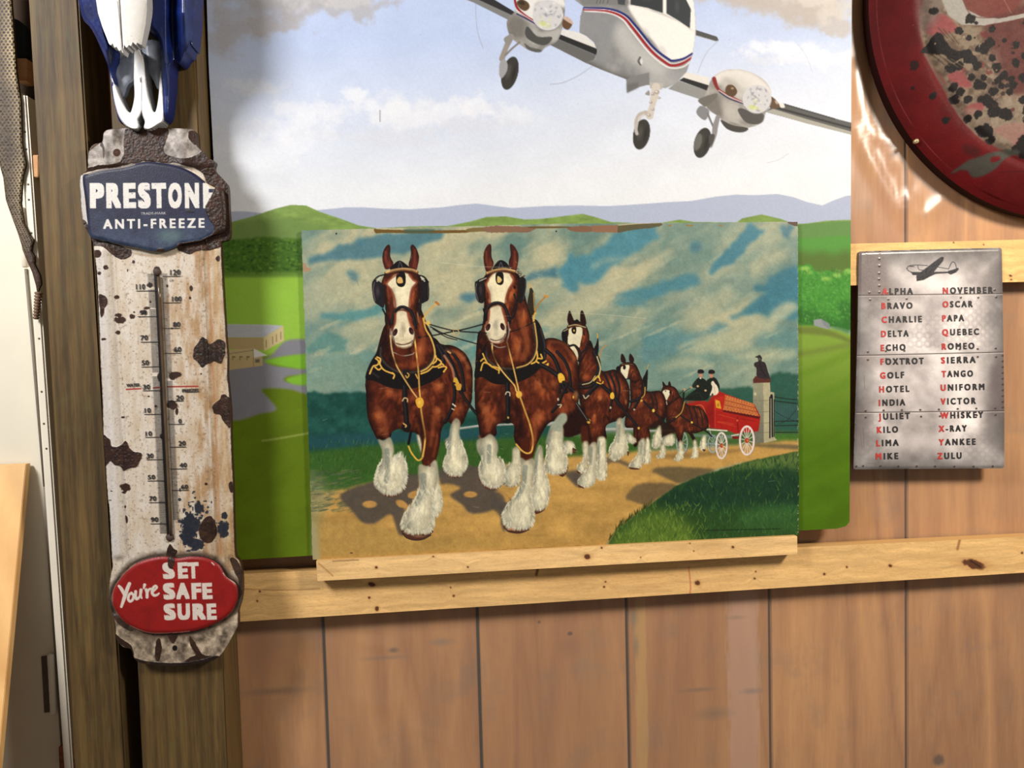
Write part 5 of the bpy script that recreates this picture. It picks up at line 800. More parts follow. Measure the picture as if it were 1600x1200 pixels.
def rust(c, H, pts, h=0.002, rough=1.6, col=RUST, soft=0.3, a=1.0):
    m = c.fill(pts, col, soft, a, rough=rough, rs=7, seed=int(abs(pts[0][0] * 3)) % 50)
    if m is None: return
    n = fbm(c.X, c.Y, 7, 4, 33); n2 = fbm(c.X, c.Y, 3, 3, 37)
    t = np.clip((n - .5) * 4, -1, 1)[..., None] * m[..., None]
    c.rgb[:] = c.rgb * (1 - .5 * np.abs(t)) + .5 * np.abs(t) * np.where(t > 0, hx(RUSL), hx(RUSD))
    H += m * (h * .35 * (0.5 + n2))
def rspot(c, H, x, y, rx, ry, h=.001, col=RUST, rough=.4):
    c.blob(x, y, rx * 1.25, ry * 1.25, (150, 104, 70), .55, .6, 0, rough, int(x * y) % 40, 4); c.blob(x, y, rx, ry, col, .97, .25, 0, rough, int(x * y) % 40, 4)
def enamel(c, seed):
    n = fbm(c.X * 1.6, c.Y * .35, 12, 4, seed); n2 = fbm(c.X, c.Y, 30, 3, seed + 5); n3 = fbm(c.X, c.Y, 3, 3, seed + 9)
    t = np.clip((n - .40) * 3, 0, 1) * .7 + np.clip((n2 - .45) * 3, 0, 1) * .45
    right = np.clip((c.X - (235 + (c.Y - 400) * .05)) / 70, 0, 1)
    t = np.clip(t * (.35 + .9 * right) + .12 * right, 0, 1)[..., None]
    c.rgb[:] = hx((228, 218, 204)) * (1 - t) + hx((186, 152, 114)) * t
    k = np.clip((n3 - .64) * 6, 0, 1)[..., None]
    c.rgb[:] = c.rgb * (1 - k * .5) + hx((120, 96, 74)) * k * .5
def paint_thermo(k=1.5):
    c = Canvas(122, 196, 384, 1046, k, (224, 212, 196)); X, Y = c.X, c.Y
    sl, mk = c.mask([np.array(smooth(THERMO_OUT, True, 4))]); mask = np.zeros((c.H, c.W), np.float32); mask[sl] = mk
    H = np.zeros((c.H, c.W), np.float32)
    enamel(c, 101)
    L = 148 + (Y - 397) * .0535; R = 346 + (Y - 397) * .043
    body = blur(((Y > 385) & (Y < 872)).astype(np.float32), 5)
    def ridge(px, w, h):
        return h * np.exp(-((X - px) / w) ** 2) * body
    H += ridge(L + 12, 9, .006) + ridge(L + 26, 3, -.0012) + ridge(L + 30, 2.6, .0015) + ridge(R - 30, 3.6, .005) + ridge(R - 18, 4, -.001) + ridge(R - 8, 7, .005)
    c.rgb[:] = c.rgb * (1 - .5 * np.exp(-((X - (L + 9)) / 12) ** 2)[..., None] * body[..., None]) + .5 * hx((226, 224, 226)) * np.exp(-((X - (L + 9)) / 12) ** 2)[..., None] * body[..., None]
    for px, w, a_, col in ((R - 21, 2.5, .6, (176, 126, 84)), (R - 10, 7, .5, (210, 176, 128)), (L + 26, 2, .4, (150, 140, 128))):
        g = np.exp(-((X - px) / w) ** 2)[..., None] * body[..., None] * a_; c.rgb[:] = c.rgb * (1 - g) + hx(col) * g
    # crest and foot
    crest = blur((Y < 262).astype(np.float32), 6); m = crest[..., None]; n = fbm(X, Y, 10, 4, 112)[..., None]
    c.rgb[:] = c.rgb * (1 - m) + (hx((168, 162, 158)) * n * 1.5 + hx((120, 102, 84)) * (1 - n) * .5) * m
    H += crest * .004 + .004 * np.exp(-((X - 175) / 10) ** 2) * crest + .004 * np.exp(-((X - 285) / 12) ** 2) * crest
    foot = blur((Y > 960).astype(np.float32), 5); m = foot[..., None]; n = fbm(X, Y, 9, 4, 117)[..., None]
    c.rgb[:] = c.rgb * (1 - m) + (hx((176, 160, 140)) * n * 1.5 + hx((96, 80, 62)) * (1 - n) * .6) * m
    H += foot * .004
    # blue name panel and red slogan oval, pressed proud of the sheet
    sl, mk = c.mask([np.array(smooth(BLUE_OUT, True))]); bm = np.zeros((c.H, c.W), np.float32); bm[sl] = mk
    sl, mk = c.mask([np.array(smooth(RED_OUT, True))]); rm = np.zeros((c.H, c.W), np.float32); rm[sl] = mk
    c.stroke(T2(146, 500, 150, 620, 166, 800, 186, 930), 4.4, (222, 220, 216), .5); c.stroke(T2(260, 1060, 420, 1090, 600, 1120, 720, 1146, 820, 1156, 960, 1110), 5, (214, 200, 176), .8); c.stroke(T3(400, 40, 620, 90, 800, 112, 930, 90), 3, (168, 140, 108), 1, .6)
    # rust of the sheet itself
    rust(c, H, T2(505, 130, 540, 112, 640, 104, 860, 108, 850, 200, 830, 280, 860, 330, 1000, 360, 1100, 330, 1160, 300, 1210, 370, 1254, 385, 1250, 470, 1200, 500, 1080, 440, 950, 400, 800, 390, 640, 385, 480, 420, 300, 450, 190, 480, 150, 500, 190, 440, 330, 410, 450, 390, 500, 320, 500, 220), .003)
    rust(c, H, T2(1140, 470, 1250, 440, 1330, 520, 1390, 600, 1400, 800, 1400, 1040, 1300, 1090, 1180, 1080, 1180, 560), .003)
    rust(c, H, T2(1040, 130, 1090, 140, 1106, 240, 1070, 230, 1030, 180), .002); rust(c, H, T2(318, 222, 300, 250, 320, 280, 330, 360, 340, 300), .001, .6); rust(c, H, T2(200, 300, 212, 285, 250, 240, 300, 226, 262, 258), .001, .6, RUSL)
    rust(c, H, T2(150, 870, 190, 900, 240, 1020, 380, 1056, 470, 1090, 560, 1130, 540, 1180, 470, 1200, 400, 1160, 330, 1100, 240, 1080, 160, 980), .003)
    rust(c, H, T3(250, 60, 290, 60, 310, 90, 285, 120, 258, 110), .002); rust(c, H, T3(945, 40, 980, 0, 1100, -30, 1310, -40, 1310, 20, 1240, 50, 1100, 70, 1050, 90, 980, 70), .003)
    for x, y, rx, ry in ((325, 490, 36, 60), (318, 575, 18, 40)): rust(c, H, T3(x - rx, y - ry, x + rx * .6, y - ry * .8, x + rx, y, x + rx * .5, y + ry * .7, x - rx * .5, y + ry), .002, 1)
    for x, y, rx, ry in ((470, 640, 50, 26), (455, 600, 30, 16), (570, 610, 24, 20), (450, 745, 22, 17), (350, 200, 20, 18), (295, 250, 14, 14), (580, 155, 12, 14), (440, 450, 20, 14), (530, 228, 6, 12), (330, 800, 22, 10), (1285, 130, 20, 26), (690, 540, 28, 14), (665, 575, 26, 20), (1060, 375, 14, 22), (1050, 455, 10, 12), (930, 1095, 50, 26), (905, 1120, 26, 20), (800, 1110, 24, 36), (715, 350, 24, 22), (720, 490, 10, 9), (860, 358, 11, 13), (585, 575, 8, 7), (900, 710, 10, 8)):
        rspot(c, H, *[T3(x, y)[0][0], T3(x, y)[0][1]], rx / 5.33, ry / 5.33)
    rust(c, H, T3(1086, 870, 1120, 825, 1150, 780, 1190, 800, 1215, 840, 1270, 800, 1320, 810, 1342, 850, 1340, 930, 1305, 1000, 1250, 985, 1200, 1005, 1150, 1030, 1110, 985, 1076, 950), .004, 1.6, (50, 37, 32))
    for x, y, rx, ry in ((905, 285, 42, 36), (940, 335, 12, 26), (490, 385, 18, 9), (765, 293, 11, 11), (815, 540, 18, 26), (510, 968, 44, 34), (510, 1130, 8, 12), (1145, 22, 8, 8), (500, 1010, 20, 12), (1185, 940, 12, 12), (395, 1000, 8, 5), (385, 1075, 14, 4), (705, 210, 12, 8)):
        rspot(c, H, *[T4(x, y)[0][0], T4(x, y)[0][1]], rx / 5.33, ry / 5.33)
    rust(c, H, T4(318, 560, 340, 535, 385, 570, 400, 620, 440, 630, 480, 610, 510, 575, 530, 600, 545, 640, 590, 670, 640, 680, 646, 720, 610, 790, 540, 812, 500, 832, 470, 790, 420, 780, 380, 750, 345, 790, 322, 700), .004, 1.6, (56, 34, 30))
    rust(c, H, T4(1236, 290, 1290, 240, 1320, 196, 1360, 210, 1384, 260, 1388, 460, 1350, 440, 1300, 370, 1260, 350), .003); rust(c, H, T4(1372, 940, 1400, 920, 1408, 1000, 1385, 1004), .002, .8)
    # blue black stain low on the right
    for i in range(170):
        x = c.rnd.gauss(291, 9) if c.rnd.random() < .6 else c.rnd.gauss(310, 12); y = c.rnd.gauss(818, 20)
        if not (278 < x < 352): continue
        c.blob(x, y, c.rnd.uniform(.6, 4), c.rnd.uniform(.6, 4), (40, 44, 56), .9, .4, 0, .4, i % 40, 3)
    for x, y, rx, ry in ((850, 170, 60, 70), (830, 250, 50, 60), (880, 300, 60, 40), (1068, 200, 36, 55), (1076, 112, 22, 22), (900, 60, 30, 40)): c.blob(*T5(x, y)[0], rx / 4.28, ry / 4.28, (38, 42, 54), .95, .2, 0, .5, x % 40, 5)
    rust(c, H, T5(905, 190, 940, 130, 985, 112, 1020, 180, 1022, 240, 980, 290, 930, 280, 905, 240), .003, 1)
    c.fill(T5(410, 110, 425, 120, 428, 150, 416, 160), RUST, .3)
    # corroded ring round the oval, foot streaks
    ring = np.clip(blur(rm, 13) * 2.4, 0, 1) * (1 - rm); n = fbm(X, Y, 8, 4, 131)
    g = (np.clip(ring * 1.6 - .2 + (n - .5) * .8, 0, 1) * np.clip((ring > .02), 0, 1))[..., None]
    c.rgb[:] = c.rgb * (1 - g) + (hx((92, 76, 62)) * (n[..., None] * 1.2 + .3)) * g
    rust(c, H, T5(300, 660, 330, 740, 400, 820, 460, 870, 440, 880, 370, 840, 330, 780), .002, 1, (60, 48, 40)); rust(c, H, T5(1150, 700, 1196, 620, 1190, 480, 1150, 400, 1110, 400, 1140, 480, 1172, 560, 1170, 660), .002, 1, (64, 50, 40))
    rust(c, H, T5(690, 340, 710, 300, 735, 330, 760, 345, 740, 380, 690, 380), .002, .8); rust(c, H, T5(615, 960, 640, 930, 655, 1000, 635, 1080, 612, 1060), .002, 1); rust(c, H, T5(700, 900, 760, 900, 740, 960, 715, 950), .002, 1); rust(c, H, T5(840, 910, 880, 960, 930, 1040, 1020, 1050, 980, 1085, 800, 1105, 840, 1060, 880, 1040, 850, 980), .002, 1.2)
    rust(c, H, T5(470, 1062, 560, 1085, 740, 1096, 900, 1080, 1000, 1050, 1040, 1052, 985, 1084, 880, 1104, 740, 1118, 600, 1110, 505, 1094), .002, .8, RUSD); rust(c, H, T5(400, 985, 350, 940, 345, 900, 380, 930, 450, 980, 470, 1050, 448, 1010), .002, .8)
    c.blob(*T5(742, 997)[0], 4, 4.4, (20, 16, 15), 1, .2); c.blob(*T2(440, 312)[0], 6, 6, (74, 50, 40), 1, .2); c.blob(*T2(437, 308)[0], 3, 3, (104, 78, 62), .8, .7)
    # slot behind the tube
    c.stroke(P(244.5, 425, 251, 540, 258, 700, 265, 838), 8.5, (28, 22, 18), .5); c.blob(245.5, 424, 6.4, 8, (40, 28, 24), 1, .3, 0, .3); c.blob(265.5, 840, 8, 6.5, (60, 44, 36), 1, .3, 0, .4)
    # edge corrosion
    edge = 1 - np.clip(blur(mask, 2) * 2 - 1, 0, 1) * 1.0; g = (np.clip(edge * 1.4 - .5 + (fbm(X, Y, 6, 3, 141) - .5), 0, 1) * .9)[..., None]; c.rgb[:] = c.rgb * (1 - g) + hx(RUST) * g
    # red freezing line on the scale
    for p in (T4(520, 152, 638, 146), T4(745, 140, 800, 135), T4(862, 130, 1116, 126)): c.stroke(p, 2.2, (168, 50, 44), .2)
    core = np.clip(blur(np.maximum(bm, rm), 1), 0, 1); H = H * (1 - core) + .003 * core
    c.grain(.05, 2, 151)
    return c, H, mask, bm, rm
def paint_blue(k=1.5):
    c = Canvas(124, 248, 364, 398, k, (52, 60, 96)); X, Y = c.X, c.Y
    n = fbm(X, Y, 24, 4, 161); n2 = fbm(X, Y, 5, 3, 165)
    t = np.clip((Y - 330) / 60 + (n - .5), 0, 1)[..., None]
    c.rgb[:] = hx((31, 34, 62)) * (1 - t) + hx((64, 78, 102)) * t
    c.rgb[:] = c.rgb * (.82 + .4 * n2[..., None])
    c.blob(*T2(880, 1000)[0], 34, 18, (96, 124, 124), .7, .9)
    H = np.zeros((c.H, c.W), np.float32)
    WH = (238, 234, 228)
    y0, y1 = T2(0, 776)[0][1], T2(0, 770)[0][1]
    for ch, xa, xb in (('P', 208, 330), ('R', 345, 470), ('E', 487, 594), ('S', 610, 716), ('T', 724, 846), ('O', 862, 976), ('N', 1000, 1120), ('E', 1152, 1262)):
        letter(c, ch, T2(xa + 8, 776)[0], T2(xb + 8, 774)[0], 39.5, WH, .05)
    letter(c, 'ANTI-FREEZE', T2(326, 948)[0], T2(1172, 938)[0], 15, WH, .03, 1.45); letter(c, 'TRADE-MARK', T2(640, 830)[0], T2(850, 826)[0], 3.8, (206, 200, 196), .01, 1.1)
    for i in range(90): c.blob(c.rnd.uniform(135, 345), c.rnd.uniform(255, 390), c.rnd.uniform(.5, 3.5), c.rnd.uniform(.3, 1), c.rnd.choice([(30, 32, 50), (120, 124, 140), (90, 100, 130)]), .5, .6)
    c.stroke(T2(205, 492, 330, 458, 500, 434, 590, 410), 1.6, (196, 180, 150), .4, .7); c.fill(T2(1180, 556, 1215, 570, 1250, 600, 1236, 618, 1200, 585), (206, 190, 160), .4, .9, rough=.5)
    rust(c, H, T2(940, 385, 1000, 425, 1110, 476, 1180, 545, 1250, 592, 1235, 660, 1200, 720, 1175, 765, 1205, 850, 1250, 925, 1240, 985, 1130, 1040, 960, 1070, 950, 1120, 1100, 1150, 1400, 1100, 1420, 700, 1400, 480, 1250, 330, 1060, 330), .004)
    rust(c, H, T2(770, 1130, 790, 1110, 830, 1115, 825, 1150, 790, 1160), .002, .8); rust(c, H, T2(1010, 790, 1050, 786, 1090, 808, 1040, 812), .0006, .6, (38, 36, 46))
    c.grain(.04, 2, 171)
    return c, H
def paint_red(k=1.5):
    c = Canvas(170, 866, 376, 994, k, (172, 36, 34)); X, Y = c.X, c.Y
    n = fbm(X, Y, 18, 3, 181); c.rgb[:] = hx((158, 28, 26)) * (.88 + .24 * n[..., None])
    H = np.zeros((c.H, c.W), np.float32); WH = (240, 228, 216)
    def word(s, xs, y, h):
        for ch, (xa, xb) in zip(s, xs): letter(c, ch, T5(xa, y + (1 if ch != 'S' else 4))[0], T5(xb, y - 2)[0], h, WH, .052)
    word('SET', ((664, 745), (764, 832), (830, 905)), 532, 25.5); word('SAFE', ((668, 748), (752, 842), (856, 922), (928, 996)), 670, 25.5); word('SURE', ((672, 752), (762, 846), (862, 952), (958, 1024)), 808, 25.5)
    B_ = lambda *v: T5(*v)
    for p, w in ((B_(368, 582, 384, 600, 404, 638), [4, 5.5, 5]), (B_(438, 566, 424, 600, 404, 660, 384, 720), [5.5, 6, 6, 4]), (B_(452, 628, 436, 640, 430, 668, 442, 684, 460, 672, 466, 645, 452, 630), 4.2), (B_(480, 618, 478, 650, 486, 668, 504, 656, 514, 630, 516, 608, 512, 640, 520, 662), [4.6, 5, 4.6, 3.6, 4, 5, 4.4, 3]), (B_(540, 574, 534, 596), [5, 3]), (B_(550, 606, 556, 626, 556, 656), 4.8), (B_(556, 630, 566, 608, 580, 600), 3.8), (B_(590, 626, 610, 606, 622, 590, 612, 580, 596, 596, 590, 626, 604, 644, 624, 640, 636, 630), [3, 3, 3.6, 3.6, 4.4, 4.8, 4.4, 3.6, 2.6])):
        c.stroke(p, w, WH, .3)
    rust(c, H, T5(700, 380, 730, 384, 740, 420, 728, 464, 702, 456, 694, 420), .003, .8, (70, 44, 38))
    c.stroke(T5(325, 690, 334, 600, 400, 502, 480, 432), 1.6, (190, 160, 130), .5, .6); c.stroke(T5(990, 425, 1005, 440), 2, (220, 210, 200), .4, .9); c.stroke(T5(1066, 495, 1090, 522, 1150, 568), 1.6, (214, 198, 180), .4, .8); c.stroke(T5(440, 846, 560, 892, 700, 896, 840, 884), 1.4, (196, 176, 160), .4, .6)
    c.grain(.04, 2, 191)
    return c, H

# ---------------------------------------------------------------- riveted alphabet sign
S = frame(1320, 380, 3.3333)
SIGN_OUT = S(72, 66, 78, 48, 98, 42, 440, 32, 796, 24, 812, 28, 818, 46, 824, 400, 830, 800, 831, 1150, 826, 1166, 810, 1172, 440, 1175, 66, 1178, 50, 1174, 45, 1158, 58, 760, 68, 400)
WORDS = (('ALPHA', 195, 355, 268, 266), ('BRAVO', 192, 353, 343, 341), ('CHARLIE', 193, 402, 415, 411), ('DELTA', 190, 333, 489, 486), ('ECHO', 188, 317, 562, 558), ('FOXTROT', 187, 412, 634, 629), ('GOLF', 185, 310, 706, 702), ('HOTEL', 180, 337, 778, 774), ('INDIA', 178, 315, 848, 845), ('JULIET', 176, 340, 920, 915), ('KILO', 168, 278, 989, 986), ('LIMA', 165, 281, 1058, 1055), ('MIKE', 162, 279, 1127, 1124),
         ('NOVEMBER', 511, 772, 264, 260), ('OSCAR', 510, 667, 335, 333), ('PAPA', 508, 622, 408, 406), ('QUEBEC', 508, 700, 481, 477), ('ROMEO', 506, 676, 555, 551), ('SIERRA', 503, 682, 627, 623), ('TANGO', 505, 668, 698, 695), ('UNIFORM', 500, 728, 769, 764), ('VICTOR', 500, 683, 841, 837), ('WHISKEY', 498, 722, 914, 909), ('X-RAY', 490, 636, 983, 980), ('YANKEE', 490, 682, 1053, 1050), ('ZULU', 483, 609, 1125, 1122))
def paint_sign(k=1.25):
    c = Canvas(1330, 384, 1572, 736, k, (168, 160, 158)); X, Y = c.X, c.Y
    n = fbm(X, Y, 60, 4, 201); n2 = fbm(X, Y, 14, 4, 205)
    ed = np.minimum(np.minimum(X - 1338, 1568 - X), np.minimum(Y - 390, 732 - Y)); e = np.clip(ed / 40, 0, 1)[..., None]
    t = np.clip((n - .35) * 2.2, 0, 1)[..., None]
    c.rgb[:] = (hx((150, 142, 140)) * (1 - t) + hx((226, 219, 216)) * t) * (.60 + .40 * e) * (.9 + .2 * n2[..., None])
    for x, y, rx, ry, a in ((1450, 440, 60, 26, .5), (1500, 500, 40, 40, .5), (1420, 480, 40, 20, .4), (1440, 690, 70, 26, .4), (1480, 560, 60, 12, .3)): c.blob(x, y, rx, ry, (222, 214, 210), a, .95)
    c.fill(S(70, 40, 185, 40, 215, 150, 240, 268, 72, 270), (104, 92, 90), 6, .7); c.fill(S(780, 570, 830, 570, 830, 870, 740, 870, 760, 700), (92, 82, 82), 8, .7); c.fill(S(60, 880, 150, 880, 90, 1060, 50, 1060), (108, 98, 96), 8, .5); c.fill(S(70, 575, 420, 590, 420, 640, 70, 640), (124, 114, 112), 8, .5)
    for bx in ((130, 280, 260, 420), (380, 380, 820, 570), (600, 300, 820, 500), (620, 1000, 828, 1165), (80, 900, 200, 1150), (330, 470, 470, 560)):
        for i in range(int((bx[2] - bx[0]) / 22)):
            for j in range(int((bx[3] - bx[1]) / 22)):
                x = bx[0] + 22 * i + c.rnd.uniform(-2, 2); y = bx[1] + 22 * j; d = 1 if (i + j) % 2 else -1
                for q in (-5, 0, 5): c.stroke(S(x - 8 + q * .6, y - 8 * d + q * .6 * d * -1, x + 8 + q * .6, y + 8 * d + q * .6 * d * -1), .8, (104, 98, 98), .3, .2, False)
    for a_, b_ in ((272, 262), (585, 567), (882, 873)):
        c.stroke(S(60, a_, 830, b_), 1.5, (66, 58, 56), .3, .95); c.stroke(S(60, a_ + 5, 830, b_ + 5), 1.2, (214, 206, 200), .3, .5)
    riv = [(182, 46), (180, 82), (180, 118), (179, 157), (178, 188), (180, 222), (180, 256), (128, 258), (222, 258), (132, 295), (227, 293), (322, 290), (604, 283), (695, 283), (788, 281), (780, 244), (120, 566), (214, 562), (310, 560), (598, 552), (692, 551), (786, 548), (120, 607), (216, 602), (310, 602), (505, 600), (598, 594), (692, 592), (788, 592), (108, 873), (202, 871), (297, 869), (393, 868), (490, 866), (588, 863), (685, 861), (783, 859), (108, 907), (300, 900), (397, 903), (495, 901), (590, 898), (687, 896), (785, 894), (60, 1162), (95, 1160), (185, 1160), (278, 1162), (374, 1162), (470, 1162), (570, 1163), (670, 1163), (770, 1162), (112, 48)] + [(822, 585 + 30 * i) for i in range(10)]
    H = np.zeros((c.H, c.W), np.float32)
    for x, y in riv:
        px, py = S(x, y)[0]; c.blob(px, py, 2.3, 2.1, (58, 48, 44), .95, .4); c.blob(px - .8, py - .9, .9, .7, (206, 196, 190), .5, .6)
        H += .0006 * np.exp(-((X - px) ** 2 + (Y - py) ** 2) / 3.0)
    for p in (S(118, 50, 118, 120), S(100, 690, 104, 760), S(95, 960, 100, 1060), S(82, 1000, 90, 1060), S(118, 1147, 160, 1147)): c.stroke(p, .8, (90, 80, 78), .3, .7)
    # little aeroplane
    BK = (34, 32, 36)
    c.fill(S(488, 80, 505, 70, 517, 74, 512, 92, 462, 152, 482, 156, 440, 176, 410, 192, 374, 198, 372, 170, 398, 148, 440, 116), BK, .2, 1, sm=False); c.fill(S(328, 140, 350, 150, 440, 150, 536, 148, 590, 128, 594, 136, 580, 152, 552, 164, 536, 156, 440, 162, 400, 168, 352, 166, 350, 158), BK, .2, 1, sm=False)
    c.stroke(S(322, 132, 336, 118, 370, 114, 430, 116), 1.1, BK, .2); c.stroke(S(470, 122, 540, 134), 1, BK, .2); c.stroke(S(322, 132, 334, 146), 1.1, BK, .2); c.stroke(S(540, 134, 556, 102, 566, 98, 576, 108, 582, 132), 1.1, BK, .2); c.stroke(S(380, 118, 388, 138, 420, 140), 1, BK, .2); c.stroke(S(336, 120, 360, 122), 1.2, BK, .2)
    c.stroke(S(540, 146, 590, 134), 1.4, BK, .2)
    c.grain(.03, 2, 211)
    return c, H

# ---------------------------------------------------------------- shot up round sign
DZ = frame(1330, 0, 3.5296)
def paint_disc():
    c = Canvas(1340, -420, 2010, 360, 1.0, (128, 30, 30)); X, Y = c.X, c.Y
    n = fbm(X, Y, 60, 4, 221); n2 = fbm(X, Y, 9, 4, 225)
    c.rgb[:] = hx((128, 14, 18)) * (.72 + .5 * n[..., None])
    field = DZ(290, -300, 330, 0, 320, 130, 340, 300, 420, 460, 520, 640, 640, 780, 780, 860, 960, 930, 1200, 1000, 1600, 1000, 2200, 400, 2000, -900, 800, -1300, 300, -800)
    m = c.fill(field, (172, 152, 128), 2.5, 1, rough=3, rs=14); c.clip = m
    t = np.clip((n2 - .42) * 5, 0, 1)[..., None]; g = m[..., None] * .75
    c.rgb[:] = c.rgb * (1 - g * t) + hx((116, 90, 76)) * g * t
    for i in range(240):
        x = c.rnd.uniform(1420, 1640); y = c.rnd.uniform(-60, 300)
        c.blob(x, y, c.rnd.uniform(1, 8), c.rnd.uniform(1, 6), c.rnd.choice([(196, 176, 150), (150, 56, 56), (118, 44, 40), (206, 120, 116), (96, 78, 66), (190, 172, 150)]), .65, .5, c.rnd.uniform(0, 3), .5, i % 40)
    c.fill(DZ(700, 60, 960, 80, 1300, 60, 1300, 600, 900, 620, 760, 500, 680, 330, 640, 200), (108, 44, 42), 8, .75, rough=5)
    c.fill(DZ(520, -50, 880, -60, 860, 40, 760, 130, 620, 150, 550, 110), (146, 74, 66), 2, .9, rough=2)
    for p in (DZ(360, 160, 420, 130, 500, 200, 480, 230, 350, 230), DZ(460, 450, 520, 440, 580, 510, 540, 520, 480, 490), DZ(560, 620, 640, 600, 640, 640, 580, 670), DZ(700, 740, 860, 720, 840, 830, 780, 800), DZ(410, 440, 440, 470, 460, 510, 430, 480)): c.fill(p, (190, 92, 96), 1.5, .85, rough=2)
    for p in (DZ(560, 640, 700, 660, 860, 720, 820, 820, 700, 800), DZ(720, 600, 900, 560, 960, 640, 860, 700)): c.fill(p, (196, 178, 156), 3, .6, rough=4)
    c.clip = None
    c.stroke(DZ(345, 330, 400, 430, 470, 550, 560, 690, 690, 800, 820, 870), 4, (150, 140, 124), 1.2, .6); c.fill(DZ(300, 30, 400, 20, 420, 120, 340, 230, 310, 180), (150, 132, 124), 4, .6, rough=3)
    c.fill(DZ(420, -60, 510, -60, 515, 30, 545, 110, 620, 150, 720, 160, 860, 130, 1000, 90, 1300, 20, 1300, 60, 960, 130, 780, 170, 640, 196, 520, 190, 450, 140, 420, 60), (206, 200, 190), .5, 1, sm=False, rough=.8); c.stroke(DZ(516, 30, 560, 130, 640, 156, 800, 136, 960, 98), 1.2, (116, 66, 60), .4, .8); c.stroke(DZ(740, 60, 780, 130), 1, (190, 150, 130), .3, .8)
    BK = (34, 28, 28)
    for x, y, r in ((382, 112, 23), (565, 160, 28), (595, 182, 10), (505, 222, 22), (300, 390, 24), (395, 555, 20), (470, 685, 20), (300, 505, 10), (860, 180, 20), (680, 215, 20), (470, 420, 28), (510, 410, 26), (490, 520, 24), (525, 545, 22), (500, 580, 26), (565, 585, 22), (600, 410, 24), (575, 375, 28), (545, 380, 18), (680, 370, 20), (700, 420, 26), (740, 465, 24), (640, 475, 18), (610, 510, 26), (640, 515, 20), (690, 545, 24), (775, 550, 22), (790, 515, 22), (840, 475, 24), (870, 500, 22), (800, 400, 24), (805, 300, 22), (745, 275, 14), (640, 320, 30), (610, 320, 22), (670, 290, 30), (850, 360, 20), (900, 430, 26), (710, 490, 20), (730, 520, 20), (575, 470, 20), (660, 590, 34), (690, 620, 30), (630, 585, 18), (850, 595, 26), (700, 650, 34), (760, 670, 36), (620, 665, 22), (575, 685, 20), (670, 750, 38), (640, 740, 22), (700, 800, 24), (880, 650, 36), (900, 620, 30), (925, 570, 20), (870, 690, 26), (860, 820, 36), (900, 790, 34), (880, 860, 40), (935, 740, 30), (830, 850, 26), (920, 890, 30), (940, 480, 24), (915, 975, 24), (560, 230 + 30, 16), (780, 480, 18)):
        c.blob(1330 + x / 3.53, y / 3.53, r / 3.53 * 1.0, r / 3.53 * .92, BK, .97 if x > 330 or y < 150 else .75, .18, x * .1, .45, (x * 7 + y) % 40, 4)
    for i in range(70):
        x = c.rnd.uniform(1440, 1600); y = c.rnd.uniform(60, 300)
        if (x - 1440) * 1.15 + 60 > y - 20: c.blob(x, y, c.rnd.uniform(1, 4.5), c.rnd.uniform(1, 4), c.rnd.choice([BK, (62, 40, 36), (120, 60, 54), (206, 186, 160)]), .85, .3, 0, .5, i % 40, 3)
    c.fill(DZ(325, 318, 350, 290, 375, 250, 400, 225, 430, 250, 450, 290, 500, 330, 560, 320, 570, 350, 520, 370, 480, 390, 440, 350, 400, 340, 350, 330), BK, .5, 1, rough=2, rs=4)
    for i in range(6): c.stroke(DZ(400 + 14 * i, 200 + 6 * i, 450 + 14 * i, 260 + 8 * i), 1, (150, 120, 90) if i % 2 else (60, 44, 36), .3, .8); c.stroke(DZ(370 + 20 * i, 330 + 8 * i, 440 + 22 * i, 400 + 5 * i), 1, (160, 140, 110) if i % 2 else (50, 40, 34), .3, .8)
    c.blob(*DZ(390, 285)[0], 1.6, 1.6, (190, 170, 130), 1, .4)
    c.fill(DZ(540, 960, 600, 900, 720, 860, 800, 850, 850, 870, 780, 900, 740, 950, 660, 990, 600, 950), (92, 94, 84), 1.5, .95, rough=2); c.fill(DZ(710, 890, 750, 884, 752, 905, 715, 915), (140, 24, 28), .6, 1)
    c.fill(DZ(560, 820, 640, 840, 650, 880, 590, 870), (80, 26, 28), 3, .7); c.stroke(DZ(760, 968, 850, 965, 960, 975), 1.2, (80, 20, 22), .4, .8)
    for i in range(50): c.blob(c.rnd.uniform(1360, 1600), c.rnd.uniform(0, 330), .8, .7, c.rnd.choice([(206, 176, 150), (180, 90, 80), (60, 16, 18)]), .8, .5)
    c.grain(.06, 3, 231)
    return c
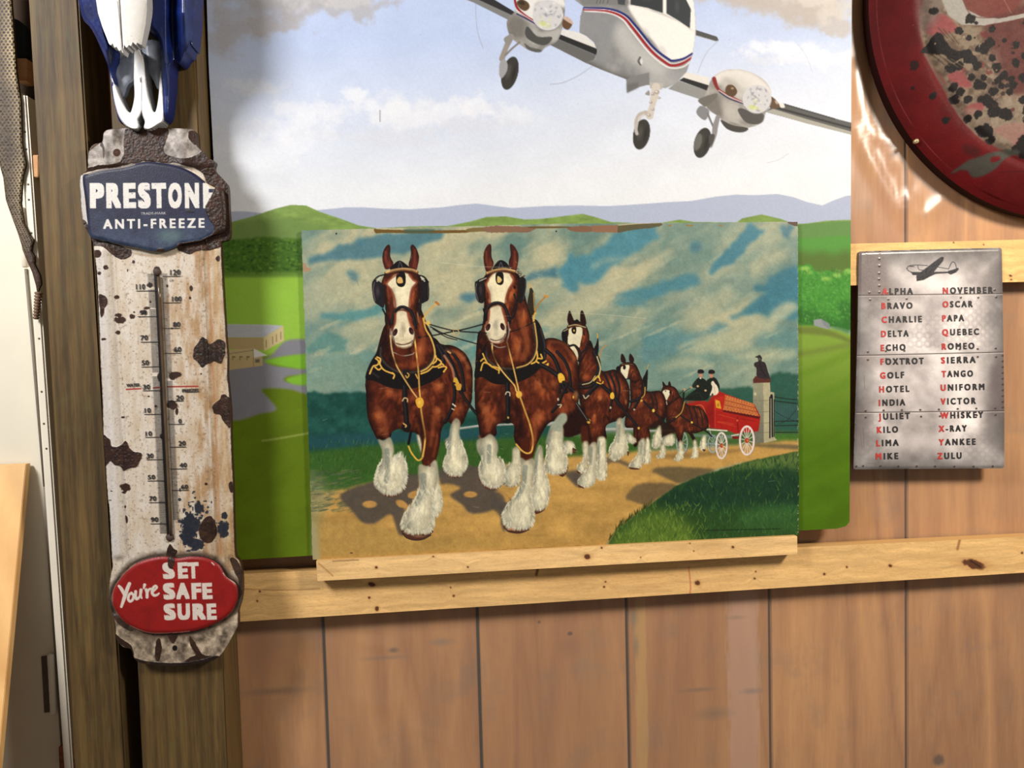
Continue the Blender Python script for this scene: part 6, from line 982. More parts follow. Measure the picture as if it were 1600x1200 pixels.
# ---------------------------------------------------------------- cow skull and snake skin, carved as reliefs
def paint_skull_blue(k=1.3):
    c = Canvas(100, -110, 318, 206, k, (28, 48, 128)); H = np.zeros((c.H, c.W), np.float32); X, Y = c.X, c.Y
    left = T1(420, -420, 490, 0, 520, 120, 572, 182, 630, 300, 680, 430, 700, 580, 735, 730, 764, 776, 742, 690, 706, 480, 694, 430, 700, 300, 684, 262, 655, 170, 640, 60, 640, -420)
    right = T1(880, -420, 890, 60, 900, 160, 940, 170, 985, 230, 1004, 300, 1008, 440, 1020, 560, 1024, 744, 1042, 740, 1052, 680, 1058, 560, 1056, 450, 1064, 402, 1090, 370, 1112, 392, 1134, 374, 1150, 330, 1172, 310, 1192, 250, 1200, 292, 1216, 150, 1222, 0, 1240, -420)
    M = np.zeros((c.H, c.W), np.float32)
    for p in (left, right):
        r = c.mask([np.array(smooth(p, True, 4))]); M[r[0]] = np.maximum(M[r[0]], r[1])
    d = blur(M, 9)
    up = np.clip((150 - Y) / 240, 0, 1)
    H += .018 + .05 * up + .03 * np.clip(d * 1.3, 0, 1)
    lobe = ((X > 266) & (Y < 110)).astype(np.float32); lobe = blur(lobe, 5); H = H * (1 - lobe) + lobe * (.03 + .05 * np.exp(-((X - 286) / 16) ** 2) * np.clip((110 - Y) / 90, 0, 1))
    n = fbm(X, Y, 18, 4, 301); c.rgb[:] = hx((22, 44, 118)) * (.65 + .6 * n[..., None])
    for p, w, a in ((T1(1010, 180, 1020, 330, 1030, 500, 1036, 700), 3, .5), (T1(1150, 60, 1180, 160, 1150, 260), 8, .25), (T1(1090, 330, 1110, 280), 3, .5)): c.stroke(p, w, (82, 106, 170), 2, a)  # pale blue strokes paint highlights onto the ridges and cheek
    c.stroke(T1(1080, 350, 1110, 270, 1100, 280), 2.4, (14, 20, 46), .6, .8); c.stroke(T1(1140, 350, 1170, 280), 2, (14, 20, 46), .6, .8); c.stroke(T1(1060, 400, 1056, 560, 1048, 700), 1.2, (120, 140, 190), .6, .6)
    return c, H, M, [smooth(left, True, 4), smooth(right, True, 4)]
def paint_nasal(k=1.6):
    c = Canvas(140, -110, 236, 90, k, (236, 234, 230)); X, Y = c.X, c.Y
    p = T1(560, -420, 596, -100, 600, 0, 612, 80, 640, 170, 664, 230, 680, 272, 692, 284, 704, 270, 716, 300, 728, 290, 744, 318, 756, 312, 768, 336, 776, 280, 790, 300, 806, 280, 816, 290, 830, 262, 848, 282, 856, 266, 884, 282, 896, 220, 910, 150, 918, 60, 916, -100, 930, -420)
    r = c.mask([np.array(p)]); M = np.zeros((c.H, c.W), np.float32); M[r[0]] = r[1]
    cx = 189 + (Y - 40) * .04; hw = 40 - np.clip(Y, 0, 90) * .17
    H = .084 + .016 * np.sqrt(np.clip(1 - ((X - cx) / (hw + 6)) ** 2, 0, 1)) + .03 * np.clip((80 - Y) / 190, 0, 1) - .004 * np.exp(-((X - 187 - Y * .06) / 1.6) ** 2)
    n = fbm(X, Y, 14, 4, 311); c.rgb[:] = hx((240, 238, 234)) * (.93 + .1 * n[..., None])
    c.stroke(T1(735, 10, 748, 120, 756, 210, 768, 290), 1.2, (120, 126, 140), .3, .8)
    for i in range(40): c.blob(c.rnd.uniform(165, 225), c.rnd.uniform(55, 78), c.rnd.uniform(.6, 2), .6, (150, 146, 140), .4, .5)
    return c, H.astype(np.float32), M, [p]
def paint_premax(k=1.8):
    c = Canvas(166, 70, 262, 206, k, (238, 238, 238)); X, Y = c.X, c.Y
    l = T1(688, 436, 700, 570, 728, 690, 765, 765, 815, 805, 862, 808, 868, 775, 862, 745, 882, 705, 885, 560, 884, 330, 845, 312, 838, 400, 836, 490, 840, 600, 822, 690, 805, 700, 772, 650, 740, 580, 712, 500)
    r_ = T1(1012, 440, 1022, 560, 1024, 740, 988, 780, 930, 812, 900, 800, 905, 765, 900, 745, 887, 705, 887, 560, 888, 340, 905, 400, 920, 560, 945, 660, 960, 698, 975, 690, 990, 610, 996, 520, 1000, 470)
    M = np.zeros((c.H, c.W), np.float32)
    for p in (l, r_):
        r = c.mask([np.array(smooth(p, True, 4))]); M[r[0]] = np.maximum(M[r[0]], r[1])
    d = blur(M, 3); H = .012 + .022 * np.clip(d * 1.2, 0, 1) + .012 * np.clip((130 - Y) / 60, 0, 1)
    n = fbm(X, Y, 8, 4, 321); c.rgb[:] = hx((240, 240, 240)) * (.9 + .14 * n[..., None])
    c.stroke(T1(884, 480, 884, 700), 1, (110, 112, 120), .3, .8); c.stroke(T1(878, 490, 880, 510), 2, (90, 86, 90), .4, .8); c.blob(*T1(870, 440)[0], 5, 20, (196, 204, 216), .6, .9)
    return c, H.astype(np.float32), M, [smooth(l, True, 4), smooth(r_, True, 4)]
def paint_turbinate(k=1.2):
    c = Canvas(166, 60, 260, 165, k, (178, 184, 196)); X, Y = c.X, c.Y
    M = np.zeros((c.H, c.W), np.float32)
    for p in (T1(690, 260, 850, 270, 842, 480, 800, 535, 772, 610, 742, 580, 702, 470), T1(890, 260, 1008, 270, 1010, 450, 990, 560, 955, 500, 920, 440, 896, 380)):
        r = c.mask([np.array(smooth(p, True, 4))]); M[r[0]] = np.maximum(M[r[0]], r[1])
    H = .006 + .012 * blur(M, 6); n = fbm(X, Y, 10, 4, 331); c.rgb[:] = hx((176, 184, 198)) * (.8 + .4 * n[..., None])
    return c, H.astype(np.float32), M, None
SKIN_OUT = P(-34, -70, 13, -70, 17, 0, 21, 50, 25, 112, 32, 160, 34, 225, 40, 257, 35, 275, 33, 300, 32, 318, 37, 350, 46, 368, 53, 375, 50, 382, 48, 392, 54, 400, 53, 412, 62, 430, 64, 444, 61, 450, 60, 458, 58, 458, 56, 446, 50, 425, 41, 405, 35, 390, 34, 384, 27, 362, 17, 335, 9, 312, 5, 278, 0, 260, -10, 200, -30, 100)
def paint_skin(k=2.0):
    c = Canvas(-36, -60, 68, 462, k, (110, 94, 74)); X, Y = c.X, c.Y
    r = c.mask([np.array(SKIN_OUT)]); M = np.zeros((c.H, c.W), np.float32); M[r[0]] = r[1]
    n = fbm(X, Y, 40, 3, 341)
    edge = np.interp(Y, [-60, 112, 160, 257, 320, 375, 460], [14, 25, 32, 38, 32, 52, 62]); t = np.clip((X - (edge - 22)) / 22, 0, 1)[..., None] * np.clip((380 - Y) / 60, 0, 1)[..., None]
    c.rgb[:] = hx((112, 94, 72)) * (1 - t) + hx((206, 184, 140)) * t
    c.rgb *= (.7 + .6 * n[..., None])
    dark = [(52, 40, 33), (66, 52, 41), (44, 34, 29)]
    row = 0; y = -58.0
    while y < 405:
        st = float(np.interp(y, [0, 250, 400], [6.6, 6.0, 4.0])); x = -36 + (row % 2) * st / 2
        while x < 66:
            c.blob(x, y, st * .38, st * .40, c.rnd.choice(dark), .85, .4, .5); x += st
        y += st * .72; row += 1
    c.fill(P(40, 405, 48, 392, 56, 404, 66, 440, 60, 460, 54, 450), (78, 58, 46), 1, .9, rough=1)
    H = (.012 * np.clip(blur(M, 10) * 1.4, 0, 1) + .0016 * (fbm(X, Y, 4, 2, 347))).astype(np.float32)
    return c, H, M, [SKIN_OUT]

# ---------------------------------------------------------------- mesh builders
def lin(c):
    c = np.clip(c, 0, 1); return np.where(c <= .04045, c / 12.92, ((c + .055) / 1.055) ** 2.4)
def link(name, me, mat, parent=None):
    o = bpy.data.objects.new(name, me); COL.objects.link(o)
    if mat is not None: me.materials.append(mat)
    if parent is not None: o.parent = parent; o.matrix_parent_inverse = parent.matrix_world.inverted()
    return o
def mesh_np(name, V, Q, rgb=None, smooth_n=0):
    """quads (n x 4; a triangle repeats nothing) from arrays"""
    me = bpy.data.meshes.new(name)
    me.vertices.add(len(V)); me.vertices.foreach_set('co', np.ascontiguousarray(V, np.float32).ravel())
    me.loops.add(len(Q) * 4); me.loops.foreach_set('vertex_index', np.ascontiguousarray(Q, np.int32).ravel())
    me.polygons.add(len(Q)); me.polygons.foreach_set('loop_start', np.arange(0, len(Q) * 4, 4, dtype=np.int32))
    sm = np.zeros(len(Q), bool); sm[:smooth_n] = True; me.polygons.foreach_set('use_smooth', sm)
    me.update(calc_edges=True)
    if rgb is not None:
        a = me.color_attributes.new('paint', 'FLOAT_COLOR', 'POINT')
        a.data.foreach_set('color', np.concatenate([rgb, np.ones((len(rgb), 1))], 1).astype(np.float32).ravel())
    return me
def relief(name, cv, y0, mat, parent=None, H=None, mask=None, back=None, edge=(120, 100, 70), gain=1.0, hole=None, outline=None):
    """painted panel: the colour grid of cv laid on the upright plane y0, raised by H, cut by mask, closed at the back"""
    h, w = cv.H, cv.W
    yy = y0 - (H if H is not None else 0.0) + np.zeros((h, w))
    PX = cv.X.ravel().astype(float).copy(); PY = cv.Y.ravel().astype(float).copy()
    rgb = lin(cv.rgb.reshape(-1, 3)) * gain
    keep = np.ones((h - 1, w - 1), bool)
    if mask is not None:
        m = mask > .5; keep = m[:-1, :-1] & m[1:, :-1] & m[:-1, 1:] & m[1:, 1:]
    big = []
    if hole is not None:
        i0, i1 = [int((v - cv.y0) * cv.k) for v in hole[1::2]]; j0, j1 = [int((v - cv.x0) * cv.k) for v in hole[0::2]]
        keep[i0:i1, j0:j1] = False; big = [[i0 * w + j0, i1 * w + j0, i1 * w + j1, i0 * w + j1]]
    I, J = np.nonzero(keep); a = I * w + J
    Q = np.stack([a, a + w, a + w + 1, a + 1], 1)
    if big: Q = np.vstack([Q, np.array(big)])
    front = len(Q)
    if outline is not None:      # edge vertices move onto the true outline
        Kq = np.pad(keep, 1); Nn = np.zeros((h, w), int)
        for di in (0, 1):
            for dj in (0, 1): Nn += Kq[di:di + h, dj:dj + w]
        ids = np.nonzero(((Nn > 0) & (Nn < 4)).ravel())[0]; segs = [(np.array(q, float), np.roll(np.array(q, float), -1, 0)) for q in outline]; A0 = np.vstack([s[0] for s in segs]); B0 = np.vstack([s[1] for s in segs]); D0 = B0 - A0
        for blk in np.array_split(ids, max(1, len(ids) // 500)):
            p = np.stack([PX[blk], PY[blk]], 1)[:, None]; t = np.clip(((p - A0) * D0).sum(-1) / ((D0 ** 2).sum(-1) + 1e-12), 0, 1); c_ = A0 + D0 * t[..., None]; d = np.hypot(*np.moveaxis(c_ - p, -1, 0)); j = d.argmin(1); r = np.arange(len(blk)); ok = d[r, j] < 1.7 / cv.k
            PX[blk[ok]] = c_[r, j][ok, 0]; PY[blk[ok]] = c_[r, j][ok, 1]
    V = at(PX, PY, yy.ravel())
    if back is not None:
        K_ = np.pad(keep, 1)
        if hole is not None: K_[i0 + 1:i1 + 1, j0 + 1:j1 + 1] = True
        c_ = K_[1:-1, 1:-1]; E = []
        for (nb, va, vb) in ((K_[:-2, 1:-1], 1, 0), (K_[2:, 1:-1], w, w + 1), (K_[1:-1, :-2], 0, w), (K_[1:-1, 2:], w + 1, 1)):
            i, j = np.nonzero(c_ & ~nb); b = i * w + j; E.append(np.stack([b + va, b + vb], 1))
        E = np.vstack(E); ids = np.unique(E); n0 = len(V); mp = {int(v): i for i, v in enumerate(ids)}
        F_ = V[ids].copy(); Bk = F_.copy(); Bk[:, 1] = back
        V = np.vstack([V, F_, Bk]); ec = np.tile(lin(hx(edge))[None] * gain, (2 * len(ids), 1)); rgb = np.vstack([rgb, ec])
        ia = np.array([mp[int(v)] for v in E[:, 0]]); ib = np.array([mp[int(v)] for v in E[:, 1]]); k = len(ids)
        Q = np.vstack([Q, np.stack([n0 + ia, n0 + ib, n0 + k + ib, n0 + k + ia], 1)])
    used = np.zeros(len(V), bool); used[Q.ravel()] = True; re = np.cumsum(used) - 1
    return link(name, mesh_np(name, V[used], re[Q], rgb[used], front), mat, parent)
def bm_obj(name, bm, mat, parent=None, smooth_=False, bevel=0, seg=2):
    if bevel:
        bmesh.ops.bevel(bm, geom=[e for e in bm.edges], offset=bevel, segments=seg, affect='EDGES', clamp_overlap=True)
    bmesh.ops.recalc_face_normals(bm, faces=bm.faces)
    me = bpy.data.meshes.new(name); bm.to_mesh(me); bm.free()
    for p in me.polygons: p.use_smooth = smooth_
    return link(name, me, mat, parent)
def prism_bm(bm, pts, yf, yb):
    """trace outline at depth yf pushed straight back to yb"""
    f = at([p[0] for p in pts], [p[1] for p in pts], yf)
    a = [bm.verts.new(tuple(v)) for v in f]; b = [bm.verts.new((v[0], yb, v[2])) for v in f]
    bm.faces.new(a); bm.faces.new(b[::-1]); n = len(a)
    for i in range(n): bm.faces.new((a[i], b[i], b[(i + 1) % n], a[(i + 1) % n]))
def prism(name, pts, yf, yb, mat, parent=None, bevel=.0012):
    bm = bmesh.new(); prism_bm(bm, pts, yf, yb); return bm_obj(name, bm, mat, parent, bevel=bevel)
def box_bm(bm, x0, x1, y0, y1, z0, z1):
    v = [bm.verts.new(p) for p in ((x0, y0, z0), (x1, y0, z0), (x1, y1, z0), (x0, y1, z0), (x0, y0, z1), (x1, y0, z1), (x1, y1, z1), (x0, y1, z1))]
    for f in ((0, 3, 2, 1), (4, 5, 6, 7), (0, 1, 5, 4), (1, 2, 6, 5), (2, 3, 7, 6), (3, 0, 4, 7)): bm.faces.new([v[i] for i in f])
def tube_bm(bm, pts, r, seg=14, cap=True):
    """round tube through points, r number or list"""
    P_ = [Vector(p) for p in pts]; rs = [r] * len(P_) if np.isscalar(r) else r; rings = []
    for i, p in enumerate(P_):
        t = (P_[min(i + 1, len(P_) - 1)] - P_[max(i - 1, 0)]).normalized(); n = t.orthogonal().normalized() if i == 0 else (n - t * n.dot(t)).normalized(); b = t.cross(n)
        rings.append([bm.verts.new(p + (n * math.cos(2 * math.pi * k / seg) + b * math.sin(2 * math.pi * k / seg)) * rs[i]) for k in range(seg)])
    for a, b in zip(rings[:-1], rings[1:]):
        for k in range(seg): bm.faces.new((a[k], a[(k + 1) % seg], b[(k + 1) % seg], b[k]))
    if cap: bm.faces.new(rings[0][::-1]); bm.faces.new(rings[-1])
def ball_bm(bm, c, r, sc=(1, 1, 1)):
    bmesh.ops.create_uvsphere(bm, u_segments=14, v_segments=8, radius=r, matrix=Matrix.Translation(Vector(c)) @ Matrix.Diagonal((*sc, 1)))
def flat_polys(name, polys_faces, y, mat, parent=None, copies=9):
    """thin printed marks: trace polygons laid on depth y"""
    bm = bmesh.new()
    for q, fs in polys_faces:
        lay = (np.arange(len(q)) // max(1, len(q) // copies)) * 2e-5 if len(q) > 4 else 0.0      # bold copies lie just apart
        p = at(q[:, 0], q[:, 1], y - lay); vs = [bm.verts.new(tuple(v)) for v in p]
        for f in fs:
            try: bm.faces.new([vs[i] for i in f])
            except ValueError: pass
    for f in bm.faces:
        f.normal_update()
        if f.normal.y > 0: f.normal_flip()
    me = bpy.data.meshes.new(name); bm.to_mesh(me); bm.free()
    return link(name, me, mat, parent)
def thing(name, label, cat, loc, group=None):
    o = bpy.data.objects.new(name, None); COL.objects.link(o); o.location = loc; o.empty_display_size = .05
    bpy.context.view_layer.update(); tag(o, label, cat, group); return o
def tag(o, label, cat=None, group=None):
    o['label'] = label
    if cat: o['category'] = cat
    if group: o['group'] = group
    return o
def structure(o, label=None):
    o['kind'] = 'structure'
    if label: o['label'] = label
    return o

# ---------------------------------------------------------------- materials
def new_mat(name):
    m = bpy.data.materials.new(name); m.use_nodes = True; nt = m.node_tree
    return m, nt, nt.nodes['Principled BSDF']
def N(nt, t, **kw):
    n = nt.nodes.new(t)
    for k, v in kw.items():
        if k in n.inputs: n.inputs[k].default_value = v
        else: setattr(n, k, v)
    return n
def painted(name, rough=.5, spec=.5, bump=.15, scale=400, coat=0.0, metal=0.0):
    m, nt, b = new_mat(name); L = nt.links
    a = N(nt, 'ShaderNodeAttribute', attribute_name='paint'); L.new(a.outputs['Color'], b.inputs['Base Color'])
    tc = N(nt, 'ShaderNodeTexCoord'); no = N(nt, 'ShaderNodeTexNoise', Scale=scale, Detail=3.0); L.new(tc.outputs['Object'], no.inputs['Vector'])
    mr = N(nt, 'ShaderNodeMapRange'); mr.inputs['To Min'].default_value = rough - .12; mr.inputs['To Max'].default_value = rough + .12; L.new(no.outputs['Fac'], mr.inputs['Value']); L.new(mr.outputs['Result'], b.inputs['Roughness'])
    bp = N(nt, 'ShaderNodeBump', Strength=bump, Distance=.001); L.new(no.outputs['Fac'], bp.inputs['Height']); L.new(bp.outputs['Normal'], b.inputs['Normal'])
    b.inputs['Specular IOR Level'].default_value = spec; b.inputs['Coat Weight'].default_value = coat; b.inputs['Coat Roughness'].default_value = .15; b.inputs['Metallic'].default_value = metal
    return m
def plain(name, col, rough=.5, metal=0.0, spec=.5, var=.12, scale=60, bump=.1):
    m, nt, b = new_mat(name); L = nt.links; c = lin(hx(col))
    tc = N(nt, 'ShaderNodeTexCoord'); no = N(nt, 'ShaderNodeTexNoise', Scale=scale, Detail=4.0); L.new(tc.outputs['Object'], no.inputs['Vector'])
    r = N(nt, 'ShaderNodeValToRGB'); r.color_ramp.elements[0].color = (*(c * (1 - var)), 1); r.color_ramp.elements[1].color = (*np.clip(c * (1 + var), 0, 1), 1); r.color_ramp.elements[0].position = .3; r.color_ramp.elements[1].position = .7
    L.new(no.outputs['Fac'], r.inputs['Fac']); L.new(r.outputs['Color'], b.inputs['Base Color'])
    bp = N(nt, 'ShaderNodeBump', Strength=bump, Distance=.001); L.new(no.outputs['Fac'], bp.inputs['Height']); L.new(bp.outputs['Normal'], b.inputs['Normal'])
    b.inputs['Roughness'].default_value = rough; b.inputs['Metallic'].default_value = metal; b.inputs['Specular IOR Level'].default_value = spec
    return m
def wood(name, light, dark, axis='Z', ring=10.0, dist=6.0, rough=.6, stretch=14.0, fine=.35, stain=None, island=0.0, knots=0.0, ringw=.6, lines=None, spots=()):
    """procedural plank: stretched growth rings, fine fibre, optional grey stain, per board tint and knots"""
    m, nt, b = new_mat(name); L = nt.links
    tc = N(nt, 'ShaderNodeTexCoord'); mp = N(nt, 'ShaderNodeMapping'); L.new(tc.outputs['Object'], mp.inputs['Vector'])
    s = [1.0, 1.0, 1.0]; s['XYZ'.index(axis)] = 1.0 / stretch; mp.inputs['Scale'].default_value = s
    geo = N(nt, 'ShaderNodeNewGeometry')
    off = N(nt, 'ShaderNodeVectorMath', operation='MULTIPLY_ADD'); L.new(geo.outputs['Random Per Island'], off.inputs[0]); off.inputs[1].default_value = (7.0, 3.0, 5.0); L.new(mp.outputs['Vector'], off.inputs[2])
    n1 = N(nt, 'ShaderNodeTexNoise', Scale=ring, Detail=2.0, Distortion=.6); L.new(off.outputs['Vector'], n1.inputs['Vector'])
    mu = N(nt, 'ShaderNodeMath', operation='MULTIPLY'); mu.inputs[1].default_value = dist; L.new(n1.outputs['Fac'], mu.inputs[0])
    fr = N(nt, 'ShaderNodeMath', operation='PINGPONG'); fr.inputs[1].default_value = .5; L.new(mu.outputs['Value'], fr.inputs[0])
    n2 = N(nt, 'ShaderNodeTexNoise', Scale=ring * 22, Detail=4.0); L.new(off.outputs['Vector'], n2.inputs['Vector'])
    ad = N(nt, 'ShaderNodeMath', operation='MULTIPLY_ADD'); ad.inputs[1].default_value = ringw * 2; L.new(fr.outputs['Value'], ad.inputs[0])
    f2 = N(nt, 'ShaderNodeMath', operation='MULTIPLY'); f2.inputs[1].default_value = fine; L.new(n2.outputs['Fac'], f2.inputs[0]); L.new(f2.outputs['Value'], ad.inputs[2])
    r = N(nt, 'ShaderNodeValToRGB'); r.color_ramp.elements[0].color = (*lin(hx(light)), 1); r.color_ramp.elements[1].color = (*lin(hx(dark)), 1); r.color_ramp.elements[0].position = .1; r.color_ramp.elements[1].position = .95
    L.new(ad.outputs['Value'], r.inputs['Fac']); col = r.outputs['Color']
    def mix(fac, a, cc, mode='MIX'):
        x = N(nt, 'ShaderNodeMix', data_type='RGBA', blend_type=mode); L.new(fac, x.inputs['Factor']); L.new(a, x.inputs['A']); x.inputs['B'].default_value = (*lin(hx(cc)), 1); return x.outputs['Result']
    if island:
        mr = N(nt, 'ShaderNodeMapRange'); L.new(geo.outputs['Random Per Island'], mr.inputs['Value']); mr.inputs['To Max'].default_value = island; col = mix(mr.outputs['Result'], col, dark)
    if stain:
        for sc, amt, cc, w in stain:
            n3 = N(nt, 'ShaderNodeTexNoise', Scale=sc, Detail=6.0, Roughness=.65); L.new(tc.outputs['Object'] if w else off.outputs['Vector'], n3.inputs['Vector'])
            mr = N(nt, 'ShaderNodeMapRange'); mr.inputs['From Min'].default_value = .52; mr.inputs['From Max'].default_value = .75; mr.inputs['To Max'].default_value = amt; L.new(n3.outputs['Fac'], mr.inputs['Value']); col = mix(mr.outputs['Result'], col, cc)
    if lines:      # dark growth rings seen on the face
        wv = N(nt, 'ShaderNodeTexWave', wave_type='BANDS', bands_direction='Z' if axis == 'X' else 'X', Scale=lines[0], Distortion=5.0, Detail=2.0); wv.inputs['Detail Scale'].default_value = .35; L.new(off.outputs['Vector'], wv.inputs['Vector'])
        mr = N(nt, 'ShaderNodeMapRange'); mr.inputs['From Min'].default_value = .45; mr.inputs['From Max'].default_value = 1.0; mr.inputs['To Max'].default_value = lines[1]; L.new(wv.outputs['Fac'], mr.inputs['Value']); col = mix(mr.outputs['Result'], col, lines[2])
    for sx, sy, rx_, rz_, cc, am, sf in spots:      # knots, stains and streaks where the boards have them
        o_ = at(sx, sy, 0.0); sp = N(nt, 'ShaderNodeVectorMath', operation='SUBTRACT'); L.new(tc.outputs['Object'], sp.inputs[0]); sp.inputs[1].default_value = (o_[0], 0, o_[2])
        sc_ = N(nt, 'ShaderNodeVectorMath', operation='MULTIPLY'); L.new(sp.outputs['Vector'], sc_.inputs[0]); sc_.inputs[1].default_value = (1 / rx_, 0, 1 / rz_)
        ln = N(nt, 'ShaderNodeVectorMath', operation='LENGTH'); L.new(sc_.outputs['Vector'], ln.inputs[0]); nz_ = N(nt, 'ShaderNodeMath', operation='MULTIPLY_ADD'); L.new(n2.outputs['Fac'], nz_.inputs[0]); nz_.inputs[1].default_value = .9; L.new(ln.outputs['Value'], nz_.inputs[2])
        mr = N(nt, 'ShaderNodeMapRange'); mr.inputs['From Min'].default_value = 1.45 - sf; mr.inputs['From Max'].default_value = 1.5; mr.inputs['To Min'].default_value = am; mr.inputs['To Max'].default_value = 0.0; L.new(nz_.outputs['Value'], mr.inputs['Value']); col = mix(mr.outputs['Result'], col, cc)
    if knots:
        vo = N(nt, 'ShaderNodeTexVoronoi', Scale=knots); mp2 = N(nt, 'ShaderNodeMapping'); L.new(tc.outputs['Object'], mp2.inputs['Vector']); s2 = [1.0, .01, 1.0]; s2['XYZ'.index(axis)] = .6; mp2.inputs['Scale'].default_value = s2; L.new(mp2.outputs['Vector'], vo.inputs['Vector'])
        mr = N(nt, 'ShaderNodeMapRange'); mr.inputs['From Min'].default_value = .02; mr.inputs['From Max'].default_value = .06; mr.inputs['To Min'].default_value = .8; mr.inputs['To Max'].default_value = 0; L.new(vo.outputs['Distance'], mr.inputs['Value']); col = mix(mr.outputs['Result'], col, (70, 40, 26))
    L.new(col, b.inputs['Base Color']); b.inputs['Roughness'].default_value = rough; b.inputs['Specular IOR Level'].default_value = .3
    bp = N(nt, 'ShaderNodeBump', Strength=.25, Distance=.0015); L.new(ad.outputs['Value'], bp.inputs['Height']); L.new(bp.outputs['Normal'], b.inputs['Normal'])
    return m
# ---------------------------------------------------------------- materials in use
M_PRINT = painted('varnished_print', .4, .25, .12, 260)
M_MURAL = painted('mural_paint', .55, .1, .2, 380)
M_ENAMEL = painted('chipped_enamel', .46, .28, .25, 500)
M_TIN = painted('printed_tin', .32, .6, .05, 300)
M_RED = painted('shot_red_paint', .66, .14, .3, 300)
M_BONE = painted('painted_bone', .33, .5, .15, 250)
M_SKIN = painted('dried_skin', .6, .35, .3, 500)
M_RAIL = painted('planed_pine', .55, .3, .15, 300)
M_BLACKINK = plain('black_ink', (34, 31, 32), .5, var=.1); M_REDINK = plain('red_ink', (176, 46, 40), .5, var=.1)
M_POST = wood('treated_timber', (112, 88, 50), (48, 36, 18), 'Z', 14, 5, .6, 16, .75, ((30, .35, (84, 84, 50), 1),), ringw=.34, lines=(17, .36, (44, 33, 17)))
M_PLANK = wood('wall_boards', (200, 148, 92), (140, 90, 52), 'Z', 8, 4, .65, 9, .45, ((5, .45, (136, 84, 52), 0), (9, .5, (104, 96, 88), 1), (3, .35, (206, 160, 96), 0)), .5, 3.0, .5, spots=((891, 990, .006, .005, (70, 44, 38), .9, .4), (842, 972, .004, .004, (84, 54, 42), .8, .4), (889, 1010, .03, .03, (132, 84, 60), .5, 1), (1466, 1188, .016, .016, (66, 46, 40), .85, .5), (1002, 1060, .013, .5, (186, 152, 84), .5, .3), (1162, 1080, .036, .5, (184, 148, 132), .55, .25), (990, 965, .012, .03, (112, 104, 88), .7, .8), (994, 1010, .008, .03, (112, 104, 88), .6, .8), (1115, 1115, .05, .018, (96, 86, 70), .5, .9), (1090, 1078, .05, .006, (104, 82, 64), .6, .8), (1175, 1080, .03, .008, (110, 104, 104), .6, .8), (600, 1028, .06, .006, (110, 92, 78), .55, .9), (615, 1016, .014, .007, (84, 74, 66), .8, .8), (690, 1003, .03, .01, (110, 100, 90), .6, .9), (430, 1080, .08, .010, (96, 78, 64), .6, .9), (420, 1010, .05, .08, (134, 82, 54), .5, 1), (1150, 965, .03, .006, (120, 104, 80), .5, .8)))
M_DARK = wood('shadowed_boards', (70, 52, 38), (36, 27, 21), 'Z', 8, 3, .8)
M_PLY = wood('plywood', (222, 178, 118), (196, 146, 88), 'Z', 6, 4, .5, 12, .3); M_SHIM = wood('pine_block', (206, 158, 108), (176, 124, 78), 'X', 20, 4, .6); M_BLOCK = wood('red_wood_block', (134, 80, 52), (92, 52, 34), 'X', 20, 4, .7)
M_WHITE = plain('white_paint', (232, 224, 206), .45, var=.03, scale=30); M_DOOR = plain('door_paint', (226, 219, 200), .5, var=.03, scale=12)
M_STEEL = plain('steel', (168, 164, 160), .35, .85, var=.1); M_NAIL = plain('nail_steel', (90, 76, 64), .5, .6)
M_LEAF = plain('dull_hinge_leaf', (92, 84, 74), .5, .2); M_BACK = plain('dark_void', (36, 28, 23), .9, var=.2); M_FLOOR = plain('concrete', (120, 114, 106), .8)
M_TUBE, _nt, _b = new_mat('aged_glass_tube')
_tc = N(_nt, 'ShaderNodeTexCoord'); _no = N(_nt, 'ShaderNodeTexNoise', Scale=40.0, Detail=3.0); _nt.links.new(_tc.outputs['Object'], _no.inputs['Vector'])
_rp = N(_nt, 'ShaderNodeValToRGB'); _rp.color_ramp.elements[0].color = (*lin(hx((60, 46, 34))), 1); _rp.color_ramp.elements[1].color = (*lin(hx((112, 92, 68))), 1); _nt.links.new(_no.outputs['Fac'], _rp.inputs['Fac']); _nt.links.new(_rp.outputs['Color'], _b.inputs['Base Color']); _b.inputs['Roughness'].default_value = .18; _b.inputs['Transmission Weight'].default_value = .25
# clear polythene: mostly see-through, a little milky, glossy in the folds
M_POLY, _nt, _b = new_mat('clear_polythene'); _L = _nt.links
_tc = N(_nt, 'ShaderNodeTexCoord'); _mp = N(_nt, 'ShaderNodeMapping'); _mp.inputs['Scale'].default_value = (1.0, 1.0, .45); _L.new(_tc.outputs['Object'], _mp.inputs['Vector'])
_n1 = N(_nt, 'ShaderNodeTexNoise', Scale=6.0, Detail=2.0, Distortion=1.0); _L.new(_mp.outputs['Vector'], _n1.inputs['Vector'])
_bp = N(_nt, 'ShaderNodeBump', Strength=.32, Distance=.02); _L.new(_n1.outputs['Fac'], _bp.inputs['Height'])
_tr = N(_nt, 'ShaderNodeBsdfTransparent'); _tr.inputs['Color'].default_value = (.97, .95, .93, 1)
_b.inputs['Base Color'].default_value = (.80, .70, .60, 1); _b.inputs['Roughness'].default_value = .27; _b.inputs['Specular IOR Level'].default_value = .45; _L.new(_bp.outputs['Normal'], _b.inputs['Normal'])
_gl = N(_nt, 'ShaderNodeBsdfGlossy', Roughness=.24); _L.new(_bp.outputs['Normal'], _gl.inputs['Normal'])
_m1 = N(_nt, 'ShaderNodeMixShader'); _m1.inputs['Fac'].default_value = .10; _L.new(_tr.outputs['BSDF'], _m1.inputs[1]); _L.new(_b.outputs['BSDF'], _m1.inputs[2])
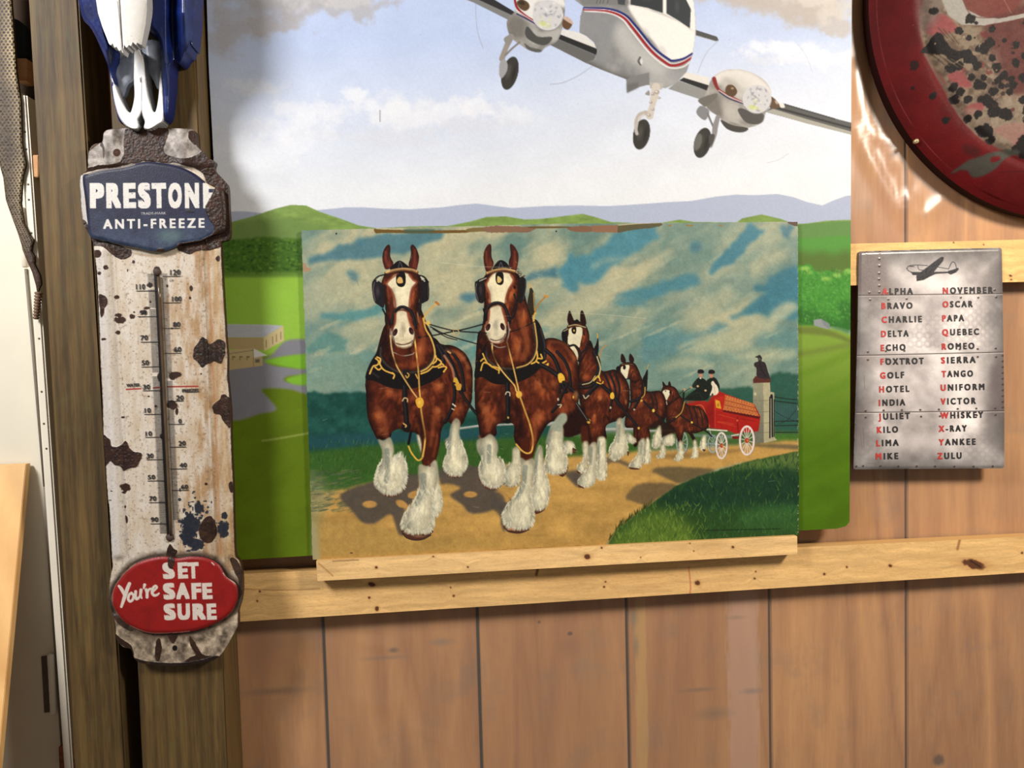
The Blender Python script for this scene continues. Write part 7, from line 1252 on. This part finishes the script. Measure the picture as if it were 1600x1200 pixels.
_m2 = N(_nt, 'ShaderNodeMixShader'); _m2.inputs['Fac'].default_value = .022; _L.new(_m1.outputs['Shader'], _m2.inputs[1]); _L.new(_gl.outputs['BSDF'], _m2.inputs[2])
_L.new(_m2.outputs['Shader'], _nt.nodes['Material Output'].inputs['Surface'])

# ---------------------------------------------------------------- setting
def X_at(px, py=1050, y=0.0): return float(at(px, py, y)[0])
bm = bmesh.new()
seams = [X_at(150), X_at(300), X_at(507.5), X_at(748.5), X_at(981), X_at(1203.5), X_at(1416.5), X_at(1640), X_at(1860)]
for a, b in zip(seams[:-1], seams[1:]): box_bm(bm, a + .003, b - .003, 0.0, .022, 0.0, 2.7)
structure(bm_obj('wall_back', bm, M_PLANK, bevel=.0015), 'back wall of vertical brown boards with dark gaps')
bm = bmesh.new(); box_bm(bm, -1.9, 1.7, .03, .05, 0, 2.7); structure(bm_obj('wall_outer', bm, M_BACK), 'dark backing seen through the gaps between boards')
bm = bmesh.new(); box_bm(bm, -1.9, 1.7, -2.6, .05, -.05, 0.0); structure(bm_obj('floor', bm, M_FLOOR), 'grey concrete floor')
bm = bmesh.new(); box_bm(bm, -1.3, X_at(150) - .004, .004, .024, 0.0, 2.7); structure(bm_obj('wall_left', bm, M_DARK), 'dark boarding between the door and the posts')

# ---------------------------------------------------------------- polythene over the boards
nx, nz = 150, 220
xs = np.linspace(X_at(372), X_at(1700), nx); zs = np.linspace(.55, 2.6, nz); XX, ZZ = np.meshgrid(xs, zs); rx, ry = trace(np.stack([XX, XX * 0, ZZ], -1))
h = .0012 + .0018 * fbm(XX * 9 + ZZ * 3, ZZ * 4, 1.0, 4, 401)
def fold(pts, w, amp):
    q = smooth(pts); d = np.full(XX.shape, 1e9)
    for (xa, ya), (xb, yb) in zip(q[:-1], q[1:]):
        dx, dy = xb - xa, yb - ya; t = np.clip(((rx - xa) * dx + (ry - ya) * dy) / (dx * dx + dy * dy + 1e-9), 0, 1); d = np.minimum(d, np.hypot(rx - xa - t * dx, ry - ya - t * dy))
    return amp * np.exp(-(d / w) ** 2)
for pts, w, a in ((P(528, 966, 545, 990, 575, 1004, 610, 1010), 7, .003), (P(540, 962, 565, 978, 620, 985, 628, 1000), 7, .003), (P(560, 1090, 600, 1105, 625, 1092), 9, .002), (P(640, 1135, 680, 1150, 705, 1170), 6, .002), (P(1335, 110, 1345, 180, 1365, 215), 10, .004), (P(1332, 200, 1352, 240, 1400, 330), 9, .004), (P(1400, 180, 1408, 260, 1410, 350), 5, .004), (P(1420, 310, 1440, 340, 1470, 315), 9, .004), (P(1385, 220, 1395, 260), 6, .003), (P(1330, 760, 1345, 790, 1400, 830), 12, .003), (P(1310, 836, 1350, 838, 1400, 832), 5, .003), (P(1250, 930, 1350, 925, 1410, 910), 10, .003), (P(1380, 960, 1410, 930), 8, .003), (P(1450, 1170, 1530, 1080, 1600, 1030), 20, .003), (P(1440, 1000, 1480, 950), 12, .003)):
    h = h + fold(pts, w, a)
V = np.stack([XX, -.001 - np.clip(h, 0, .0085), ZZ], -1).reshape(-1, 3); I, J = np.meshgrid(np.arange(nz - 1), np.arange(nx - 1), indexing='ij'); a = (I * nx + J).ravel()
o = link('polythene_sheet', mesh_np('polythene_sheet', V, np.stack([a, a + 1, a + nx + 1, a + nx], 1), None, len(a)), M_POLY); tag(o, 'clear wrinkled polythene sheet stretched over the brown wall boards', 'plastic sheet')

# ---------------------------------------------------------------- pine rails
def rail_canvas(x0, x1, ya0, ya1, pad, k, seed, knots, tone=(226, 184, 122)):
    """board face; the grain follows the board's slope from (x0, ya0) to (x1, ya1)"""
    c = Canvas(x0, min(ya0, ya1) - 3, x1, max(ya0, ya1) + pad, k, tone); X, Y = c.X, c.Y
    v = Y - (ya0 + (ya1 - ya0) * (X - x0) / (x1 - x0))
    for kx, ky, r, _ in knots: v = v + 6 * np.exp(-((X - kx) / (r * 5)) ** 2) * np.sign(Y - ky + 1e-3) * np.exp(-np.abs(Y - ky) / 14)
    n = fbm(X * .012, v * .16, 1.0, 4, seed); n2 = fbm(X * .05, v * .9, 1.0, 3, seed + 7); n3 = fbm(X, Y, 90, 3, seed + 9)
    c.rgb[:] = hx(tone) * (.86 + .26 * n[..., None]) * (.93 + .14 * n2[..., None]); t = np.clip((n3 - .5) * 3, 0, 1)[..., None] * .25; c.rgb[:] = c.rgb * (1 - t) + hx((196, 144, 84)) * t
    lines = np.clip((np.abs((n * 9) % 1 - .5) - .40) * 8, 0, 1)[..., None] * .28; c.rgb[:] = c.rgb * (1 - lines) + hx((160, 110, 62)) * lines
    for kx, ky, r, el in knots:
        c.blob(kx, ky, r * 2.2 * el, r * 2.0, (176, 122, 70), .5, .9, .1); c.blob(kx, ky, r * el, r, (88, 50, 30), .95, .35, .3, .25, int(kx) % 40)
    return c
def rail(name, quad, yf, yb, seed, knots, label, cat, k=.9, tone=(226, 184, 122), streaks=()):
    (xa, ya), (xb, yb_), (xc, yc), (xd, yd) = quad
    c = rail_canvas(xa - 2, xb + 2, ya, yb_, max(yd - ya, yc - yb_) + 4, k, seed, knots, tone)
    for p, w, col in streaks: c.stroke(p, w, col, 1, .85)
    M_ = c.mask([np.array(quad, float)]); m = np.zeros((c.H, c.W), np.float32); m[M_[0]] = M_[1]
    o = relief(name, c, yf, M_RAIL, None, None, m, yb, (200, 158, 100), .89, outline=[quad])
    return tag(o, label, cat)
KB = (110, 66, 36)
rail('lower_rail', [(350, 898), (1850, 826.7), (1850, 879.1), (350, 973)], -.038, -.0098, 411, [(577, 934, 2.4, 1), (589, 951, 4.5, .8), (581, 913, 4, 1.6), (709, 931, 2.2, 1), (704, 918, 1.6, 1), (402, 939, 2, 1), (406, 924, 2, 1), (944, 917, 2, 1), (946, 909, 1.6, 1), (1090, 911, 5, 1), (1179, 904, 2, 1), (1181, 893, 1.6, 1), (1288, 897, 2.4, 1), (1323, 886, 2, 1), (1391, 884, 2.6, 1.4), (1418, 846, 2, 1.4), (1522, 882, 8, 2.6), (1597, 864, 2, 1), (1340, 846, 1.6, 1), (1373, 847, 1.5, 1)],
     'long pale pine rail running under the pictures with a big knot at its right', 'wooden rail', .9, streaks=((P(838, 898, 842, 882, 846, 870), 4, KB), (P(1076, 886, 1079, 915, 1078, 928), 1.2, (176, 70, 50)), (P(1500, 842, 1496, 858), 4, (150, 106, 60)), (P(1516, 876, 1532, 886), 2, (40, 26, 18)), (P(372, 920, 440, 922, 500, 920), 1, (150, 104, 60))))
rail('upper_rail', [(1326, 381), (1850, 368.2), (1850, 435), (1326, 446)], -.038, -.0098, 421, [(1579, 431, 2, 1.6), (1580, 437, 1.6, 1.4), (1490, 379, 1.6, 1), (1537, 382, 1.5, 1)], 'short pale pine rail behind the grey alphabet sign', 'wooden rail', .9, (228, 186, 118))
rail('picture_ledge', [(494, 876), (1245.5, 837), (1246, 866), (496, 908)], -.066, -.0382, 431, [(588, 887, 2.6, 1), (731, 886, 1.8, 1), (677, 869.5, 1.6, 1.2), (918, 870, 4.6, 1.3), (940, 856, 2, 1), (1001, 871, 1.4, 1), (1145, 855, 2.4, 1.2), (1078, 849, 1.4, 1), (1084, 861, 1.4, 1)], 'narrow pine ledge carrying the horse team picture', 'ledge', 1.0, (232, 192, 132), ((P(498, 880, 515, 895, 520, 900), 2, (170, 126, 76)), (P(520, 877, 560, 875), 1.4, (120, 86, 52))))

# ---------------------------------------------------------------- pictures
cv = paint_mural()
quad = [(319, -138), (1331.5, -138), (1330, 200), (1327.5, 815), (1322, 822), (1308, 826), (1248, 829), (800, 852), (488, 868), (372, 875), (364, 872), (352, 640), (338, 330), (326, 100)]
r_ = cv.mask([np.array(quad, float)]); m = np.zeros((cv.H, cv.W), np.float32); m[r_[0]] = r_[1]
o = relief('airfield_mural', cv, -.050, M_MURAL, None, None, m, -.044, (150, 140, 120), .70, hole=(500, 385, 1225, 815), outline=[quad]); tag(o, 'large painted board of a white twin engined aeroplane above green hills', 'painting')
cv = paint_poster()
quad = densify(np.array([(471, 360), (860, 350), (1246.5, 346.5), (1247.5, 600), (1248.5, 836), (860, 855), (488.5, 874.5), (480, 620)], float), 4); quad += np.stack([fbm(quad[:, 0], quad[:, 1], 5, 2, 441), fbm(quad[:, 0], quad[:, 1], 5, 2, 443)], 1) * 1.6 - .8
r_ = cv.mask([quad]); m = np.zeros((cv.H, cv.W), np.float32); m[r_[0]] = r_[1]
o = relief('horse_team_print', cv, -.0575, M_PRINT, None, None, m, -.0525, (170, 166, 140), .76, outline=[quad]); tag(o, 'worn printed picture of harnessed brown horses drawing a red wagon', 'picture')

# ---------------------------------------------------------------- enamel thermometer
YT = -.126
root = thing('thermometer_sign', 'rusty white enamel thermometer sign with blue head and red oval on the post', 'thermometer', tuple(at(255, 620, -.112)))
cv, H, mask, bmk, rmk = paint_thermo()
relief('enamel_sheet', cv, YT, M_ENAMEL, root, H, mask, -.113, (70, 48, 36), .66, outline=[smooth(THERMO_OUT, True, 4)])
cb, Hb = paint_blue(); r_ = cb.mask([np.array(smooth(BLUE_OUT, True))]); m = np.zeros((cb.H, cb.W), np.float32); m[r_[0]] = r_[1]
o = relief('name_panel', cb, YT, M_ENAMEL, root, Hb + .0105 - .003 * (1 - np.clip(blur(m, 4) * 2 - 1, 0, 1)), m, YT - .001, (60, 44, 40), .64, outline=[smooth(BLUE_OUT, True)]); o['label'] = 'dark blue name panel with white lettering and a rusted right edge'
cr, Hr = paint_red(); r_ = cr.mask([np.array(smooth(RED_OUT, True))]); m = np.zeros((cr.H, cr.W), np.float32); m[r_[0]] = r_[1]
o = relief('slogan_oval', cr, YT, M_ENAMEL, root, Hr + .0105 - .003 * (1 - np.clip(blur(m, 4) * 2 - 1, 0, 1)), m, YT - .001, (70, 44, 40), .62, outline=[smooth(RED_OUT, True)]); o['label'] = 'red oval with white slogan lettering'
tc_ = lambda y: 245.6 + (y - 425) * (265.6 - 245.6) / 413.0
bm = bmesh.new(); pts = [at(tc_(y) + 1.9, y, YT - .0035) for y in np.linspace(432, 836, 12)]; tube_bm(bm, [tuple(p) for p in pts], .0026, 16); o = bm_obj('glass_tube', bm, M_TUBE, root, True); o['label'] = 'empty brown glass tube'
M_EYE = plain('rusty_eyelet', (58, 40, 32), .7)
for y in (425, 840):
    bm = bmesh.new(); ball_bm(bm, at(tc_(y), y, YT - .001), .0066, (1, .6, 1)); bm_obj('tube_eyelet', bm, M_EYE, root, True)
degs = [120, 100, 80, 60, 40, 20, 0, -20, -40, -60, -80]; dy = [431.9, 473.2, 513.1, 552.1, 590, 626.9, 663.1, 698.7, 732.8, 766.2, 798.4]
ydeg = lambda d: float(np.interp(-d, [-v for v in degs], dy)) if -80 <= d <= 120 else (431.9 - (d - 120) * 2.0 if d > 120 else 798.4 + (-80 - d) * 1.62)
marks = []
def bar(x0, y0, x1, y1, t): marks.append((np.array([(x0, y0 - t / 2), (x1, y1 - t / 2), (x1, y1 + t / 2), (x0, y0 + t / 2)]), [(0, 1, 2, 3)]))
for d in range(122, -102, -1):
    y = ydeg(d); cx = tc_(y)
    if not (d in (111, 112, 96, 44, 43, 42)): bar(cx - 15.5, y + .5, cx - 5.2, y + .2, .62)
    if not (d in (16, 15, 14, 39, 38) or d < -88): bar(cx + 6.4, y + .2, cx + 15.4, y - .2, .62)
nums = []
for fr, s, x0, x1, y, hh in ((T3, '110', 600, 676, 386, 45), (T3, '90', 632, 690, 598, 38), (T3, '70', 638, 700, 810, 42), (T3, '50', 647, 708, 1018, 42), (T4, '30', 658, 718, 152, 40), (T4, '10', 672, 724, 348, 40), (T4, '10', 680, 734, 540, 38), (T4, '30', 688, 746, 726, 40), (T4, '50', 698, 760, 902, 37), (T4, '70', 710, 770, 1082, 40), (T5, '90', 582, 632, 154, 33),
                         (T3, '120', 885, 970, 266, 45), (T3, '100', 900, 980, 486, 42), (T3, '80', 908, 970, 699, 42), (T3, '60', 916, 978, 907, 42), (T4, '20', 936, 998, 244, 42), (T4, '0', 955, 981, 436, 38), (T4, '20', 955, 1015, 622, 40), (T4, '40', 963, 1024, 804, 40), (T4, '60', 975, 1035, 982, 36)):
    nums.append(set_text(s, fr(x0, y)[0], fr(x1, y - 2)[0], hh / 5.333 if fr is not T5 else hh / 4.2857, .02, 1.1))
for a_ in (('WATER', T4(520, 131)[0], T4(632, 127)[0], 5, .03), ('FREEZES', T4(985, 178)[0], T4(1124, 174)[0], 5.4, .03), ('OF', T3(880, 322)[0], T3(915, 318)[0], 3.2, .0)): flat_polys('printed_word', [set_text(*a_)], YT - .0012, M_BLACKINK, root)
for fr, x0, x1, y in ((T3, 600, 770, 396), (T3, 612, 772, 610), (T3, 638, 790, 822), (T3, 645, 796, 1029), (T4, 656, 800, 160), (T4, 668, 812, 358), (T4, 678, 822, 549), (T4, 688, 830, 735), (T4, 696, 840, 912), (T4, 708, 850, 1093), (T5, 578, 690, 163)): bar(*fr(x0, y + 2)[0], *fr(x1, y)[0], 1.0)
for fr, x0, x1, y in ((T3, 820, 970, 277), (T3, 826, 978, 497), (T3, 832, 970, 710), (T3, 840, 978, 918), (T4, 862, 998, 250), (T4, 872, 1004, 443), (T4, 884, 1018, 633), (T4, 890, 1026, 815), (T4, 900, 1040, 993)): bar(*fr(x0, y)[0], *fr(x1, y - 2)[0], 1.0)
o = flat_polys('scale_marks', marks, YT - .0012, M_BLACKINK, root); o['label'] = 'black degree marks on both sides of the tube'
for q in nums: flat_polys('printed_numeral', [q], YT - .0012, M_BLACKINK, root)

# ---------------------------------------------------------------- alphabet sign
root = thing('alphabet_sign', 'grey riveted tin sign listing the spelling alphabet under a small aeroplane', 'sign', tuple(at(1450, 560, -.045)))
cv, H = paint_sign(); r_ = cv.mask([np.array(smooth(SIGN_OUT, True, 4))]); m = np.zeros((cv.H, cv.W), np.float32); m[r_[0]] = r_[1]
H = H + .003 * np.clip(blur(m, 3) * 2 - 1, 0, 1)
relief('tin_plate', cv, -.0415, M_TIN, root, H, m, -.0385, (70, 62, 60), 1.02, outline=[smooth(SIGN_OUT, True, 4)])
for wd, x0, x1, ya, yb in WORDS:
    q, f = set_text(wd, S(x0, ya)[0], S(x1, yb)[0], 10, .034, 1.5)
    v, _, _ = glyphs(wd, .034, 1.5); first = glyphs(wd[0], .034, 1.5)[2] + .02
    ini = [g for g in f if max(v[list(g), 0]) <= first]; rest = [g for g in f if max(v[list(g), 0]) > first]
    o = flat_polys('code_word', [(q, rest)], -.0452, M_BLACKINK, root); o = flat_polys('initial_letter', [(q, ini)], -.0452, M_REDINK, o); o['label'] = 'red initial letter'

# ---------------------------------------------------------------- round sign
edge = DZ(95, 0, 130, 300, 190, 520, 300, 730, 420, 860, 580, 1020, 750, 1110, 953, 1190); YD = -.034
E3 = at([p[0] for p in edge], [p[1] for p in edge], YD); A_ = np.c_[2 * E3[:, 0], 2 * E3[:, 2], np.ones(len(E3))]; sol = np.linalg.lstsq(A_, E3[:, 0] ** 2 + E3[:, 2] ** 2, rcond=None)[0]
cx, cz = sol[0], sol[1]; RD_ = math.sqrt(sol[2] + cx * cx + cz * cz)
print('disc', cx, cz, RD_)
root = thing('round_sign', 'round red metal sign riddled with rusty holes at the top right', 'sign', (cx, YD, cz))
cv = paint_disc()
ang = np.concatenate([np.linspace(math.radians(160), math.radians(300), 620, endpoint=False), np.linspace(math.radians(300), math.radians(520), 160, endpoint=False)])
rad = np.concatenate([np.linspace(.02, .35, 20, endpoint=False), np.linspace(.35, 1.0, 260)]) * RD_
Rr, Aa = np.meshgrid(rad, ang, indexing='ij'); u_ = Rr / RD_
prof = .052 * (1 - u_ ** 6) - .010 * np.exp(-((u_ - .80) / .02) ** 2) * .4
px_, py_ = trace(np.stack([cx + Rr * np.cos(Aa), np.full(Rr.shape, YD), cz + Rr * np.sin(Aa)], -1))
fi = np.clip((py_ - cv.y0) * cv.k, 0, cv.H - 1.01); fj = np.clip((px_ - cv.x0) * cv.k, 0, cv.W - 1.01); i0 = fi.astype(int); j0 = fj.astype(int); ti = (fi - i0)[..., None]; tj = (fj - j0)[..., None]
col = (cv.rgb[i0, j0] * (1 - tj) + cv.rgb[i0, j0 + 1] * tj) * (1 - ti) + (cv.rgb[i0 + 1, j0] * (1 - tj) + cv.rgb[i0 + 1, j0 + 1] * tj) * ti
dent = .005 * (fbm(px_, py_, 60, 3, 451) - .5)
V = np.stack([cx + Rr * np.cos(Aa), YD - prof + dent * (u_ < .97), cz + Rr * np.sin(Aa)], -1).reshape(-1, 3); na = len(ang); nr = len(rad)
Q = []; I, J = np.meshgrid(np.arange(nr - 1), np.arange(na), indexing='ij'); a = (I * na + J).ravel(); b = (I * na + (J + 1) % na).ravel(); Q = np.stack([a, a + na, b + na, b], 1)
lip = V[-na:].copy(); lip[:, 1] = -.012; n0 = len(V); V = np.vstack([V, V[-na:], lip]); rgb = np.vstack([lin(col.reshape(-1, 3)), np.tile(lin(hx((60, 22, 22)))[None], (2 * na, 1))]); j = np.arange(na); Q = np.vstack([Q, np.stack([n0 + j, n0 + na + j, n0 + na + (j + 1) % na, n0 + (j + 1) % na], 1)])
link('dished_disc', mesh_np('dished_disc', V, Q, rgb * .34, (nr - 1) * na), M_RED, root)
p = at(1431, 221, YD - .006); bm = bmesh.new(); tube_bm(bm, [(p[0], p[1] + .004, p[2]), (p[0], p[1] - .004, p[2])], .0042, 14); tube_bm(bm, [(p[0], p[1] - .003, p[2]), (p[0], p[1] - .0055, p[2])], .0016, 10); o = bm_obj('screw', bm, plain('pale_screw', (196, 182, 140), .4, .5), root, True); o['label'] = 'pale screw at the rim'

# ---------------------------------------------------------------- posts, door, casing
def upright(name, top, bot, yf, yb, mat, label, cat, zmin=0.0):
    """board whose front runs between the trace lines of its left and right edges, continued down to the floor"""
    tl, tr = (at(*p, yf) for p in top); bl, br = (at(*p, yf) for p in bot)
    def ext(a, b, z): t = (z - a[2]) / (b[2] - a[2]); return a + (b - a) * t
    pts = [ext(tl, bl, 2.68), ext(tr, br, 2.68), ext(tr, br, zmin), ext(tl, bl, zmin)]
    bm = bmesh.new(); a = [bm.verts.new(tuple(v)) for v in pts]; b = [bm.verts.new((v[0], yb, v[2])) for v in pts]
    bm.faces.new(a); bm.faces.new(b[::-1])
    for i in range(4): bm.faces.new((a[i], b[i], b[(i + 1) % 4], a[(i + 1) % 4]))
    o = bm_obj(name, bm, mat, None, bevel=.003)
    return tag(o, label, cat) if cat else o
upright('timber_post', [(165, 0), (302, 0)], [(222, 1200), (357, 1200)], -.112, -.0105, M_POST, 'greenish brown timber post behind the thermometer and the skull', 'post')
upright('timber_stud', [(44, 0), (122, 0)], [(116, 1200), (196, 1200)], -.112, .003, M_POST, 'greenish brown timber stud between the white door casing and the thermometer', 'post')
bm = bmesh.new(); pd = [at(-60, 130, -.012), at(44, 130, -.012), at(90, 1200, -.012), at(-60, 1200, -.012)]
box_bm(bm, pd[0][0] - .4, float(at(70, 700, -.012)[0]), -.012, .003, 0.01, float(at(30, 146, -.012)[2])); door = structure(bm_obj('door_1', bm, M_DOOR, bevel=.001), 'cream white door at the left edge')
o = upright('trim_1', [(31, 149), (46, 149)], [(99, 1166), (113, 1166)], -.055, .003, M_WHITE, None, None); structure(o, 'narrow white door casing')
bpy.context.view_layer.update()
# cut the casing's head at its real top
me = o.data
ztop = float(at(38, 149, -.055)[2])
for v in me.vertices:
    if v.co.z > ztop: v.co.z = ztop
for x, y in ((39, 206), (41, 233), (44, 288), (45, 312), (49, 364), (65, 612), (68.5, 662), (72.5, 701), (61, 529)):
    bm = bmesh.new(); ball_bm(bm, at(x, y, -.0552), .0019, (1, .4, 1)); h_ = bm_obj('nail_head', bm, M_NAIL, o, True)
for (x, y0, y1, lx) in ((36, 324, 418, 30), (80, 1022, 1116, 64)):
    p0 = at(x - 1.5 if y0 < 500 else x - 1, y0, -.026); p1 = at(x + 4, y1, -.026); bm = bmesh.new(); tube_bm(bm, [tuple(p0 + (p1 - p0) * t) for t in (0, .02, .2, .21, .4, .41, .6, .61, .8, .81, .98, 1)], [.0035, .006, .006, .0056, .006, .0056, .006, .0056, .006, .0056, .006, .0035], 14)
    hg = bm_obj('hinge', bm, M_WHITE, door, True)
    prism('hinge_leaf', P(lx, y0 + 4, x, y0 + 2, x + 3, y1 - 4, lx + 5, y1 - 2), -.0145, -.0118, M_LEAF, hg, .0004)
bm = bmesh.new()
for a_, b_ in (((40.5, 420), (70, 760)), ((70, 760), (97, 1166))):
    tube_bm(bm, [tuple(at(*a_, -.014)), tuple(at(*b_, -.014))], .0028, 8)
s_ = bm_obj('door_gap_shade', bm, plain('gap_shade_grey', (120, 112, 100), .6), door, True)  # grey strip added to stand in for the shadow in the door gap
tag(prism('wood_block', P(23, 91, 41.5, 91, 41.5, 126, 26, 126), -.03, .003, M_SHIM), 'small pale pine block above the white door casing', 'wood block')
tag(prism('wood_shim', P(50, 242, 60, 242, 60, 277, 52, 277), -.05, .003, M_SHIM), 'small pine shim wedged between the casing and the stud', 'wood shim')
tag(prism('wood_block', P(91, 1167, 117, 1164, 121, 1215, 93, 1215), -.05, .003, M_BLOCK), 'reddish brown wood block at the foot of the casing', 'wood block')
pt = at(40.5, 725.5, -.034); pb = at(-5, 1215, -.20); dz_ = (pb - pt) / (pt[2] - pb[2]); pf = pt + dz_ * pt[2]
def lean(p, dx, dy): return (p[0] + dx, p[1] + dy, max(p[2], 0.0))
bm = bmesh.new(); f_ = [lean(pt, 0, 0), lean(pf, 0, 0), lean(pf, -.6, 0), lean(pt, -.6, 0)]; a_ = [bm.verts.new(v) for v in f_]; b_ = [bm.verts.new((v[0], v[1] + .017, v[2])) for v in f_]
bm.faces.new(a_); bm.faces.new(b_[::-1])
for i in range(4): bm.faces.new((a_[i], b_[i], b_[(i + 1) % 4], a_[(i + 1) % 4]))
tag(bm_obj('plywood_panel', bm, M_PLY, bevel=.001), 'pale plywood panel leaning against the door at lower left', 'panel')
tag(prism('dark_cloth', P(17, 26, 30, 32, 41, 44, 42, 88, 20, 90), -.012, .003, plain('dark_green_cloth', (20, 26, 24), .9)), 'very dark green cloth hanging above the pine block', 'cloth')

# ---------------------------------------------------------------- skull and snake skin
root = thing('cow_skull', 'blue painted cow skull with a white nose hung on the post', 'skull', tuple(at(215, 100, -.113)))
c, H, m, ol = paint_skull_blue(); o = relief('skull_side', c, -.113, M_BONE, root, H, m, -.1125, (26, 44, 116), .55, outline=ol); o['label'] = 'glossy dark blue cheeks and side bones'
c, H, m, ol = paint_turbinate(); o = relief('nose_cavity', c, -.113, M_BONE, root, H, m, -.1125, (120, 128, 140), .95)
c, H, m, ol = paint_premax(); o = relief('front_jaw_bone', c, -.113, M_BONE, root, H, m, -.1125, (200, 200, 200), .8, outline=ol); o['label'] = 'white two pronged front jaw bone'
c, H, m, ol = paint_nasal(); o = relief('nose_bone', c, -.113, M_BONE, root, H, m, -.188, (190, 190, 190), .8, outline=ol); o['label'] = 'white nose bone with a jagged end'
root = thing('snake_skin', 'dried scaly snake skin with a rattle hanging beside the white casing', 'snake skin', tuple(at(30, 200, -.058)))
c, H, m, ol = paint_skin(); relief('scaly_skin', c, -.057, M_SKIN, root, H * .55, m, -.0555, (96, 80, 62), .66, outline=ol)
bm = bmesh.new(); pts, rs = [], []
for i in range(9):
    for t, r in ((0, .0040), (.3, .0066), (.7, .0066), (1, .0044)):
        f = (i + t) / 9; pts.append(tuple(at(60.5 - 4.5 * f, 456 + 43 * f, -.064))); rs.append(r * (1 - .25 * f))
pts2 = [pts[0]]; rs2 = [rs[0]]
for p, r in zip(pts[1:], rs[1:]):
    if (Vector(p) - Vector(pts2[-1])).length > 1e-5: pts2.append(p); rs2.append(r)
tube_bm(bm, pts2, rs2, 14); o = bm_obj('rattle', bm, plain('horn_rattle', (110, 84, 62), .5, var=.25, scale=200), root, True); o['label'] = 'brown segmented rattle'
